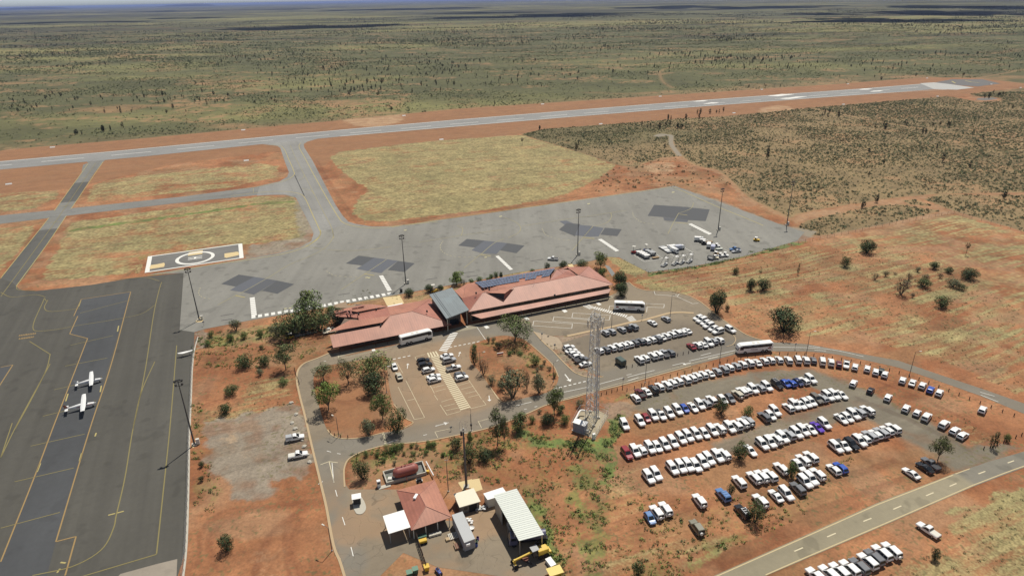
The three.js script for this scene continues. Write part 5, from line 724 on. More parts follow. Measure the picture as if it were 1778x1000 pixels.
function plant(kind, bx, by, ty, w, label, cat, group) { // pixel of the foot, pixel row of the top, width in pixels
  const i = Math.floor(tr() * TREE[kind].length), key = kind + i, p = P(bx, by), h = Math.max(0.5, heightTo(p, lerp(bx, 930, (by - ty) / 3000), ty)), wd = w * mPerPx(bx, by, h * 0.5), turn = tr() * 6.28, s = [wd, h, wd], name = cat === 'tree' ? { gum: 'eucalyptus_tree', bright: 'eucalyptus_tree', open: 'eucalyptus_tree', oak: 'desert_oak_tree', lollipop: 'desert_oak_tree', column: 'conical_tree' }[kind] ?? 'tree' : 'shrub';
  p.y = 0.02;
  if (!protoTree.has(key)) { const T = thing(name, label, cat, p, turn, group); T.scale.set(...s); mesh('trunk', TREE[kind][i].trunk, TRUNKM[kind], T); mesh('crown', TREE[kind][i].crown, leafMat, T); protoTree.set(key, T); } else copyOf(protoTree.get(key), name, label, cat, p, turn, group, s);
}
const plants = (text, group) => text.trim().split('\n').forEach((l) => { const [k, x, y, t, w, c, ...lab] = l.trim().split(/\s+/); plant(k, +x, +y, +t, +w, lab.join(' '), c === 't' ? 'tree' : 'shrub', group); });
plants(`
gum 536 562 500 48 t tall green gum rising over the shrubs west of the terminal
shrub 503 586 536 46 s dark wide shrub below the tall gum, left part of the clump
shrub 526 577 538 40 s dark shrub in the middle of the clump west of the terminal
shrub 556 575 536 44 s dark shrub right of the clump west of the terminal
greyish 584 562 532 32 s dark shrub against the west end of the terminal roof
greyish 482 584 558 34 s grey-green low shrub at the left end of the terminal clump
green 575 545 528 20 s small shrub behind the plant room at the terminal's west end
greyish 409 574 552 20 s lone grey shrub at the apron edge left of the terminal garden
green 366 585 572 12 s small green shrub in the garden bed near the apron mast
green 400 592 578 14 s green shrub low in the garden bed below the grey shrub
green 423 588 574 15 s green shrub in the middle of the apron garden bed
green 452 586 570 13 s green shrub at the right of the apron garden bed
green 360 601 589 12 s green shrub at the corner of the apron garden bed
open 496 642 597 37 t open-crowned tree with bare trunk on earth left of the road
shrub 425 638 612 31 s round dark shrub on bare earth beside the apron
shrub 459 634 615 24 s smaller round shrub right of the round dark one
shrub 453.5 606 598 9 s tiny shrub above the round shrubs near the apron
greyish 452 652 638 14 s pale small shrub below the two round shrubs
green 492 668 655 18 s low green shrub in the shade of the open-crowned tree
shrub 402 685 664 26 s dark shrub on the bare earth below the sandy track
shrub 391 719 699 24 s dark shrub at the upper edge of the gravel yard
dark 349.5 811 799 10 s small dark shrub by the apron fence below the mast
dark 349.5 836 825 10 s small dark shrub by the fence, below another like it
dark 394 956 925 28 s round dark-green shrub alone on rutted earth at lower left
open 562 661 632 38 t open grey-green tree in the top left of the west garden
bright 570 712 659 44 t bright green tree leaning over the road in the west garden
open 605 667 625 36 t thin grey tree in the top of the west garden
gum 650 655 618 62 t broad green gum at the top right of the west garden
dark 650 682 644 44 s dense dark shrub beneath the broad gum in the west garden
gum 664 728 682 36 t green tree at the right edge of the west garden
greyish 640 757 724 28 s grey shrub at the bottom of the west garden
shrub 689 751 704 40 s dark bushy tree at the lower right corner of the west garden
gum 894 592 551 56 t large gum at the top of the east garden by the loop road
dark 866 606 593 14 s small dark bush beside the large gum in the east garden
shrub 824 633 600 15 s narrow shrub on the left edge of the east garden
green 824 606 597 10 s small green shrub at the top left of the east garden
greyish 848 595 584 8 s thin small shrub, left of two at the top of the east garden
greyish 857 595 585 9 s thin small shrub, right of two at the top of the east garden
green 929.5 634 616 17 s round bright green bush in the east garden
bare 839 651 619 22 s bare twiggy shrub at the lower left of the east garden
greyish 853 668 651 18 s low grey shrub near the east garden's lower left edge
greyish 890 691 638 50 s broad grey twiggy bush low in the east garden
greyish 870 677 659 15 s small grey bush left of the broad twiggy one
bare 884 652 633 20 s bare brown bush above the broad grey bush
greyish 936 683 646 27 s grey bushy tree at the lower right of the east garden
bare 915 676 643 13 s thin bare bush between the two grey bushes
green 885 617 609 11 s low green shrub in the middle of the east garden
green 903 616 609 12 s low green shrub right of the garden middle
greyish 945.5 632 625 8 s tiny shrub beside the round bright bush
greyish 940 640 633 10 s small pale shrub below the round bright bush
greyish 954 643 636 9 s small pale shrub near the right tip of the east garden
green 962.7 656 645 8 s dark small shrub at the right tip of the east garden
greyish 933 645 639 8 s tiny pale shrub left of the garden's right tip
gum 962.5 722 676 31 t round-crowned tree with clear trunk below the junction
dark 950 737 717 26 s dense dark bush at the foot of the round-crowned tree
shrub 973 717 703 18 s grey-green bush right of the round-crowned tree
green 980 737 720 20 s bright green bush near the tower shelter
green 924 734 720 13 s small round bush above the weedy strip
shrub 901 748 715 34 s broad dark bush below the road, right of tall trees
greyish 937 718 711 9 s tiny bush at the roadside left of the round-crowned tree
greyish 1007 707 693 17 s grey bush just behind the lattice tower compound
open 864 774 714 35 t tall slim tree, left of the pair above the depot
open 876 776 722 22 t tall slim tree, right of the pair above the depot
shrub 815 804 769 32 s dark bush at the foot of the tall mast
dark 840 800 778 30 s dark spreading bush in the shade of the tall trees
shrub 792 780 758 24 s round olive bush below the road left of the mast
green 815.5 766 749 12 s small green shrub by the road above the mast
shrub 630 832 797 30 s bushy green shrub at the road bend left of the tank
green 674 786 772 22 s green roadside shrub, left part of the long clump
green 686 783 770 22 s green roadside shrub, right part of the long clump
green 697 777 768 11 s small shrub right of the long roadside clump
green 744 776 766 14 s shrub, left of the pair at the roadside
green 753 776 766 14 s shrub, right of the pair at the roadside
green 715 777 770 10 s small roadside shrub between the clump and the pair
greyish 724 778 771 9 s paler small shrub beside it at the roadside
green 636 793 783 11 s small shrub at the road bend
green 666 802 793 9 s small round shrub above the tank bund's left end
green 713 806 797 9 s small round shrub touching the tank bund
green 717.5 791 783 11 s small round shrub above the tank
green 740 789 781 10 s small shrub right above the tank bund
green 701.5 790 783 8 s tiny round shrub above the middle of the tank
green 769 793 785 8 s tiny shrub on bare earth left of the mast
green 783.4 796 789 7 s tiniest shrub beside the mast
greyish 685 807 799 9 s grey shrub at the upper edge of the bund
green 654 794 785 9 s small shrub between the bend and the clump
dark 710.5 514 500 19 s round dark shrub airside, left of the entrance canopy
dark 745 507 493 17 s round dark shrub behind the entrance canopy, left
dark 765 505 494 13 s round dark shrub behind the entrance canopy, right
bright 793 494 471 23 t small light green tree airside of the terminal
bare 804 497 483 14 s bare shrub at the west end of the solar roof
green 818.5 492 483 10 s airside shrub, first along the solar roof
green 833 490 480 13 s airside shrub, second along the solar roof
green 848 487 480 10 s airside shrub, third along the solar roof
green 853 485 475 9 s airside shrub, fourth along the solar roof
green 861 484 471 10 s airside shrub, fifth along the solar roof
dark 870 484 471 7 s narrow dark airside shrub by the white ladder bar
green 924 475 466 10 s airside shrub left of the parked pickup
dark 950 470 455 11 s upright dark shrub below the parked pickup
dark 978 465 453 17 s round dark airside shrub near the east end
shrub 1010 464 450 24 s wide shrub at the east end of the terminal
gum 1043 466 438 27 t green tree behind the terminal's east end
green 1046 478 463 16 s bright shrub at the foot of that tree
dark 1076.5 497 468 28 t dark tree at the terminal's east corner, upper
dark 1079 514 489 25 s dark bush below the tree at the east corner
dark 1244 544 500 32 t dark bushy tree beside the bend of the coach road
dark 1263 540 528 9 s small dark bush at the right foot of that tree
shrub 1278 476 463 14 s olive bush alone in the field above the dark pair
lollipop 1319.5 481 468 8 t small thin tree just behind the dark pair of bushes
dark 1304 504 481 18 s dark bush, left of the touching pair in the field
dark 1325 504 481 25 s dark bush, right of the touching pair in the field
dark 1361 575 532 60 t largest dark spreading tree by the curved road
dark 1506 439 413 31 s large round dark bush at the top of the dry field
shrub 1467.5 463 443 20 s round bush left below the large top bush
column 1386 476 456 6 t very narrow upright tree in the dry field
lollipop 1678 443 419 11 t spindly tree with tuft on a thin trunk in the field
bare 1520 486 473 14 s bare brown shrub, first of the cluster in the dry field
bare 1538.5 480 468 12 s bare brown shrub, second of the cluster in the field
bare 1555 477 472 8 s tiny bare shrub between the cluster's first bushes
bare 1565 512 480 28 s big bare dark bush low in the cluster
bare 1579 487 471 14 s bare bush just above the big bare one
shrub 1604 498 480 30 s green bush in the middle of the cluster
bare 1608 486 474 14 s brown bush behind the cluster's green bush
greyish 1594.5 472 462 10 s pale small bush at the top of the cluster
dark 1622 467 452 17 s dark bush at the top of the cluster
bare 1633 483 472 11 s small bare bush right of the green one
dark 1648 474 462 16 s round dark bush right of the cluster's top
dark 1683 484 463 32 s wide dark bush at the right of the cluster
greyish 1655 498 482 26 s grey thin bush below the round dark one
dark 1669 503 491 20 s low flat bush under the wide dark one
shrub 1636 534 509 26 s round bush standing below the cluster
bare 1585 517 507 9 s tiny bare bush at the cluster's lower edge
open 1629 800 755 34 t tree with thick crown beside the highway junction
column 1725 779 744 20 t dark conical tree near the right edge of the car park
green 1749 767 750 13 s sparse light green bush right of the conical tree
dark 1252 718 692 26 s round dark bush between the first car park rows
green 1297.5 724 703 22 s green bush between rows, right of the round dark one
shrub 1284 797 763 28 s tall bush at the right end of the third row's first half
green 1374 828 796 20 s leaning bush among the fifth row cars
dark 1268 862 838 14 s small bush beside the blue car with boards
shrub 1311 907 861 31 s bush overhanging a white and a black car
dark 1624 972 946 17 s small dark bush in dry grass beyond the highway
shrub 1108 1001 973 26 s bush at the very bottom edge left of the highway
lollipop 907 251 239 7 t lone pair-like dark tree at the top of the big mown field
`, 'trees and shrubs of the airport grounds');
// scattered desert trees and scrub beyond the airfield
{
  const r = rng(2024), airAt = maskFor([-900, 1100, -1400, -60], 1000, 670), spots = [], bushes = [];
  const inView = (x, z) => z < -60 && Math.abs(x) < 30 + -z * 0.83;
  const inScrub = (x, z) => { const d = NORTH(x, z); if (d > 1150) return true; if (x < -900 || x > 1100 || z < -1400) return d > 720; return airAt(0, x, z) < 0.1 && airAt(4, x, z) < 0.2 && airAt(3, x, z) < 0.2; };
  // a few stands of trees read off the photograph
  for (const [x, y, n, w] of [[1165, 222, 5, 60], [1190, 208, 6, 60], [1230, 198, 6, 60], [1130, 220, 4, 40], [1450, 200, 6, 70], [1560, 215, 4, 60], [1530, 224, 3, 20], [1600, 232, 3, 30], [1640, 216, 4, 60], [1745, 165, 6, 40], [1720, 170, 3, 20], [140, 232, 4, 30], [180, 228, 6, 24], [220, 222, 3, 20], [40, 195, 4, 40], [100, 165, 3, 40], [560, 125, 16, 80], [520, 140, 8, 60], [620, 160, 18, 90], [780, 120, 16, 60], [760, 145, 8, 60], [1110, 120, 14, 120], [960, 130, 14, 120], [870, 140, 10, 100], [940, 225, 2, 8], [1743, 345, 2, 6], [1500, 362, 2, 10], [1523, 352, 2, 8]]) for (let k = 0; k < n; k++) { const p = P(x + (r() - 0.5) * w, y + (r() - 0.5) * w * 0.16); spots.push([p.x, p.z, 0.5 + r() * 0.5]); }
  for (let k = 0; k < 95000; k++) {
    const z = -60 - Math.pow(r(), 0.62) * 5200, x = (r() * 2 - 1) * (30 - z * 0.83); if (!inView(x, z) || !inScrub(x, z)) continue;
    const c = fbm(x / 210 + 5, z / 170 + 3, 3), d = NORTH(x, z), east = sstep(-700, 700, x + 200 * (vn(x / 300, z / 300) - 0.5));
    if (r() > sstep(0.42, 0.74, c) * (d > 640 ? 0.22 + 0.62 * east * sstep(760, 1200, d) + 0.3 * sstep(1600, 2600, d) : 0.05)) continue;
    spots.push([x, z, 0.55 + r() * r() * 0.75]);
  }
  spots.sort((a, b) => Math.hypot(a[0], a[1]) - Math.hypot(b[0], b[1]));
  const say = (x, z) => { const d = NORTH(x, z); return d > 640 ? 'dark slender desert tree in scrub on the far side of the runway' : 'dark slender desert tree in scrub between runway and dry field'; };
  const protos = [0, 1, 2].map(() => null);
  spots.slice(0, 290).forEach(([x, z, s], i) => {
    const v = i % 3, h = 6.4 * s, w = 3.0 * s * (0.7 + r() * 0.9), p = new THREE.Vector3(x, height(x, z) - 0.05, z), g = NORTH(x, z) > 640 ? 'desert trees beyond the runway' : 'desert trees in the scrub this side of the runway';
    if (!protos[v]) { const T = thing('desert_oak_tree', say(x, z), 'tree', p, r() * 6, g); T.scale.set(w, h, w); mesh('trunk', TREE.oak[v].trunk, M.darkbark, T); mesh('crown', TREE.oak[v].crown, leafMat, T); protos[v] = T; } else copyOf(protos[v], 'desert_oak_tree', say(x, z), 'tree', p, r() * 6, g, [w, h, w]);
  });
  const mat4 = new THREE.Matrix4(), Q = new THREE.Quaternion(), Y = new THREE.Vector3(0, 1, 0);
  const scatter = (name, label, geo, list) => { const m = new THREE.InstancedMesh(geo, leafMat, list.length); list.forEach(([x, y, z, w, h], i) => { mat4.compose(new THREE.Vector3(x, y, z), Q.setFromAxisAngle(Y, r() * 6.28), new THREE.Vector3(w, h, w)); m.setMatrixAt(i, mat4); }); add(m, name); m.castShadow = m.receiveShadow = true; m.userData.kind = 'stuff'; m.userData.label = label; };
  const withTrunk = (k) => { const t = TREE.oak[k].trunk.clone(), n = t.attributes.position.count, c = new Float32Array(n * 3).fill(0.04); t.setAttribute('color', new THREE.BufferAttribute(c, 3)); t.deleteAttribute('uv'); return mergeGeometries([TREE.oak[k].crown, t]); };
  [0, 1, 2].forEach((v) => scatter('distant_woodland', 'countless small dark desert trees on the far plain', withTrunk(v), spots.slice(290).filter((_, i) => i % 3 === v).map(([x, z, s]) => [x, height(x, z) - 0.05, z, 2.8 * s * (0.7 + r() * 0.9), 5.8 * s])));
  // low scrub
  const tuft = (seed, tone) => crownGeo(seed, [[0, 0.4, 0, 0.5, 0.42, 0.5, 26]], 0.17, tone);
  const kinds = [tuft(1, [0.156, 0.172, 0.083]), tuft(2, [0.102, 0.120, 0.057]), tuft(3, [0.204, 0.215, 0.106])], lists = [[], [], []];
  for (let k = 0; k < 330000; k++) { // far side of the runway
    const z = -420 - Math.pow(r(), 0.8) * 2700, x = (r() * 2 - 1) * (30 - z * 0.83), d = NORTH(x, z); if (d < 640 || !inScrub(x, z)) continue; const c = fbm(x / 90 + 15, z / 55 + 3, 3);
    if (r() > (0.10 + 0.9 * sstep(0.40, 0.66, c)) * (1 - 0.7 * sstep(900, 2600, d))) continue;
    const s = (0.55 + r() * r() * 1.5) * (1 + sstep(900, 2400, d)); lists[Math.floor(r() * 2.99)].push([x, height(x, z) - 0.05, z, s * 1.35, s]);
  }
  for (let k = 0; k < 150000; k++) { // the hummocks between the runway and the dry field
    const x = -60 + r() * 720, z = -300 - r() * 520, d = NORTH(x, z); if (d > 640 || !inView(x, z) || !inScrub(x, z)) continue; const c = fbm(x / 40 + 15, z / 30 + 3, 3);
    if (r() > 0.35 + 0.65 * sstep(0.34, 0.56, c)) continue;
    const s = 0.42 + r() * r() * 1.1; lists[Math.floor(r() * 2.99)].push([x, -0.03, z, s * 1.4, s]);
  }
  { const a = P(1045, 320), b = P(1290, 345); for (let k = 0; k < 420; k++) { const p = P(1030 + r() * 265, 268 + r() * 82), u = 1030 + r(); if (airAt(0, p.x, p.z) < 0.1 || airAt(1, p.x, p.z) > 0.1 || airAt(4, p.x, p.z) > 0.3) continue; if (p.z > P(1171, 322).z + 4 && NORTH(p.x, p.z) < NORTH(P(1171, 318).x, P(1171, 318).z)) continue; const s = 0.5 + r() * r() * 1.6; lists[Math.floor(r() * 1.99)].push([p.x, -0.03, p.z, s * 1.4, s]); } }
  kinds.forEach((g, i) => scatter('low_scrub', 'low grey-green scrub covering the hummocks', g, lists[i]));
  // weeds and tussocks on the airfield earth
  const wm = maskFor([-180, 200, -300, -90], 1024, 566), weed = [tuft(11, [0.16, 0.24, 0.05]), tuft(12, [0.135, 0.175, 0.065]), tuft(13, [0.25, 0.24, 0.11])], wl3 = [[], [], []];
  for (let k = 0; k < 420000; k++) { const x = -180 + r() * 380, z = -300 + r() * 210, m = wm(2, x, z), g = wm(1, x, z); if (m > 0.1 && r() < m * sstep(0.42, 0.6, fbm(x / 2.6, z / 2.6, 3))) { const s = 0.25 + r() * r() * 0.75; wl3[r() < 0.6 ? 0 : 1].push([x, 0, z, s * 1.3, s * 0.8]); } else if (g > 0.1 && m <= 0.1 && r() < 0.03) { const s = 0.2 + r() * 0.4; wl3[2].push([x, 0, z, s * 1.5, s * 0.6]); } }
  weed.forEach((g, i) => scatter('weeds', ['fresh green weeds on the red earth', 'dull green weeds on the red earth', 'dry straw tussocks in the mown fields'][i], g, wl3[i]));
}

// scattered clouds over the far plain, whose shadows lie on it
{
  const r = rng(66), V = [];
  for (const [x, y, w, dz] of [[545, 47, 300, 260], [640, 44, 120, 160], [930, 28, 300, 420], [1010, 24, 200, 300], [860, 22, 160, 300], [1560, 36, 330, 300], [1480, 33, 140, 200], [1640, 22, 240, 700], [1300, 12.5, 260, 800], [1690, 12, 200, 900], [110, 39, 180, 260], [30, 24, 140, 700], [700, 16, 160, 900], [250, 20, 160, 800], [420, 17, 120, 900], [1150, 12, 160, 700], [330, 31, 90, 300], [1420, 24, 110, 300]]) {
    const g = P(x, y), W = w * mPerPx(x, y) / 2, h = 1250, c = g.clone().addScaledVector(SUN_DIR, h / SUN_DIR.y); 
    for (let i = 0; i < 26; i++) { const a = r() * 6.28, q = Math.sqrt(r()) * 1.15, k = (0.14 + r() * r() * 0.36) * (1.15 - q * 0.6), s = new THREE.IcosahedronGeometry(1, 2); s.scale(W * k * 1.5, Math.min(W, dz) * k * 0.4, dz * k * 1.5); s.translate(c.x + Math.cos(a) * q * W * 0.85, h + r() * 40, c.z + Math.sin(a) * q * dz * 0.85); V.push(s); }
  }
  const m = mesh('clouds', merge(V), std(0.9, 0.9, 0.9, 1)); m.userData.kind = 'stuff'; m.userData.label = 'scattered white clouds high over the far plain';
}

// ---------- cars ----------
const PAINT = { white: paint(0.80, 0.80, 0.78), silver: paint(0.42, 0.43, 0.44, 0.3), grey: paint(0.15, 0.155, 0.165, 0.3), black: paint(0.012, 0.013, 0.016, 0.25), red: paint(0.26, 0.012, 0.022, 0.3), darkred: paint(0.12, 0.012, 0.02, 0.3), blue: paint(0.03, 0.09, 0.42, 0.3), lightblue: paint(0.09, 0.20, 0.42, 0.3), navy: paint(0.018, 0.028, 0.10, 0.3), purple: paint(0.10, 0.03, 0.42, 0.3), khaki: paint(0.17, 0.16, 0.11, 0.5), brown: paint(0.12, 0.105, 0.085, 0.4), tan: paint(0.50, 0.46, 0.36, 0.4), darkgreen: paint(0.015, 0.03, 0.025, 0.4), cream: paint(0.7, 0.67, 0.52, 0.4) };
const wheelGeo = (() => { const g = cyl(0.37, 0.37, 0.25, 16, 0, 0, 0, (k) => k.rotateX(Math.PI / 2)); return g; })(), rimGeo = cyl(0.2, 0.2, 0.27, 10, 0, 0, 0, (k) => k.rotateX(Math.PI / 2)), rimMat = std(0.4, 0.4, 0.41, 0.4, { metalness: 0.6 });
// lower body stations and cabin levels of each kind of car, in metres, front towards +x
const KIND = {
  four_wheel_drive: { body: [[-2.42, 0.80, 0.48, 0.98], [-2.34, 0.93, 0.40, 1.10], [-1.2, 0.96, 0.34, 1.14], [0.9, 0.96, 0.34, 1.14], [1.5, 0.95, 0.36, 1.10], [2.2, 0.92, 0.40, 1.04], [2.40, 0.84, 0.46, 0.92], [2.46, 0.72, 0.5, 0.8]], cab: [[1.08, -2.34, 1.10, 0.92], [1.42, -2.28, 0.78, 0.89], [1.84, -2.14, 0.28, 0.80], [1.92, -2.02, 0.14, 0.72]], wb: [-1.45, 1.42], r: 1.05 },
  wagon: { body: [[-2.25, 0.76, 0.42, 0.86], [-2.18, 0.89, 0.34, 1.0], [-1.1, 0.92, 0.28, 1.02], [0.8, 0.92, 0.28, 1.01], [1.5, 0.90, 0.30, 0.94], [2.1, 0.84, 0.34, 0.82], [2.28, 0.66, 0.40, 0.70]], cab: [[0.96, -2.18, 1.10, 0.88], [1.25, -2.02, 0.72, 0.84], [1.58, -1.70, 0.18, 0.74], [1.65, -1.5, 0.0, 0.66]], wb: [-1.35, 1.35], r: 0.92 },
  sedan: { body: [[-2.38, 0.72, 0.42, 0.84], [-2.28, 0.87, 0.34, 0.96], [-1.2, 0.90, 0.27, 0.98], [0.8, 0.90, 0.27, 0.96], [1.6, 0.88, 0.29, 0.88], [2.2, 0.82, 0.33, 0.76], [2.4, 0.62, 0.4, 0.64]], cab: [[0.92, -1.75, 1.05, 0.86], [1.2, -1.3, 0.6, 0.80], [1.41, -0.85, 0.12, 0.70], [1.46, -0.7, -0.02, 0.62]], wb: [-1.4, 1.42], r: 0.9 },
  hatchback: { body: [[-1.98, 0.74, 0.42, 0.86], [-1.92, 0.85, 0.34, 0.96], [-1.0, 0.87, 0.28, 0.98], [0.8, 0.87, 0.28, 0.96], [1.4, 0.85, 0.30, 0.88], [1.85, 0.78, 0.34, 0.76], [1.98, 0.6, 0.4, 0.64]], cab: [[0.92, -1.92, 1.05, 0.84], [1.22, -1.75, 0.66, 0.80], [1.46, -1.45, 0.16, 0.70], [1.52, -1.3, 0.0, 0.62]], wb: [-1.22, 1.25], r: 0.86 },
  pickup: { body: [[-2.62, 0.86, 0.5, 1.0], [-2.56, 0.92, 0.44, 1.1], [-0.75, 0.93, 0.4, 1.1], [0.95, 0.93, 0.36, 1.1], [1.6, 0.92, 0.38, 1.06], [2.35, 0.88, 0.42, 0.98], [2.55, 0.76, 0.5, 0.86]], cab: [[1.05, -0.78, 1.20, 0.90], [1.4, -0.72, 0.85, 0.86], [1.74, -0.58, 0.38, 0.77], [1.80, -0.48, 0.24, 0.7]], wb: [-1.55, 1.55], r: 1.0, tray: true },
  van: { body: [[-2.4, 0.86, 0.42, 1.05], [-2.34, 0.92, 0.34, 1.15], [1.4, 0.93, 0.3, 1.15], [2.1, 0.90, 0.34, 1.05], [2.38, 0.74, 0.42, 0.85]], cab: [[1.1, -2.36, 2.0, 0.90], [1.5, -2.34, 1.62, 0.87], [1.95, -2.28, 1.05, 0.80], [2.02, -2.2, 0.9, 0.74]], wb: [-1.5, 1.5], r: 1.0 },
};
const glassParts = new Map();
function carGeos(kind) {
  if (glassParts.has(kind)) return glassParts.get(kind);
  const k = KIND[kind], L = k.cab, cuts = [];
  const body = [loftX(k.body.map((s) => [...s, 0.1])), loftY(L)];
  const at = (t) => { const n = t * (L.length - 2), i = Math.min(L.length - 3, Math.floor(n)), f = n - i, a = L[i], b = L[i + 1]; return a.map((v, q) => lerp(v, b[q], f)); };
  const a = at(0.06), m = at(0.5), b = at(0.92), front = (s) => [s[2] + 0.012, s[0]], e = 0.014;
  const pane = (p, q, x) => [[x(p)[0], p[0], p[3] - 0.14], [x(q)[0], q[0], q[3] - 0.14], [x(q)[0], q[0], -q[3] + 0.14], [x(p)[0], p[0], -p[3] + 0.14]];
  const screen = quads([pane(a, m, (s) => [s[2] + e]), pane(m, b, (s) => [s[2] + e])]), rear = quads([pane(at(0.2), m, (s) => [s[1] - e]), pane(m, at(0.88), (s) => [s[1] - e])]);
  const side = (z) => { const list = [], n = kind === 'pickup' ? 2 : 3; for (let i = 0; i < n; i++) for (const [p, q] of [[a, m], [m, b]]) { const x = (s, t) => lerp(s[1] + 0.16, s[2] - 0.16, t), t0 = i / n + 0.012, t1 = (i + 1) / n - 0.012; list.push([[x(p, t0), p[0], z * (p[3] + e)], [x(p, t1), p[0], z * (p[3] + e)], [x(q, t1), q[0], z * (q[3] + e)], [x(q, t0), q[0], z * (q[3] + e)]]); } return quads(list); };
  const last = k.body[k.body.length - 2], first = k.body[1];
  if (k.tray) cuts.push(box(1.72, 0.02, 1.6, -1.66, 1.112, 0));
  const out = { body: merge(body), windscreen: screen, rear_window: rear, side_window: [side(1), side(-1)], headlight: [1, -1].map((s) => box(0.12, 0.16, 0.34, last[0] - 0.01, last[3] - 0.1, s * (last[1] - 0.2))), tail_light: [1, -1].map((s) => box(0.06, 0.26, 0.18, first[0] - 0.04, first[3] - 0.2, s * (first[1] - 0.14))), tray: k.tray ? cuts[0] : null, bumper: box(0.1, 0.2, 1.5, k.body[0][0] - 0.01, k.body[0][2] + 0.12, 0) };
  glassParts.set(kind, out); return out;
}
const protoCars = new Map();
function carProto(kind, colour, extra = '') {
  const key = kind + colour + extra; if (protoCars.has(key)) return protoCars.get(key);
  const g = new THREE.Group(), k = KIND[kind], p = carGeos(kind);
  const m = (n, geo, mat, x, y, z) => { const o = new THREE.Mesh(geo, mat); o.name = n; o.castShadow = o.receiveShadow = true; if (x !== undefined) o.position.set(x, y, z); g.add(o); return o; };
  m('body', p.body, PAINT[colour]); m('windscreen', p.windscreen, M.glass); m('rear_window', p.rear_window, M.glass); p.side_window.forEach((s) => m('side_window', s, M.glass));
  p.headlight.forEach((h) => m('headlight', h, M.headlamp)); p.tail_light.forEach((h) => m('tail_light', h, M.tail)); m('bumper', p.bumper, M.dark);
  const w = k.body[2][1] - 0.1; for (const x of k.wb) for (const s of [-1, 1]) { const q = m('wheel', wheelGeo, M.tyre, x, 0.37, s * w); const r = new THREE.Mesh(rimGeo, rimMat); r.name = 'rim'; r.castShadow = true; q.add(r); }
  if (p.tray) m('tray', p.tray, extra.includes('c') ? M.offwhite : M.dark);
  if (extra.includes('s')) m('spare_wheel', cyl(0.38, 0.38, 0.24, 16, k.body[0][0] - 0.12, 1.12, -0.25, (q) => q.rotateZ(Math.PI / 2)), M.white);
  if (extra.includes('r')) { const t = k.cab[k.cab.length - 1]; m('roof_rack', merge([0.15, 0.5, 0.85].map((f) => box(0.09, 0.06, 1.3, lerp(t[1], t[2], f), t[0] + 0.1, 0)).concat([-0.6, 0.6].map((z) => box((t[2] - t[1]) * 0.95, 0.06, 0.07, (t[1] + t[2]) / 2, t[0] + 0.06, z)))), M.steel); }
  if (extra.includes('b')) { const t = k.cab[k.cab.length - 1]; for (let i = 0; i < 3; i++) m('roof_board', box(0.45, 0.05, 1.2, lerp(t[1] + 0.3, t[2] - 0.2, i / 2), t[0] + 0.05, 0), PAINT.lightblue); }
  if (extra.includes('k')) m('canopy', loftY([[1.1, -2.56, -0.8, 0.86, 0.08], [1.72, -2.5, -0.82, 0.8, 0.08], [1.78, -2.4, -0.9, 0.7, 0.08]]), PAINT.silver);
  protoCars.set(key, { g, used: false }); return protoCars.get(key);
}
const COLOUR = { w: 'white', s: 'silver', g: 'grey', k: 'black', r: 'red', d: 'darkred', b: 'blue', l: 'lightblue', n: 'navy', p: 'purple', h: 'khaki', o: 'brown', t: 'tan', e: 'darkgreen', c: 'cream' }, KINDS = { F: 'four_wheel_drive', W: 'wagon', S: 'sedan', H: 'hatchback', U: 'pickup', V: 'van' };
const SAYC = { darkred: 'dark red', lightblue: 'light blue', navy: 'dark blue', darkgreen: 'dark green' }, SAYK = { four_wheel_drive: 'four-wheel drive', wagon: 'wagon', sedan: 'sedan', hatchback: 'hatchback', pickup: 'pickup', van: 'van' };
const ORD = ['', 'first', 'second', 'third', 'fourth', 'fifth', 'sixth', 'seventh', 'eighth', 'ninth', 'tenth', 'eleventh', 'twelfth', 'thirteenth', 'fourteenth', 'fifteenth', 'sixteenth', 'seventeenth', 'eighteenth', 'nineteenth', 'twentieth', 'twenty-first', 'twenty-second', 'twenty-third', 'twenty-fourth', 'twenty-fifth', 'twenty-sixth', 'twenty-seventh', 'twenty-eighth', 'twenty-ninth', 'thirtieth', 'thirty-first', 'thirty-second', 'thirty-third', 'thirty-fourth', 'thirty-fifth', 'thirty-sixth', 'thirty-seventh', 'thirty-eighth'];
function putCar(code, px, py, turn, label, group) { // code: colour letter, kind letter, extras
  const kind = KINDS[code[1]], colour = COLOUR[code[0]], extra = code.slice(2).replace(/[fx]/g, ''), pr = carProto(kind, colour, extra), p = P(px, py, 0.85); p.y = groundAt(px, py);
  const category = kind === 'pickup' ? 'pickup' : kind === 'van' ? 'van' : 'car', name = { four_wheel_drive: 'four_wheel_drive_car', wagon: 'wagon_car', sedan: 'sedan_car', hatchback: 'hatchback_car', pickup: 'pickup_truck', van: 'passenger_van' }[kind];
  const said = label.replace('%', `${SAYC[colour] ?? colour} ${SAYK[kind]}`);
  if (!pr.used) { pr.used = true; pr.g.position.copy(p); pr.g.rotation.y = turn; add(pr.g, name); tag(pr.g, said, category, group); } else copyOf(pr.g, name, said, category, p, turn, group);
}
function groundAt() { return 0.1; }
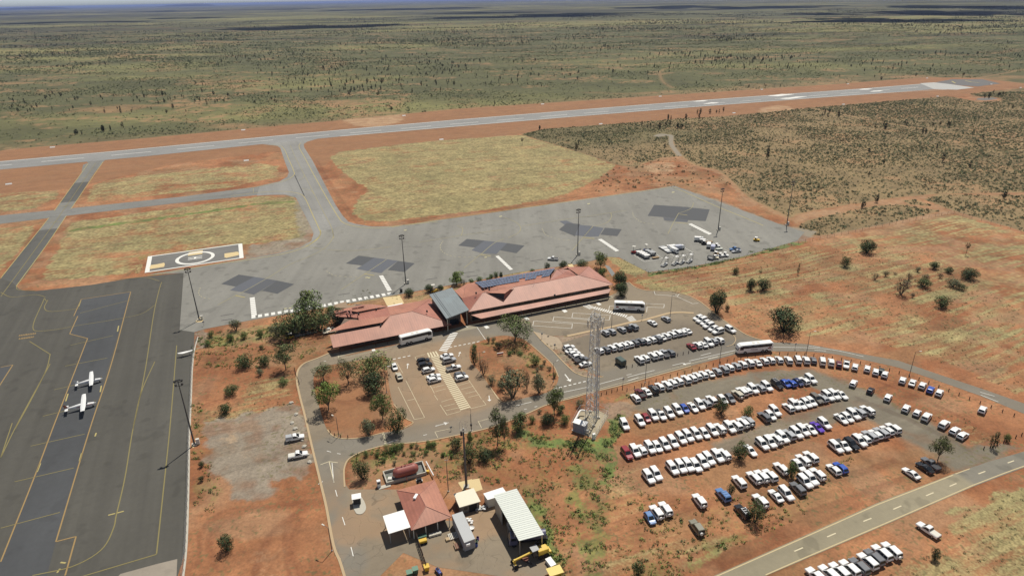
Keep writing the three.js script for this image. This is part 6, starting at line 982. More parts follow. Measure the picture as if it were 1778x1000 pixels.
// a row: 'code x y' items; heading in degrees towards the viewer's right-front (x east, z near), items with f face the viewer, others face away
const jr = rng(91);
function row(items, where, group, heading, o = {}) {
  const list = items.trim().split(/\s*,\s*/).map((s) => s.split(/\s+/));
  list.forEach(([code, x, y], i) => {
    const px = +x, py = +y, f = code.includes('f'), base = typeof heading === 'function' ? heading(px, py) : heading, a = (base + (jr() - 0.5) * 2.5 + (f ? 0 : 180)) * Math.PI / 180;
    const label = o.single ? `% ${where[i]}` : `% ${f ? 'nose forward, ' : ''}${ORD[i + 1]} from left, ${where}`.replace(/\s+/g, ' ');
    putCar(code, px, py, -a, label, group);
  });
}
const byPixels = (list) => (px, py) => { let i = 1; while (i < list.length - 1 && list[i][0] < px) i++; const [x0, a0, b0] = list[i - 1], [x1, a1, b1] = list[i], t = clamp01((px - x0) / (x1 - x0)), p = P(px, py), q = P(px + lerp(a0, a1, t), py + lerp(b0, b1, t)); return Math.atan2(q.z - p.z, q.x - p.x) * 180 / Math.PI; };
const lotH = 74, LOT = 'vehicles parked in the earth car park', SEAL = 'vehicles parked in the sealed car park by the coaches', SMALL = 'cars in the small car park before the terminal';
// the sealed car park beside the coach bays
row('wW 988 602.6,wS 992.2 608.5,wW 997.8 613.5,wW 1004 618.7,gU 1010 624.3,wS 1017.4 631.5', 'left end column of sealed car park', SEAL, byPixels([[900, -10, 2.6], [1100, -10, 2.6]]));
row('sW 1050.7 577,sW 1062.2 575,sW 1079.7 571.8,kH 1091 569.7,sFr 1100.7 567.5,wS 1133 559.8,sW 1156.7 553.3', 'upper row of sealed car park', SEAL, 64);
row('wW 1041 608,gW 1052.4 606.4,wW 1062.9 603.6,wF 1073.4 601.5,wW 1084 599.1,wW 1093 596.7,gW 1102.8 594.6,gW 1112.6 592.1,wW 1122.4 591.4,wW 1132.2 589,gF 1142 588.2,wS 1149 585,wW 1157.4 582.7,wW 1167.2 580.2,wF 1176.3 577.8,wW 1185.4 576.4,wS 1193.5 573.9', 'middle row of sealed car park', SEAL, 66);
row('wF 1110.5 624.3,wW 1121 621.1,wF 1133.6 618,wF 1143.4 615.5,sU 1153.9 613.1,gW 1165 611.7', 'lower left row of sealed car park', SEAL, 71);
row('rS 1201 601,wW 1211.6 598.9,wS 1221.4 597.5,wFf 1231 594.7,sW 1239.6 591.9,wW 1250 589.8', 'lower right row of sealed car park', SEAL, 72);
row('wW 1213 551.2,wF 1218.8 555.8,wW 1225.6 560.2,wF 1231 565.2,wW 1239.4 570.3,wF 1247.5 575.3', 'right end column of sealed car park', SEAL, byPixels([[1200, 10, -3], [1300, 10, -3]]));
row('wFf 1268.6 572', ['standing alone on the bend right of the sealed car park'], null, 65, { single: true });
// the long curved row under the road
const arcH = byPixels([[1090, 10, 10.5], [1250, 10, 10.5], [1340, 9, 11], [1385, 6.5, 13], [1420, 3.5, 14], [1444, 1.5, 14], [1486, -2.5, 13], [1510, -3, 12], [1570, -4, 11], [1600, -5.5, 11], [1632, -6, 10.5], [1710, -6, 11]]);
row('wW 1103.8 690.6,dU 1111.9 682.9,wS 1123 679.1,kFr 1135.3 675.9,wW 1145.8 670.7,wF 1158.4 668.5,wW 1168.6 664.4,wW 1179 661.2,wF 1191.6 658.8,wW 1202.5 655.7,wW 1211.3 652.4,wW 1221.8 650,wS 1233.3 647.6,sW 1245.9 644.4,sFr 1257.8 641.2,wW 1267.6 637.4,sW 1279.5 635,wW 1290.5 632,wF 1302.4 629.8,wS 1316 629,wW 1328 626.2,wW 1339.5 624.8,wW 1353.5 624.1,wF 1369.6 625.5,wV 1385.7 624.8,wF 1400.4 625.5,gW 1413.3 625.5,wV 1428.7 627.6,wF 1444 629.3,dW 1457.8 632.1,wUf 1470.7 632.5,wW 1485.8 636.7,wW 1507 640,wW 1521.8 645.4,wW 1537.5 649.6', 'long curved row below the road', 'cars in the curved row below the road', arcH);
row('eH 1531.5 643.3', ['half hidden behind the curved row near its right end'], null, arcH, { single: true });
row('wW 1568.4 660,wS 1585.6 664,wW 1603 669,bW 1617 676.4,wW 1632.4 681.6', 'short row under the street lamp', LOT, arcH);
row('wW 1707.4 711', ['alone near the road at the far right of the earth car park'], null, arcH, { single: true });
row('wW 1483 665,kH 1513 677.4,wW 1543 690,wW 1574.6 708.6,wH 1593.6 716.4,wF 1610 724,wF 1640.6 737,wW 1659.6 747.6,wW 1673 756', 'staggered row beyond the gravel lane', LOT, byPixels([[1400, -6, 10], [1560, -7, 11], [1590, -7, 11], [1650, -11, 10], [1690, -13, 8]]));
// rows of the earth car park
row('wFf 1084.5 737', ['alone at the left end of the earth car park by green weeds'], null, 80, { single: true });
row('wFf 1111 730.7,rHf 1122.3 725.1,wFf 1134.2 720.9,wUf 1148 720,wFf 1162 716.7,wFf 1176.5 711.5,bHf 1189 708.7,wSf 1203.5 706.5,wFf 1215.4 702.4,sW 1226.6 699.6,wF 1236.1 694.7,wWf 1255 693,gWf 1268.2 691.3,tFs 1281.2 685,wF 1288.8 680.2,wW 1297.2 677.5,wFf 1308 675.2,sW 1320.6 673.1,wFf 1332 671,kFrf 1350 667.5,bHf 1364.7 665.4,bW 1374.5 664.7,nHf 1387 663.3,wW 1397 661,wFf 1408.4 658.1', 'first straight row of earth car park', LOT, lotH);
row('rFf 1088.7 787.4,wFf 1102.7 783.2,wW 1114.6 780.4,wFf 1128.6 776.9,wWf 1141.2 774.8,wFf 1154.5 771.3,wFf 1168.5 767.1,wFf 1182.2 760.8,wFf 1194.7 756.9,wFf 1208.7 753.5,wWf 1223.5 751.7,wFf 1237.1 747.1,wFs 1250.4 744,wFf 1267.2 741.9,wF 1279 738.5,wFs 1290.5 734.6,sFs 1299.6 731,gF 1327.6 724,wWf 1338 720.5,wFf 1346 713.6,wW 1369.6 707.2,wFf 1380 703,wSf 1390.5 701.5,wWf 1400.4 699,wWf 1408.8 696.7,oFf 1418.6 692.5,sW 1429 691.1,wFf 1438.2 687.5,wFf 1448.6 685.5,wSf 1462 684.8', 'second straight row of earth car park', LOT, lotH);
row('wFf 1126.5 828,wFf 1139.3 822.8,wFf 1167.8 813,wFf 1182 810,wFf 1194.8 807.8,wFf 1208.3 808.5,wFf 1220.3 801.8,wFf 1230.8 796.5,wFf 1245.8 792,wFs 1257.8 789,wSf 1303.5 781.5,wFf 1324 771,wFf 1337.4 767.5,wFs 1348.6 762.6,wFf 1359 759,sF 1370.3 755,wFf 1383 751.5,wFf 1394.8 747.2,wSf 1408 744.4,pSf 1420 741,wFf 1432 735.5,wSf 1461.4 726.6,wWf 1471.8 724.2,wFf 1482.4 719.4,sF 1492 716,wFs 1507 712.5', 'third straight row of earth car park', LOT, lotH);
row('wFf 1452 776,wUf 1465 773,kFf 1479 771,wFf 1492.6 765.6,wW 1501 761,sF 1511 757,wW 1521 754,sF 1531 751.4,wW 1541 747,wF 1552 743.6', 'fourth straight row of earth car park', LOT, lotH);
row('wF 1284 836.7,wFs 1309.7 829.7,wFs 1323 827,wF 1337.7 825.5,wFs 1356.6 813.6,wWf 1387 807.5,wFs 1395.2 799.2,wF 1408.5 793.5', 'fifth row of earth car park', LOT, lotH);
row('kFr 1290 888.5,wFs 1321 869.7,wS 1348 860.5,wFf 1365.7 857,gF 1386 848.6,wFf 1398 836,wFf 1408.5 831.2,wFs 1420.4 823.5,wW 1448.4 815,bW 1460.4 811.5', 'sixth row of earth car park', LOT, lotH);
row('lFb 1256.3 859.5,wFs 1215 869.3', ['carrying boards on its roof beside a small bush', 'with a spare wheel standing apart below the third row'], null, lotH, { single: true });
row('lHf 1129 899,wFs 1140.3 889.5,wFs 1155.8 883.6', 'trio low in the earth car park', LOT, lotH);
row('hFs 1210.5 915.7', ['old and boxy, lowest on the left of the earth car park'], null, lotH, { single: true });
row('wS 1583.3 821.4,kS 1607.2 811.4,gU 1617.3 804.6', ['at the edge of the highway beside the connecting lane', 'parked in the open next to the roadside tree', 'half in the shade of the roadside tree'], null, byPixels([[1500, 13, 9], [1700, 13, 9]]), { single: true });
row('wUc 1612.8 919.9', ['with an open tray alone beyond the highway'], null, byPixels([[1500, 13, 9], [1700, 13, 9]]), { single: true });
row('wF 1418 1000.5,wF 1440.4 996,wF 1458.4 991.6,wF 1476.3 987,gF 1493 983.7,wF 1507.6 974.8,gF 1518.8 968,wF 1532.2 960.2,wFs 1549 955.7', 'bottom row beyond the highway', 'cars in the bottom row beyond the highway', byPixels([[1400, 13, 12], [1560, 13, 12]]));
// small car park
const smH = byPixels([[700, -10, 2.4], [830, -10, 2.4]]);
row('kW 734.6 625.7,kF 738.2 633.8,wW 743.7 641.9,wS 752.7 652.7,wW 754.3 659.3', 'left column of small car park', SMALL, smH);
row('wS 775.6 617,sF 779.7 625.1,wU 787.6 638.3,gH 798.4 649.4,wW 801.7 655.4', 'right column of small car park', SMALL, smH);
row('wHf 684.5 636.5,tS 692.5 652.7', ['upper of two parked along the left edge of the small car park', 'lower of two parked along the left edge of the small car park'], null, byPixels([[600, 5, 12], [700, 5, 12]]), { single: true });
row('wUk 511.7 759.7,wUc 517 789.4', ['with a canopy, upper of two on the gravel yard', 'with an open tray, lower of two on the gravel yard'], null, byPixels([[400, -10, 2], [600, -10, 2]]), { single: true });
row('wU 960.2 448.8', ['alone on the grey apron behind the terminal'], null, () => 12, { single: true });

// ---------- coaches ----------
function coach(px, py, qx, qy, label, deco) {
  const a = P(px, py), b = P(qx, qy), m = a.clone().add(b).multiplyScalar(0.5), T = thing('coach', label, 'coach', [m.x, 0.1, m.z], -Math.atan2(b.z - a.z, b.x - a.x), 'white three-axle coaches'), L = a.distanceTo(b) / 2;
  mesh('body', merge([loftX([[-L, 1.05, 0.55, 3.3, 0.15], [-L + 0.15, 1.24, 0.4, 3.5, 0.15], [L - 0.9, 1.24, 0.4, 3.5, 0.15], [L - 0.2, 1.2, 0.4, 3.1, 0.2], [L, 1.0, 0.5, 2.2, 0.2]])]), PAINT.white, T);
  mesh('roof', loftY([[3.46, -L + 0.1, L - 0.75, 1.2, 0.2], [3.6, -L + 0.3, L - 1.0, 1.08, 0.2]]), M.white, T);
  for (const s of [1, -1]) { mesh('side_window', box(L * 2 - 1.9, 1.0, 0.03, -0.35, 2.75, s * 1.25), M.glass, T); mesh('side_window', box(1.3, 1.3, 0.03, L - 1.2, 2.45, s * 1.25), M.glass, T); }
  mesh('windscreen', quads([[[L - 0.04, 1.55, 1.02], [L - 0.04, 1.55, -1.02], [L - 0.72, 3.3, -1.1], [L - 0.72, 3.3, 1.1]]].map((q) => q.map((v) => [v[0] + 0.16, v[1], v[2]]))), M.glass, T); mesh('rear_window', box(0.04, 0.9, 1.8, -L - 0.01, 2.6, 0), M.glass, T);
  for (const x of [-L + 2.4, -L + 3.8, L - 2.6]) for (const s of [1, -1]) { const w = mesh('wheel', cyl(0.52, 0.52, 0.32, 18, 0, 0, 0, (k) => k.rotateX(Math.PI / 2)), M.tyre, T); w.position.set(x, 0.5, s * 1.12); const r = mesh('rim', cyl(0.28, 0.28, 0.34, 12, 0, 0, 0, (k) => k.rotateX(Math.PI / 2)), rimMat, w); mesh('wheel_arch', cyl(0.64, 0.64, 0.06, 18, x, 0.52, s * 1.225, (k) => k.rotateX(Math.PI / 2)), M.dark, T); }
  for (const x of [-1.2, 0.6]) mesh('roof_hatch', box(0.8, 0.12, 0.8, x, 3.64, 0), M.offwhite, T);
  for (const s of [1, -1]) { mesh('mirror', merge([bar([L - 0.3, 3.0, s * 1.15], [L + 0.25, 2.8, s * 1.4], 0.04), box(0.12, 0.5, 0.25, L + 0.25, 2.55, s * 1.42)]), M.dark, T); mesh('headlight', box(0.06, 0.22, 0.4, L - 0.02, 0.95, s * 0.75), M.headlamp, T); }
  if (deco) for (const s of [1, -1]) { // a dark red dome-shaped emblem and two lines of lettering too small to read
    const sh = new THREE.Shape(); sh.absarc(0, 0, 0.62, 0, Math.PI, false); sh.lineTo(-0.3, -0.12); sh.lineTo(0, 0.1); sh.lineTo(0.3, -0.12); const e = new THREE.ShapeGeometry(sh, 16); if (s < 0) e.rotateY(Math.PI); e.translate(-L + 1.35, 1.45, s * 1.252); mesh('emblem', e, std(0.22, 0.03, 0.03, 0.5), T);
    const r = rng(3), gs = [], hs = []; for (let i = 0; i < 9; i++) gs.push(box(0.22, 0.3 - r() * 0.08, 0.012, 0.1 + i * 0.3 - 0.6, 1.75, s * 1.248)); for (let i = 0; i < 10; i++) hs.push(box(0.14, 0.14, 0.012, 0.1 + i * 0.19 - 0.6, 1.3, s * 1.248)); mesh('lettering', merge(gs), deco === 2 ? std(0.20, 0.10, 0.14, 0.5) : std(0.3, 0.05, 0.06, 0.5), T); mesh('lettering', merge(hs), std(0.08, 0.09, 0.16, 0.5), T);
  }
}
coach(694.5, 599.5, 750, 586, 'plain white coach parked along the terminal front', 0);
coach(1066, 537.5, 1120, 539.5, 'white coach with red emblem parked by the zebra crossing', 1);
coach(1339, 608, 1279, 614, 'white coach with red emblem driving on the curved road', 2);

// ---------- light aircraft ----------
function aeroplane(px, py, qx, qy, label, tailMat) { // tail to nose
  const a = P(px, py, 1.3), b = P(qx, qy, 1.3), m = a.clone().lerp(b, 0.62), L = a.distanceTo(b), T = thing('light_aircraft', label, 'aeroplane', [m.x, 0.06, m.z], -Math.atan2(b.z - a.z, b.x - a.x), 'white high-wing aeroplanes parked on the apron'), k = L / 8.6;
  const s = (l) => l.map((r) => r.map((v, i) => v * k));
  mesh('fuselage', loftX(s([[-5.2, 0.08, 1.45, 1.75, 0.03], [-3.5, 0.3, 1.15, 1.8, 0.1], [-1.2, 0.55, 0.8, 2.05, 0.18], [0.2, 0.58, 0.7, 2.1, 0.2], [1.0, 0.56, 0.7, 1.75, 0.2], [2.4, 0.48, 0.8, 1.6, 0.2], [3.1, 0.25, 1.0, 1.45, 0.1]])), PAINT.white, T);
  const wing = (sgn) => rings([[0, 0.72, 0.02], [2.4, 0.72, 0.02], [5.6, 0.55, 0.16]].map(([z, c, dy]) => [[-c * k, (2.12 + dy) * k, sgn * z * k], [-c * 0.2 * k, (2.26 + dy) * k, sgn * z * k], [c * 0.7 * k, (2.24 + dy) * k, sgn * z * k], [c * k, (2.15 + dy) * k, sgn * z * k], [c * 0.5 * k, (2.1 + dy) * k, sgn * z * k]]));
  mesh('wing', merge([wing(1), wing(-1)]), PAINT.white, T);
  mesh('tailplane', merge([box(0.9 * k, 0.07, 3.5 * k, -4.75 * k, 1.6 * k, 0)]), PAINT.white, T);
  mesh('fin', rings([[-0.05, 0.05].map((z) => z)].flatMap(() => [[[-4.1 * k, 1.7 * k, 0.05], [-5.2 * k, 1.6 * k, 0.05], [-5.45 * k, 3.0 * k, 0.03], [-4.95 * k, 3.0 * k, 0.03]], [[-4.1 * k, 1.7 * k, -0.05], [-5.2 * k, 1.6 * k, -0.05], [-5.45 * k, 3.0 * k, -0.03], [-4.95 * k, 3.0 * k, -0.03]]])), tailMat, T);
  mesh('stripe', merge([1, -1].map((z) => box(4.4 * k, 0.16 * k, 0.02, 0.2 * k, 1.35 * k, z * 0.585 * k))), tailMat === M.rust ? M.red : M.blue, T);
  for (const z of [1, -1]) { mesh('wing_strut', bar([0.1 * k, 0.85 * k, z * 0.5 * k], [0.1 * k, 2.12 * k, z * 2.5 * k], 0.05), PAINT.white, T); mesh('side_window', box(1.5 * k, 0.42 * k, 0.02, -0.1 * k, 1.82 * k, z * 0.575 * k), M.glass, T); mesh('main_gear', merge([bar([-0.2 * k, 0.8 * k, z * 0.45 * k], [-0.2 * k, 0.3 * k, z * 1.2 * k], 0.05), cyl(0.26 * k, 0.26 * k, 0.18, 12, -0.2 * k, 0.26 * k, z * 1.25 * k, (g) => g.rotateX(Math.PI / 2))]), M.tyre, T); }
  mesh('windscreen', quads([[[1.02 * k, 1.72 * k, 0.46 * k], [1.02 * k, 1.72 * k, -0.46 * k], [0.55 * k, 2.08 * k, -0.42 * k], [0.55 * k, 2.08 * k, 0.42 * k]]].map((q) => q.map((v) => [v[0] + 0.05, v[1] + 0.03, v[2]]))), M.glass, T);
  mesh('nose_gear', merge([bar([2.2 * k, 0.9 * k, 0], [2.3 * k, 0.25 * k, 0], 0.06), cyl(0.22 * k, 0.22 * k, 0.15, 12, 2.3 * k, 0.22 * k, 0, (g) => g.rotateX(Math.PI / 2))]), M.tyre, T);
  mesh('propeller', merge([box(0.05, 2.0 * k, 0.14, 3.15 * k, 1.22 * k, 0)]), M.yellow, T); mesh('spinner', cyl(0.2 * k, 0.02, 0.35 * k, 10, 3.25 * k, 1.22 * k, 0, (g) => g.rotateZ(-Math.PI / 2)), PAINT.white, T);
}
aeroplane(129, 668, 176, 656.5, 'white high-wing aeroplane, farther of the parked pair', PAINT.silver);
aeroplane(111, 712, 165, 698.5, 'white high-wing aeroplane with dark red tail, nearer of the pair', M.rust);

// ---------- apron ground equipment ----------
const up = (n, l, c, px, py, deg, g = 'ground handling equipment parked at the apron corner') => { const p = P(px, py); return thing(n, l, c, [p.x, 0.07, p.z], -deg * Math.PI / 180, g); };
const wheels = (T, xs, z, r = 0.28) => { for (const x of xs) for (const s of [1, -1]) mesh('wheel', cyl(r, r, 0.18, 12, x, r, s * z, (g) => g.rotateX(Math.PI / 2)), M.tyre, T); };
const EQ = {
  cart(T, mt) { mesh('deck', box(2.8, 0.18, 1.5, 0, 0.6, 0), M.steel, T); mesh('roof', box(2.9, 0.08, 1.6, 0, 1.75, 0), mt, T); mesh('end_panel', merge([box(0.06, 1.1, 1.45, -1.38, 1.2, 0), box(0.06, 1.1, 1.45, 1.38, 1.2, 0)]), M.grey, T); wheels(T, [-0.95, 0.95], 0.62, 0.25); mesh('tow_bar', bar([1.4, 0.5, 0], [2.4, 0.4, 0], 0.05), M.dark, T); },
  flat(T, mt) { mesh('deck', box(3.4, 0.22, 1.6, 0, 0.62, 0), mt, T); wheels(T, [-1.1, 1.1], 0.66, 0.25); mesh('tow_bar', bar([1.7, 0.55, 0], [2.8, 0.4, 0], 0.05), M.dark, T); },
  tug(T, mt) { mesh('body', loftX([[-1.5, 0.7, 0.35, 0.95], [-1.4, 0.8, 0.3, 1.05], [1.3, 0.8, 0.3, 1.0], [1.55, 0.7, 0.4, 0.85]]), mt, T); mesh('seat', box(0.5, 0.6, 1.1, -0.5, 1.25, 0), M.black, T); mesh('canopy', box(1.3, 0.07, 1.4, -0.3, 2.0, 0), M.white, T); mesh('canopy_post', merge([-0.85, 0.25].flatMap((x) => [0.6, -0.6].map((z) => bar([x, 1.0, z], [x, 2.0, z], 0.04)))), M.dark, T); wheels(T, [-0.95, 0.95], 0.74, 0.36); },
  truck(T, mt) { mesh('cab', loftY([[0.5, 0.9, 2.4, 0.9, 0.1], [1.3, 0.9, 2.35, 0.9, 0.1], [2.1, 0.95, 1.9, 0.8, 0.1], [2.2, 1.0, 1.8, 0.75, 0.1]]), PAINT.white, T); mesh('windscreen', quads([[[2.36, 1.35, 0.75], [2.36, 1.35, -0.75], [1.95, 2.05, -0.68], [1.95, 2.05, 0.68]]]), M.glass, T); mesh('box_body', box(3.2, 1.6, 1.9, -0.85, 1.5, 0), mt, T); mesh('chassis', box(4.6, 0.25, 1.2, 0, 0.55, 0), M.dark, T); wheels(T, [-1.5, 1.6], 0.85, 0.42); },
  stairs(T) { mesh('chassis', box(4.6, 0.3, 1.8, 0, 0.55, 0), M.white, T); for (let i = 0; i < 9; i++) mesh('step', box(0.36, 0.1, 1.5, -1.8 + i * 0.36, 0.9 + i * 0.27, 0), M.offwhite, T); mesh('platform', box(1.3, 0.12, 1.6, 2.0, 3.2, 0), M.white, T); mesh('handrail', merge([0.78, -0.78].flatMap((z) => [bar([-2.0, 1.7, z], [1.3, 4.1, z], 0.05), bar([1.3, 4.1, z], [2.6, 4.1, z], 0.05), bar([-2.0, 0.7, z], [-2.0, 1.7, z], 0.05), bar([2.6, 3.2, z], [2.6, 4.1, z], 0.05), bar([1.3, 3.2, z], [1.3, 4.1, z], 0.05)])), M.dark, T); mesh('leg', merge([0.7, -0.7].flatMap((z) => [bar([1.5, 0.6, z], [1.5, 3.2, z], 0.07), bar([2.5, 0.6, z], [2.5, 3.2, z], 0.07)])), M.dark, T); mesh('side_panel', box(3.4, 0.7, 0.05, -0.2, 1.9, 0.82), M.white, T); wheels(T, [-1.6, 1.6], 0.8, 0.34); },
  loader(T, mt) { mesh('chassis', box(3.0, 0.5, 1.6, 0, 0.6, 0), mt, T); mesh('belt', (() => { const g = box(5.2, 0.16, 0.8, 0.6, 0, 0); g.rotateZ(0.32); g.translate(0, 1.3, 0); return g; })(), M.dark, T); mesh('mast', merge([bar([-0.6, 0.8, 0.4], [-0.6, 3.4, 0.4], 0.06), bar([-0.6, 0.8, -0.4], [-0.6, 3.4, -0.4], 0.06)]), M.steel, T); mesh('canopy', box(1.6, 0.08, 1.2, -0.4, 3.45, 0), M.offwhite, T); wheels(T, [-1, 1], 0.75, 0.32); },
};
const eq = (kind, n, l, c, px, py, deg, mt) => EQ[kind](up(n, l, c, px, py, deg), mt);
eq('loader', 'belt_loader', 'red belt loader with a tall canopy at the left of the first bay', 'belt loader', 1102, 439.5, 20, M.red); eq('loader', 'belt_loader', 'blue belt loader behind the grey baggage carts', 'belt loader', 1123, 436.5, 60, M.blue);
[[1110, 442], [1115, 444.2], [1119.2, 446.4], [1123.2, 448.8]].forEach(([x, y], i) => eq('cart', 'baggage_cart', `white-topped baggage cart, ${ORD[i + 1]} from the left in the first bay`, 'baggage cart', x, y, -18, M.white));
[[1125.2, 439.6], [1129.6, 441.6], [1133.4, 443.8]].forEach(([x, y], i) => eq('cart', 'baggage_cart', `grey-topped baggage cart, ${ORD[i + 1]} of the three behind`, 'baggage cart', x, y, -18, M.grey)); eq('flat', 'flat_trailer', 'low tan flat trailer at the right of the first bay', 'trailer', 1138.6, 449, -18, M.wood);
[[1149.5, 430.5], [1153, 432], [1156.2, 434.2], [1159.8, 436.4], [1163.4, 438.8], [1163, 429.6], [1167.5, 429.2], [1171.8, 428.6]].forEach(([x, y], i) => eq('flat', 'baggage_dolly', `small dark-framed dolly, ${ORD[i + 1]} in the second bay`, 'dolly', x, y, i < 5 ? -18 : 70, i % 2 ? M.white : M.grey));
eq('truck', 'service_truck', 'white service truck at the front of the second bay', 'truck', 1171.5, 438.5, 60, M.white); eq('truck', 'service_truck', 'white service truck lengthways in the middle of the second bay', 'truck', 1169.5, 433.2, -14, M.white); eq('truck', 'service_truck', 'white service truck with blue-grey side in the second bay', 'truck', 1180.5, 433, -12, std(0.5, 0.52, 0.6, 0.5));
[[1153.6, 461], [1172, 458.8], [1183.5, 457], [1197, 455]].forEach(([x, y], i) => eq('stairs', 'passenger_stairs', `white mobile passenger stairs, ${ORD[i + 1]} from the left along the weeds`, 'passenger stairs', x, y, -52, M.white));
eq('truck', 'catering_truck', 'white box truck at the far end of the third bay', 'truck', 1214.5, 418.8, 10, M.white); eq('cart', 'baggage_cart', 'white covered cart beside the far box truck', 'baggage cart', 1219.8, 421, 10, M.white); eq('tug', 'tow_tractor', 'dark tow tractor behind the covered cart', 'tow tractor', 1223.5, 424.5, 10, M.dark);
eq('truck', 'service_truck', 'white-roofed service truck in the third bay', 'truck', 1231, 428.8, -70, M.white); eq('truck', 'service_truck', 'blue-grey service truck at the near end of the third bay', 'truck', 1238, 433, -70, std(0.38, 0.40, 0.52, 0.5)); eq('tug', 'tow_tractor', 'white tow tractor beside the service trucks', 'tow tractor', 1245.6, 429.5, -10, M.white); eq('flat', 'flat_trailer', 'long pale flat trailer at the near end of the third bay', 'trailer', 1249, 434, -12, std(0.45, 0.47, 0.42, 0.7)); eq('flat', 'flat_trailer', 'olive flat trailer at the back of the third bay', 'trailer', 1232, 421.8, -20, M.khaki ?? M.wood);
eq('cart', 'baggage_cart', 'dark cart by the weeds under the third bay', 'baggage cart', 1234, 451, 40, M.dark); eq('tug', 'tow_tractor', 'cream tow tractor by the weeds', 'tow tractor', 1242.8, 450, 10, M.cream); eq('tug', 'tow_tractor', 'yellow-brown tow tractor parked askew', 'tow tractor', 1244, 443.4, -35, M.wood); eq('tug', 'tow_tractor', 'white tow tractor, left of the pair by the weeds', 'tow tractor', 1251.8, 446.4, -8, M.white); eq('tug', 'tow_tractor', 'white tow tractor, right of the pair by the weeds', 'tow tractor', 1260, 445.2, 40, M.white);
row('lU 1276.2 432,sS 1279.5 435.5', ['at the gravel end of the apron, farther of two', 'at the gravel end of the apron, nearer of two'], null, () => -12, { single: true });
eq('tug', 'tow_tractor', 'yellow tow tractor alone on the gravel by the weeds', 'tow tractor', 1314, 418.6, 20, M.yellow);
lines('bay_line', M.paintWhite, 0.25, LV.mark, [[[1095, 439], [1120, 454.5], [1121, 454.5]], [[1120, 454.5], [1151, 449]], [[1151, 449], [1127, 433]], [[1146, 430], [1171, 445]], [[1171, 445], [1205, 439.5]], [[1205, 439.5], [1179, 424.5]], [[1225, 415], [1266, 437]]]);

// ---------- depot machines and clutter ----------
{
  const p = D(1250, 615), q = D(1490, 590), m = p.clone().lerp(q, 0.5), T = thing('water_truck', 'dark tanker truck backed under the ribbed open shed', 'truck', [m.x, 0.04, m.z], -Math.atan2(p.z - q.z, p.x - q.x)), navy = paint(0.10, 0.10, 0.17, 0.4);
  mesh('cab', loftY([[0.8, 2.6, 4.6, 1.2, 0.15], [1.9, 2.6, 4.55, 1.2, 0.15], [2.9, 2.7, 4.2, 1.1, 0.15], [3.0, 2.8, 4.0, 1.0, 0.15]]), navy, T); mesh('windscreen', quads([[[4.58, 1.95, 1.0], [4.58, 1.95, -1.0], [4.24, 2.8, -0.9], [4.24, 2.8, 0.9]]]), M.glass, T); mesh('side_window', merge([1.16, -1.16].map((z) => box(1.2, 0.7, 0.04, 3.5, 2.35, z * 1.02))), M.glass, T);
  mesh('tank', cyl(1.1, 1.1, 6.2, 20, -0.9, 2.2, 0, (g) => g.rotateZ(Math.PI / 2)), navy, T); mesh('chassis', box(9, 0.4, 1.2, 0, 0.95, 0), M.black, T); wheels(T, [-3.2, -1.9, 3.4], 1.05, 0.52); mesh('bumper', box(0.2, 0.4, 2.3, 4.65, 0.7, 0), M.dark, T);
}
{
  const a = D(1250, 810), b = D(1530, 700), m = a.clone().lerp(b, 0.5), T = thing('road_grader', 'yellow road grader parked before the open shed', 'grader', [m.x, 0.04, m.z], -Math.atan2(a.z - b.z, a.x - b.x)), y = std(0.62, 0.42, 0.05, 0.5);
  mesh('engine_cover', loftX([[-4.2, 0.75, 1.2, 2.2], [-4.0, 0.85, 1.1, 2.3], [-1.6, 0.85, 1.1, 2.45]]), y, T); mesh('cab', loftY([[1.4, -1.6, -0.2, 0.75, 0.08], [3.0, -1.5, -0.3, 0.72, 0.08]]), M.glass, T); mesh('cab_roof', box(1.7, 0.12, 1.7, -0.9, 3.08, 0), M.grey, T);
  mesh('frame_arm', merge([(() => { const g = box(4.6, 0.4, 0.35, 0, 0, 0); g.rotateZ(-0.12); g.translate(1.9, 2.0, 0); return g; })(), box(0.4, 1.2, 0.4, 4.0, 1.4, 0), box(0.3, 0.3, 2.0, 4.0, 0.85, 0)]), y, T); mesh('blade', (() => { const g = box(0.15, 0.65, 3.8, 0, 0.5, 0); g.rotateY(0.5); g.translate(1.4, 0, 0); return g; })(), M.dark, T); mesh('blade_ring', cyl(0.75, 0.75, 0.2, 16, 1.3, 1.15, 0), M.rust, T); mesh('ripper', merge([box(0.5, 0.5, 1.6, -4.6, 1.0, 0), ...[-0.6, 0, 0.6].map((z) => bar([-4.8, 1.0, z], [-5.1, 0.2, z], 0.08))]), y, T);
  mesh('exhaust', bar([-2.4, 2.4, 0.3], [-2.4, 3.2, 0.3], 0.07), M.black, T); wheels(T, [-3.4, -2.0], 0.95, 0.62); wheels(T, [4.0], 0.95, 0.6);
}
const prop = (n, l, c, x, y, fn, g) => { const p = D(x, y), T = thing(n, l, c, [p.x, 0.035, p.z], 0.35, g); fn(T); return T; };
const drum = (T, mt) => { mesh('drum_body', cyl(0.3, 0.3, 0.9, 14, 0, 0.45, 0), mt, T); mesh('rim', merge([0.02, 0.3, 0.6, 0.88].map((y) => cyl(0.315, 0.315, 0.04, 14, 0, y, 0))), mt, T); };
prop('drum', 'purple drum at the corner of the grey site office', 'drum', 936, 582, (T) => drum(T, M.purple), 'drums by the site office'); prop('drum', 'pale green drum between purple and blue drums', 'drum', 926, 605, (T) => drum(T, std(0.3, 0.45, 0.3, 0.5)), 'drums by the site office'); prop('drum', 'blue drum, nearest of three by the site office', 'drum', 926, 635, (T) => drum(T, M.blue), 'drums by the site office');
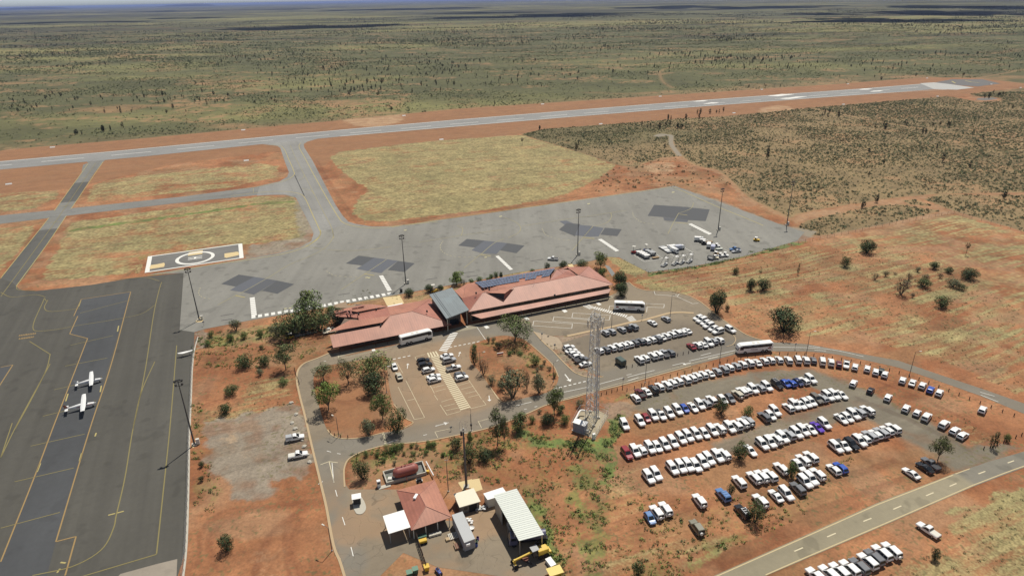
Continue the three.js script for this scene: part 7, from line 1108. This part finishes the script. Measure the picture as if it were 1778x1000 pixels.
prop('timber_stack', 'stack of reddish timber left of the site office', 'timber stack', 758, 645, (T) => { for (let i = 0; i < 5; i++) mesh('plank', box(0.18, 0.5, 1.7, -0.5 + i * 0.24, 0.25 + (i % 2) * 0.1, 0), i % 2 ? M.rust : M.tan, T); });
prop('pallet', 'wooden pallet leaning near the site office', 'pallet', 722, 556, (T) => { for (let i = 0; i < 6; i++) mesh('slat', box(0.2, 0.06, 2.0, -0.9 + i * 0.36, 0.35, 0), M.offwhite, T); mesh('bearer', merge([-0.8, 0, 0.8].map((z) => box(2.1, 0.2, 0.12, 0, 0.2, z))), M.wood, T); });
prop('concrete_block', 'square sandy block in front of the leaning pallet', 'block', 678, 584, (T) => { mesh('block_body', box(0.9, 0.5, 0.9, 0, 0.25, 0), M.kerb, T); });
prop('crate', 'long pale crate on the ground before the depot house', 'crate', 570, 541, (T) => { mesh('crate_body', box(3.0, 0.5, 0.8, 0, 0.3, 0), M.concrete, T); for (const x of [-1.2, -0.4, 0.4, 1.2]) mesh('batten', box(0.1, 0.6, 0.9, x, 0.32, 0), M.offwhite, T); });
prop('workbench', 'metal bench with green top before the depot house', 'bench', 458, 571, (T) => { mesh('bench_top', box(2.2, 0.1, 1.0, 0, 0.85, 0), M.green, T); mesh('leg', merge([-1, 1].flatMap((x) => [-0.4, 0.4].map((z) => box(0.08, 0.85, 0.08, x, 0.42, z)))), M.offwhite, T); });
prop('compressor', 'yellow compressor standing before the green bench', 'compressor', 466, 610, (T) => { mesh('engine_cover', loftX([[-0.9, 0.5, 0.4, 1.1], [0.9, 0.5, 0.4, 1.1]]), M.yellow, T); mesh('base_frame', box(2.0, 0.2, 1.1, 0, 0.3, 0), M.dark, T); wheels(T, [-0.5, 0.5], 0.6, 0.28); });
prop('satellite_dish', 'white dish lying beside the site office', 'dish', 884, 490, (T) => { const g = new THREE.SphereGeometry(0.8, 16, 6, 0, Math.PI * 2, 0, 1.0); g.rotateX(Math.PI); g.translate(0, 1.0, 0); mesh('bowl', g, M.white, T); mesh('stand', cyl(0.06, 0.06, 0.4, 6, 0, 0.2, 0), M.steel, T); });
prop('rubble_bags', 'heap of white bags beside the grey site office', 'bags', 862, 425, (T) => { for (const [x, z, r] of [[0, 0, 0.5], [0.6, 0.3, 0.4], [-0.2, -0.8, 0.45], [0.5, -0.6, 0.35], [0.3, 0.9, 0.4]]) { const g = new THREE.SphereGeometry(r, 10, 7); g.scale(1, 0.6, 0.8); g.translate(x, r * 0.5, z); mesh('bag', g, M.white, T); } });
prop('scrap_heap', 'heap of pale scrap before the cream shed', 'scrap heap', 968, 325, (T) => { const r = rng(8); for (let i = 0; i < 14; i++) mesh('scrap', box(0.2 + r() * 0.9, 0.15 + r() * 0.4, 0.2 + r() * 0.5, (r() - 0.5) * 2.4, 0.2 + r() * 0.3, (r() - 0.5) * 1.6, r() * 3), [M.offwhite, M.steel, M.grey][i % 3], T); });
prop('wheelie_bin', 'green waste bin left of the yellow bin at the bottom edge', 'bin', 401, 862, (T) => { mesh('bin_body', loftY([[0.1, -0.5, 0.5, 0.5, 0.05], [1.2, -0.6, 0.6, 0.6, 0.05]]), M.green, T); mesh('lid', box(1.3, 0.1, 1.3, 0, 1.25, 0), std(0.12, 0.22, 0.15, 0.6), T); }, 'bins at the depot gate'); prop('wheelie_bin', 'low green waste bin at the very bottom edge', 'bin', 350, 885, (T) => { mesh('bin_body', loftY([[0.1, -0.5, 0.5, 0.5, 0.05], [1.0, -0.6, 0.6, 0.6, 0.05]]), M.green, T); mesh('lid', box(1.3, 0.1, 1.3, 0, 1.05, 0), std(0.12, 0.22, 0.15, 0.6), T); }, 'bins at the depot gate'); prop('wheelie_bin', 'yellow-lidded bin at the end of the timber fence', 'bin', 498, 840, (T) => { mesh('bin_body', loftY([[0.1, -0.45, 0.45, 0.45, 0.05], [1.2, -0.55, 0.55, 0.55, 0.05]]), M.yellow, T); mesh('lid', box(1.2, 0.1, 1.2, 0, 1.25, 0), M.yellow, T); }, 'bins at the depot gate');
prop('quad_bike', 'blue and white quad bike at the bottom edge of the yard', 'quad bike', 600, 868, (T) => { mesh('body', loftX([[-0.9, 0.3, 0.5, 0.9], [0, 0.35, 0.5, 1.0], [0.9, 0.3, 0.5, 0.95]]), M.blue, T); mesh('seat', box(0.8, 0.15, 0.35, -0.3, 1.02, 0), M.black, T); mesh('handlebar', bar([0.5, 1.15, -0.4], [0.5, 1.15, 0.4], 0.04), M.dark, T); wheels(T, [-0.65, 0.65], 0.45, 0.3); T.rotation.y = -1.0; });
prop('tool_box', 'white lidded box beside the yellow skip', 'box', 1562, 795, (T) => { mesh('box_body', box(1.3, 0.9, 2.4, 0, 0.45, 0, 0.15), M.offwhite, T); mesh('lid', box(1.4, 0.1, 2.5, 0, 0.95, 0, 0.15), M.white, T); }); prop('skip_bin', 'yellow skip at the bottom edge right of the grader', 'skip', 1598, 880, (T) => { mesh('skip_body', loftY([[0.1, -1.2, 1.2, 0.8, 0.05], [1.2, -1.6, 1.6, 1.1, 0.05]]), M.yellow, T); mesh('lid', box(3.3, 0.08, 2.3, 0, 1.24, 0), std(0.66, 0.5, 0.12, 0.5), T); });
{ // dark lattice fence between house and bins
  const a = D(408, 560), b = D(495, 830), T = thing('lattice_fence', 'dark weathered lattice fence running from house to yellow bin', 'fence', [a.x, 0, a.z]), n = 12; for (let i = 0; i <= n; i++) { const p = a.clone().lerp(b, i / n); mesh('post', box(0.12, 1.9, 0.12, p.x - a.x, 0.95, p.z - a.z), M.timber, T); if (i < n) { const q = a.clone().lerp(b, (i + 1) / n), k = (m, y) => [m.x - a.x, y, m.z - a.z]; for (const [y0, y1] of [[0.2, 1.8], [1.8, 0.2], [0.4, 0.4], [1.1, 1.1], [1.8, 1.8]]) mesh('rail', bar(k(p, y0), k(q, y1), 0.05, 4), i % 3 ? M.timber : M.wood, T); } }
}
{ // yellow tug and a string of dark carts west of the terminal
  const e = P(503, 587.3), f = P(545, 579); const T = thing('tow_tractor', 'yellow tractor at the head of the dark carts by the terminal', 'tow tractor', [e.x, 0.02, e.z], -Math.atan2(f.z - e.z, f.x - e.x) + Math.PI); EQ.tug(T, M.yellow);
  [[508.5, 586.2], [514, 585], [521.5, 583.4], [528.5, 582], [533, 581], [540, 579.6], [544.5, 578.7]].forEach(([x, y], i) => { const p = P(x, y); const c = thing('baggage_cart', `dark cart, ${ORD[i + 1]} behind the yellow tractor by the terminal`, 'baggage cart', [p.x, 0.02, p.z], -Math.atan2(f.z - e.z, f.x - e.x), 'dark carts in a line west of the terminal'); c.scale.setScalar(0.72); EQ.cart(c, M.dark); });
  const S = P(571, 577), s = thing('notice_board', 'cream panel with dark equipment at the west end of the terminal', 'panel', [S.x, 0, S.z], 0.38); mesh('panel_board', box(4.6, 0.1, 3.2, 0, 0.7, 0), M.cream, s); for (const [x, z, w] of [[-1.5, -0.6, 0.9], [0, -0.6, 1.2], [1.5, -0.7, 0.8]]) mesh('unit', box(w, 0.8, 0.9, x, 1.1, z), x ? M.dark : M.white, s); mesh('support', merge([box(0.15, 0.7, 3, -2.1, 0.35, 0), box(0.15, 0.7, 3, 2.1, 0.35, 0)]), M.tan, s);
}
{ // white panel at the apron edge, dark box at the car park entrance, red table in the garden, gear beside the depot house
  const a = P(307.5, 613.5, 1.5), b = P(333.5, 608, 1.5), m = a.clone().lerp(b, 0.5), T = thing('white_wing_panel', 'thin white wing-shaped panel on stands at the apron edge', 'panel', [m.x, 0, m.z], -Math.atan2(b.z - a.z, b.x - a.x)), L = a.distanceTo(b) / 2;
  mesh('panel_board', rings([[-L, 0.25], [-L * 0.4, 1.1], [L * 0.3, 0.8], [L, 0.25]].map(([x, c]) => [[x, 1.5, -0.3], [x, 1.62, 0], [x, 1.5, c], [x, 1.44, c * 0.5]])), M.white, T); mesh('stand', merge([-L * 0.5, L * 0.5].map((x) => cyl(0.08, 0.08, 1.45, 6, x, 0.72, 0.1))), M.steel, T);
  const k = P(1078, 633), K = thing('waste_container', 'dark green box-shaped container at the sealed car park entrance', 'container', [k.x, 0.06, k.z], -1.1); mesh('container_body', loftX([[-1.8, 1.0, 0.35, 2.0, 0.12], [-1.7, 1.1, 0.3, 2.2, 0.15], [1.7, 1.1, 0.3, 2.2, 0.15], [1.8, 1.0, 0.35, 2.0, 0.12]]), PAINT.darkgreen, K); mesh('lid', box(3.2, 0.08, 1.9, 0, 2.24, 0), std(0.03, 0.06, 0.05, 0.5), K); wheels(K, [-1, 1], 1.0, 0.3);
  const g = P(868.5, 617.5), G = thing('garden_sign', 'red and white low sign board in the garden bed', 'sign', [g.x, 0, g.z], 0.3); mesh('sign_board', box(2.2, 0.7, 0.12, 0, 0.7, 0), std(0.45, 0.2, 0.17, 0.6), G); mesh('sign_cap', box(2.3, 0.1, 0.25, 0, 1.1, 0), M.white, G); mesh('post', merge([box(0.1, 0.6, 0.1, -0.8, 0.3, -0.1), box(0.1, 0.6, 0.1, 0.8, 0.3, -0.1)]), M.timber, G);
  const w = P(728, 836), Wt = thing('pressure_washer', 'dark pump unit behind the red depot house', 'pump', [w.x, 0, w.z], 0.3); mesh('engine_cover', box(1.2, 0.6, 0.8, 0, 0.6, 0), M.black, Wt); mesh('frame', box(1.6, 0.2, 1.1, 0, 0.25, 0), M.offwhite, Wt); wheels(Wt, [-0.5, 0.5], 0.6, 0.25);
  const r0 = P(740, 806.5), r1 = P(753, 831), R = thing('white_beam', 'long white beam on low stands between bund and depot house', 'beam', [r0.x, 0, r0.z]); mesh('beam_bar', bar([0, 1.0, 0], [r1.x - r0.x, 1.0, r1.z - r0.z], 0.16, 6), M.white, R); mesh('stand', merge([0.1, 0.9].map((t) => box(0.15, 1, 0.15, (r1.x - r0.x) * t, 0.5, (r1.z - r0.z) * t))), M.steel, R);
  const yb = P(742.5, 821.5), Y = thing('yellow_box', 'small yellow box at the corner of the tank bund', 'box', [yb.x, 0, yb.z]); mesh('box_body', box(0.7, 0.7, 0.6, 0, 0.4, 0), M.yellow, Y); mesh('lid', box(0.8, 0.08, 0.7, 0, 0.78, 0), M.yellow, Y);
  const bn = P(696.5, 507.5), B = thing('litter_bin', 'dark litter bin where the terminal path meets the apron', 'bin', [bn.x, 0.05, bn.z]); mesh('bin_body', cyl(0.55, 0.6, 1.3, 12, 0, 0.65, 0), M.dark, B); mesh('lid', cyl(0.65, 0.5, 0.2, 12, 0, 1.4, 0), M.black, B);
  const eg = P(754, 507), E2 = thing('belt_loader', 'yellow and white belt loader behind the grey entrance canopy', 'belt loader', [eg.x, 0.02, eg.z], 0.4); EQ.loader(E2, M.yellow);
}

// ---------- masts, street lamps, bollards, markers ----------
const POLEG = 'floodlight masts along the apron';
function floodMast(bx, by, tx, ty, label) {
  const p = P(bx, by), h = heightTo(p, tx, ty), T = thing('floodlight_mast', label, 'light mast', [p.x, 0.05, p.z], 0.38, POLEG);
  mesh('pole', taper([0, 0, 0], [0, h, 0], 0.26, 0.12), M.darksteel, T); mesh('base_plinth', box(1.4, 0.4, 1.4, 0, 0.2, 0), M.concrete, T); mesh('control_cabinet', box(0.9, 1.7, 0.7, 1.0, 0.95, 0), M.offwhite, T);
  mesh('cross_arm', merge([box(2.2, 0.14, 0.14, 0, h - 0.2, 0), box(1.8, 0.14, 0.14, 0, h - 1.4, 0)]), M.darksteel, T);
  for (const [x, y] of [[-0.9, h - 0.1], [0.9, h - 0.1], [-0.3, h + 0.1], [0.3, h + 0.1], [-0.8, h - 1.3], [0.8, h - 1.3]]) { const f = mesh('floodlight', (() => { const g = box(0.55, 0.42, 0.35, 0, 0, 0); g.rotateX(0.5); g.translate(x, y + 0.2, -0.25); return g; })(), M.dark, T); }
}
floodMast(345.4, 556.2, 323.5, 468, 'floodlight mast at the corner between the grey and dark aprons'); floodMast(337, 772.7, 307.5, 663, 'floodlight mast beside the dark apron at the gravel yard'); floodMast(704.5, 493, 697.5, 410, 'floodlight mast at the terminal path on the apron edge'); floodMast(1003, 443.5, 1005.6, 365, 'floodlight mast near the pickup on the grey apron'); floodMast(1247.3, 400, 1255.6, 329, 'floodlight mast at the far end of the grey apron'); floodMast(1366.6, 391, 1377.5, 317, 'floodlight mast standing off the apron by the sandy road');
function lamp(bx, by, tx, ty, label, arm = 0) {
  const p = P(bx, by), h = heightTo(p, tx, ty), T = thing('street_lamp', label, 'street lamp', [p.x, 0.04, p.z], arm, 'street lamps on single dark poles');
  mesh('pole', taper([0, 0, 0], [0, h, 0], 0.11, 0.06), M.darksteel, T); mesh('arm', bar([0, h - 0.05, 0], [1.4, h + 0.2, 0], 0.045), M.darksteel, T); mesh('lamp_head', loftX([[1.1, 0.12, h + 0.1, h + 0.26, 0.03], [1.9, 0.16, h + 0.14, h + 0.3, 0.03]]), M.offwhite, T); mesh('base_plate', cyl(0.2, 0.2, 0.25, 10, 0, 0.12, 0), M.steel, T);
}
lamp(1400.3, 617.5, 1406.3, 575.8, 'street lamp behind the curved row, right of the coach'); lamp(1580, 652, 1589.5, 611, 'street lamp farthest right beside the curved road'); lamp(1249.2, 634, 1254.5, 597.5, 'street lamp between the road and the curved row', 1.5); lamp(1120.4, 665, 1123, 628, 'street lamp near the left end of the curved row', 1.5); lamp(1062, 570, 1062.6, 547, 'street lamp at the kerb above the upper sealed row'); lamp(1164.3, 548, 1165, 513, 'street lamp at the bend of the sealed car park kerb'); lamp(961, 663, 964, 630, 'street lamp at the right tip of the east garden', 0.6); lamp(588, 758, 582, 725.5, 'street lamp at the bottom of the west garden', 2.5); lamp(576, 957, 569, 917, 'street lamp beside the depot road at lower left', 2.6); lamp(558.5, 644, 558, 628, 'street lamp at the top left of the west garden'); lamp(671, 682, 670, 637, 'street lamp at the right side of the west garden'); lamp(834, 645, 836, 612, 'street lamp on the left of the east garden');
{
  const mast = (bx, by, tx, ty, r, name, label, fn) => { const p = P(bx, by), h = heightTo(p, tx, ty), T = thing(name, label, 'mast', [p.x, 0.04, p.z]); mesh('pole', taper([0, 0, 0], [0, h, 0], r, r * 0.6), M.darksteel, T); mesh('base_plate', box(r * 4, 0.2, r * 4, 0, 0.1, 0), M.concrete, T); fn(T, h); };
  mast(809.7, 845, 804.8, 745, 0.36, 'antenna_mast', 'thick dark mast with white aerials above the cream shed', (T, h) => { mesh('cross_arm', merge([box(1.8, 0.12, 0.12, 0, h - 0.3, 0), box(0.12, 0.12, 1.8, 0, h - 0.3, 0), box(1.2, 0.1, 0.1, 0, h - 1.2, 0)]), M.offwhite, T); for (const [x, z, l] of [[-0.85, 0, 2.6], [0.85, 0, 1.2], [0, 0.85, 2.0], [0.5, -0.7, 1.6]]) mesh('aerial', bar([x, h - 0.3, z], [x, h - 0.3 + l, z], 0.05), M.offwhite, T); mesh('radio_box', box(0.5, 1.2, 0.3, -0.5, h - 1.2, 0.3), M.dark, T); });
  mast(778.4, 854, 775.3, 796, 0.12, 'antenna_mast', 'thin pale mast left of the thick dark mast', (T, h) => { mesh('cross_arm', box(0.9, 0.06, 0.06, 0, h - 0.6, 0), M.steel, T); mesh('aerial', merge([bar([0.4, h - 0.8, 0], [0.4, h + 0.4, 0], 0.04), bar([-0.4, h - 0.8, 0], [-0.4, h, 0], 0.04)]), M.offwhite, T); });
  mast(818.4, 748.5, 817, 719, 0.14, 'antenna_mast', 'short dark pole at the roadside above the mast', (T, h) => { mesh('collar', cyl(0.3, 0.3, 0.5, 8, 0, h * 0.35, 0), M.dark, T); mesh('aerial', bar([0, h, 0], [0, h + 2.2, 0], 0.03), M.darksteel, T); });
}
const roadSign = (x, y, label, h = 1.8) => { const p = P(x, y), T = thing('road_sign', label, 'sign', [p.x, 0.04, p.z], 0.4); mesh('post', cyl(0.05, 0.05, h, 6, 0, h / 2, 0), M.darksteel, T); mesh('sign_plate', box(0.7, 0.7, 0.05, 0, h, 0.05), M.grey, T); };
roadSign(1082, 667, 'small road sign on the verge left of the curved row', 2); roadSign(1069, 632, 'small sign beside the green container', 2.2); roadSign(1381, 606, 'small road sign on the verge right of the coach', 2); roadSign(1115, 556, 'small sign post at the kerb by the crossing', 2.2); roadSign(783, 748, 'short post at the end of the roadside bay line', 1.2); roadSign(941, 588, 'small sign on the paved corner of the loop road', 2); roadSign(963, 605, 'short post on the edge of the paved corner', 1.5); roadSign(353.5, 566, 'short post on the apron edge beside the mast', 1.8);
// bollards
{
  let proto; const put = (p, label, group) => { if (!proto) { proto = thing('timber_bollard', label, 'bollard', [p.x, 0, p.z], 0, group); mesh('post', taper([0, 0, 0], [0, 1.05, 0], 0.13, 0.12), M.timber, proto); mesh('cap', cyl(0.12, 0.08, 0.08, 7, 0, 1.08, 0), M.timber, proto); } else copyOf(proto, 'timber_bollard', label, 'bollard', new THREE.Vector3(p.x, 0, p.z), 0, group); };
  const nth = (i) => { const n = i + 1, t = n % 10, e = n % 100 > 10 && n % 100 < 14 ? 'th' : ['th', 'st', 'nd', 'rd'][t] ?? 'th'; return n + e; };
  const lineOf = (pts, step, what, group) => walk(PL(pts), step).forEach((p, i) => put(p, `dark timber bollard, ${nth(i)} from the left ${what}`, group));
  lineOf([[1088, 640], [1130, 629.5], [1190, 615], [1259, 598]], 2.3, 'below the sealed car park', 'bollards below the sealed car park');
  lineOf([[1089, 679], [1160, 656], [1242, 634.5], [1300, 620], [1340, 616], [1400, 616.5], [1440, 622], [1494, 631.5], [1550, 645.5], [1600, 661.5], [1652, 681.5], [1694, 698], [1728, 711], [1775, 728]], 2.9, 'along the curved road verge', 'bollards along the curved road verge');
  lineOf([[1035, 690], [1060, 682], [1082, 676]], 2.0, 'beside the lattice tower track', 'bollards beside the lattice tower');
  lineOf([[511, 643], [513, 652], [517, 661], [519, 668]], 2.0, 'on the outside of the road bend', 'bollards at the road bend');
  lineOf([[573, 752], [583, 759], [596, 761], [612, 761]], 2.2, 'at the bottom of the west garden', 'bollards round the west garden');
  lineOf([[1709, 781], [1740, 771], [1775, 757]], 2.6, 'at the right edge of the earth car park', 'bollards at the car park edge');
}
// runway strip markers: long low white gables
{
  let proto; const ge = rings([[[-1.9, 0, 0.8], [-1.9, 0.8, 0], [-1.9, 0, -0.8]], [[1.9, 0, 0.8], [1.9, 0.8, 0], [1.9, 0, -0.8]]]);
  const L = [[90, 256, 'farther'], [421.7, 226, 'farther'], [701, 201, 'farther'], [942, 181, 'farther'], [1146.6, 167.5, 'farther'], [1323, 155.5, 'farther'], [1473, 146, 'farther'], [1610.5, 135.8, 'farther'], [14, 320, 'nearer'], [427, 279, 'nearer'], [766, 242.5, 'nearer'], [1043, 215.5, 'nearer'], [1274.6, 196.5, 'nearer'], [1465, 181.5, 'nearer'], [1628.6, 167.5, 'nearer'], [1773, 152.5, 'nearer'], [1722, 146.5, 'farther']], c = {};
  for (const [x, y, s] of L) { c[s] = (c[s] ?? 0) + 1; const p = P(x, y), label = `white strip marker, ${ORD[c[s]]} from the left on the runway's ${s} edge`; if (!proto) { proto = thing('strip_marker', label, 'marker', [p.x, 0.02, p.z], 0.39, 'white markers along the runway strip'); mesh('gable', ge, M.white, proto); } else copyOf(proto, 'strip_marker', label, 'marker', new THREE.Vector3(p.x, 0.02, p.z), 0.39, 'white markers along the runway strip'); }
}
// perimeter fence between apron and landside earth
{
  const pts = PL([[343, 585], [337, 606], [333, 640], [331, 690], [328, 760], [326, 860], [322, 960], [316, 1010]]), T = thing('perimeter_fence', 'tall wire fence along the edge of the dark apron', 'fence', [pts[0].x, 0, pts[0].z]), o = T.position, k = (p, y) => [p.x - o.x, y, p.z - o.z], w = walk(pts, 3.0);
  w.forEach((p, i) => { mesh('post', bar(k(p, 0), k(p, 2.2), 0.045), M.steel, T); if (i) for (const y of [0.1, 0.7, 1.4, 2.1]) mesh('wire', bar(k(w[i - 1], y), k(p, y), 0.018, 3), M.steel, T); });
  struct(mesh('kerb', sweepGeo(smooth(pts, 3), 0.5, 0.14), M.concrete));
  const q = PL([[1126, 477], [1202, 466], [1292, 447], [1402, 420], [1530, 394], [1657, 370.5], [1778, 403], [1900, 436]]), F = thing('perimeter_fence', 'low wire fence along the sandy track by the dry field', 'fence', [q[0].x, 0, q[0].z]), fo = F.position, kk = (p, y) => [p.x - fo.x, y, p.z - fo.z], wq = walk(q, 5);
  wq.forEach((p, i) => { mesh('post', bar(kk(p, 0), kk(p, 1.9), 0.06), M.darksteel, F); if (i) mesh('wire', merge([0.5, 1.2, 1.8].map((y) => bar(kk(wq[i - 1], y), kk(p, y), 0.02, 3))), M.steel, F); });
}
{ const r = rng(31), pts = [[507, 735], [512, 745], [518, 754], [524, 765], [528, 776], [534, 790], [537, 803], [505, 700], [514, 720]]; pts.forEach(([x, y], i) => { const p = P(x, y), g = new THREE.DodecahedronGeometry(0.45 + r() * 0.3, 0); g.scale(1.2, 0.7, 1); const T = thing('boulder', `pale boulder at the roadside of the gravel yard, ${ORD[i + 1]} of the row`, 'boulder', [p.x, 0.15, p.z], r() * 6, 'boulders beside the gravel yard'); mesh('stone', g, M.concrete, T); }); }

renderer.render(scene, camera);
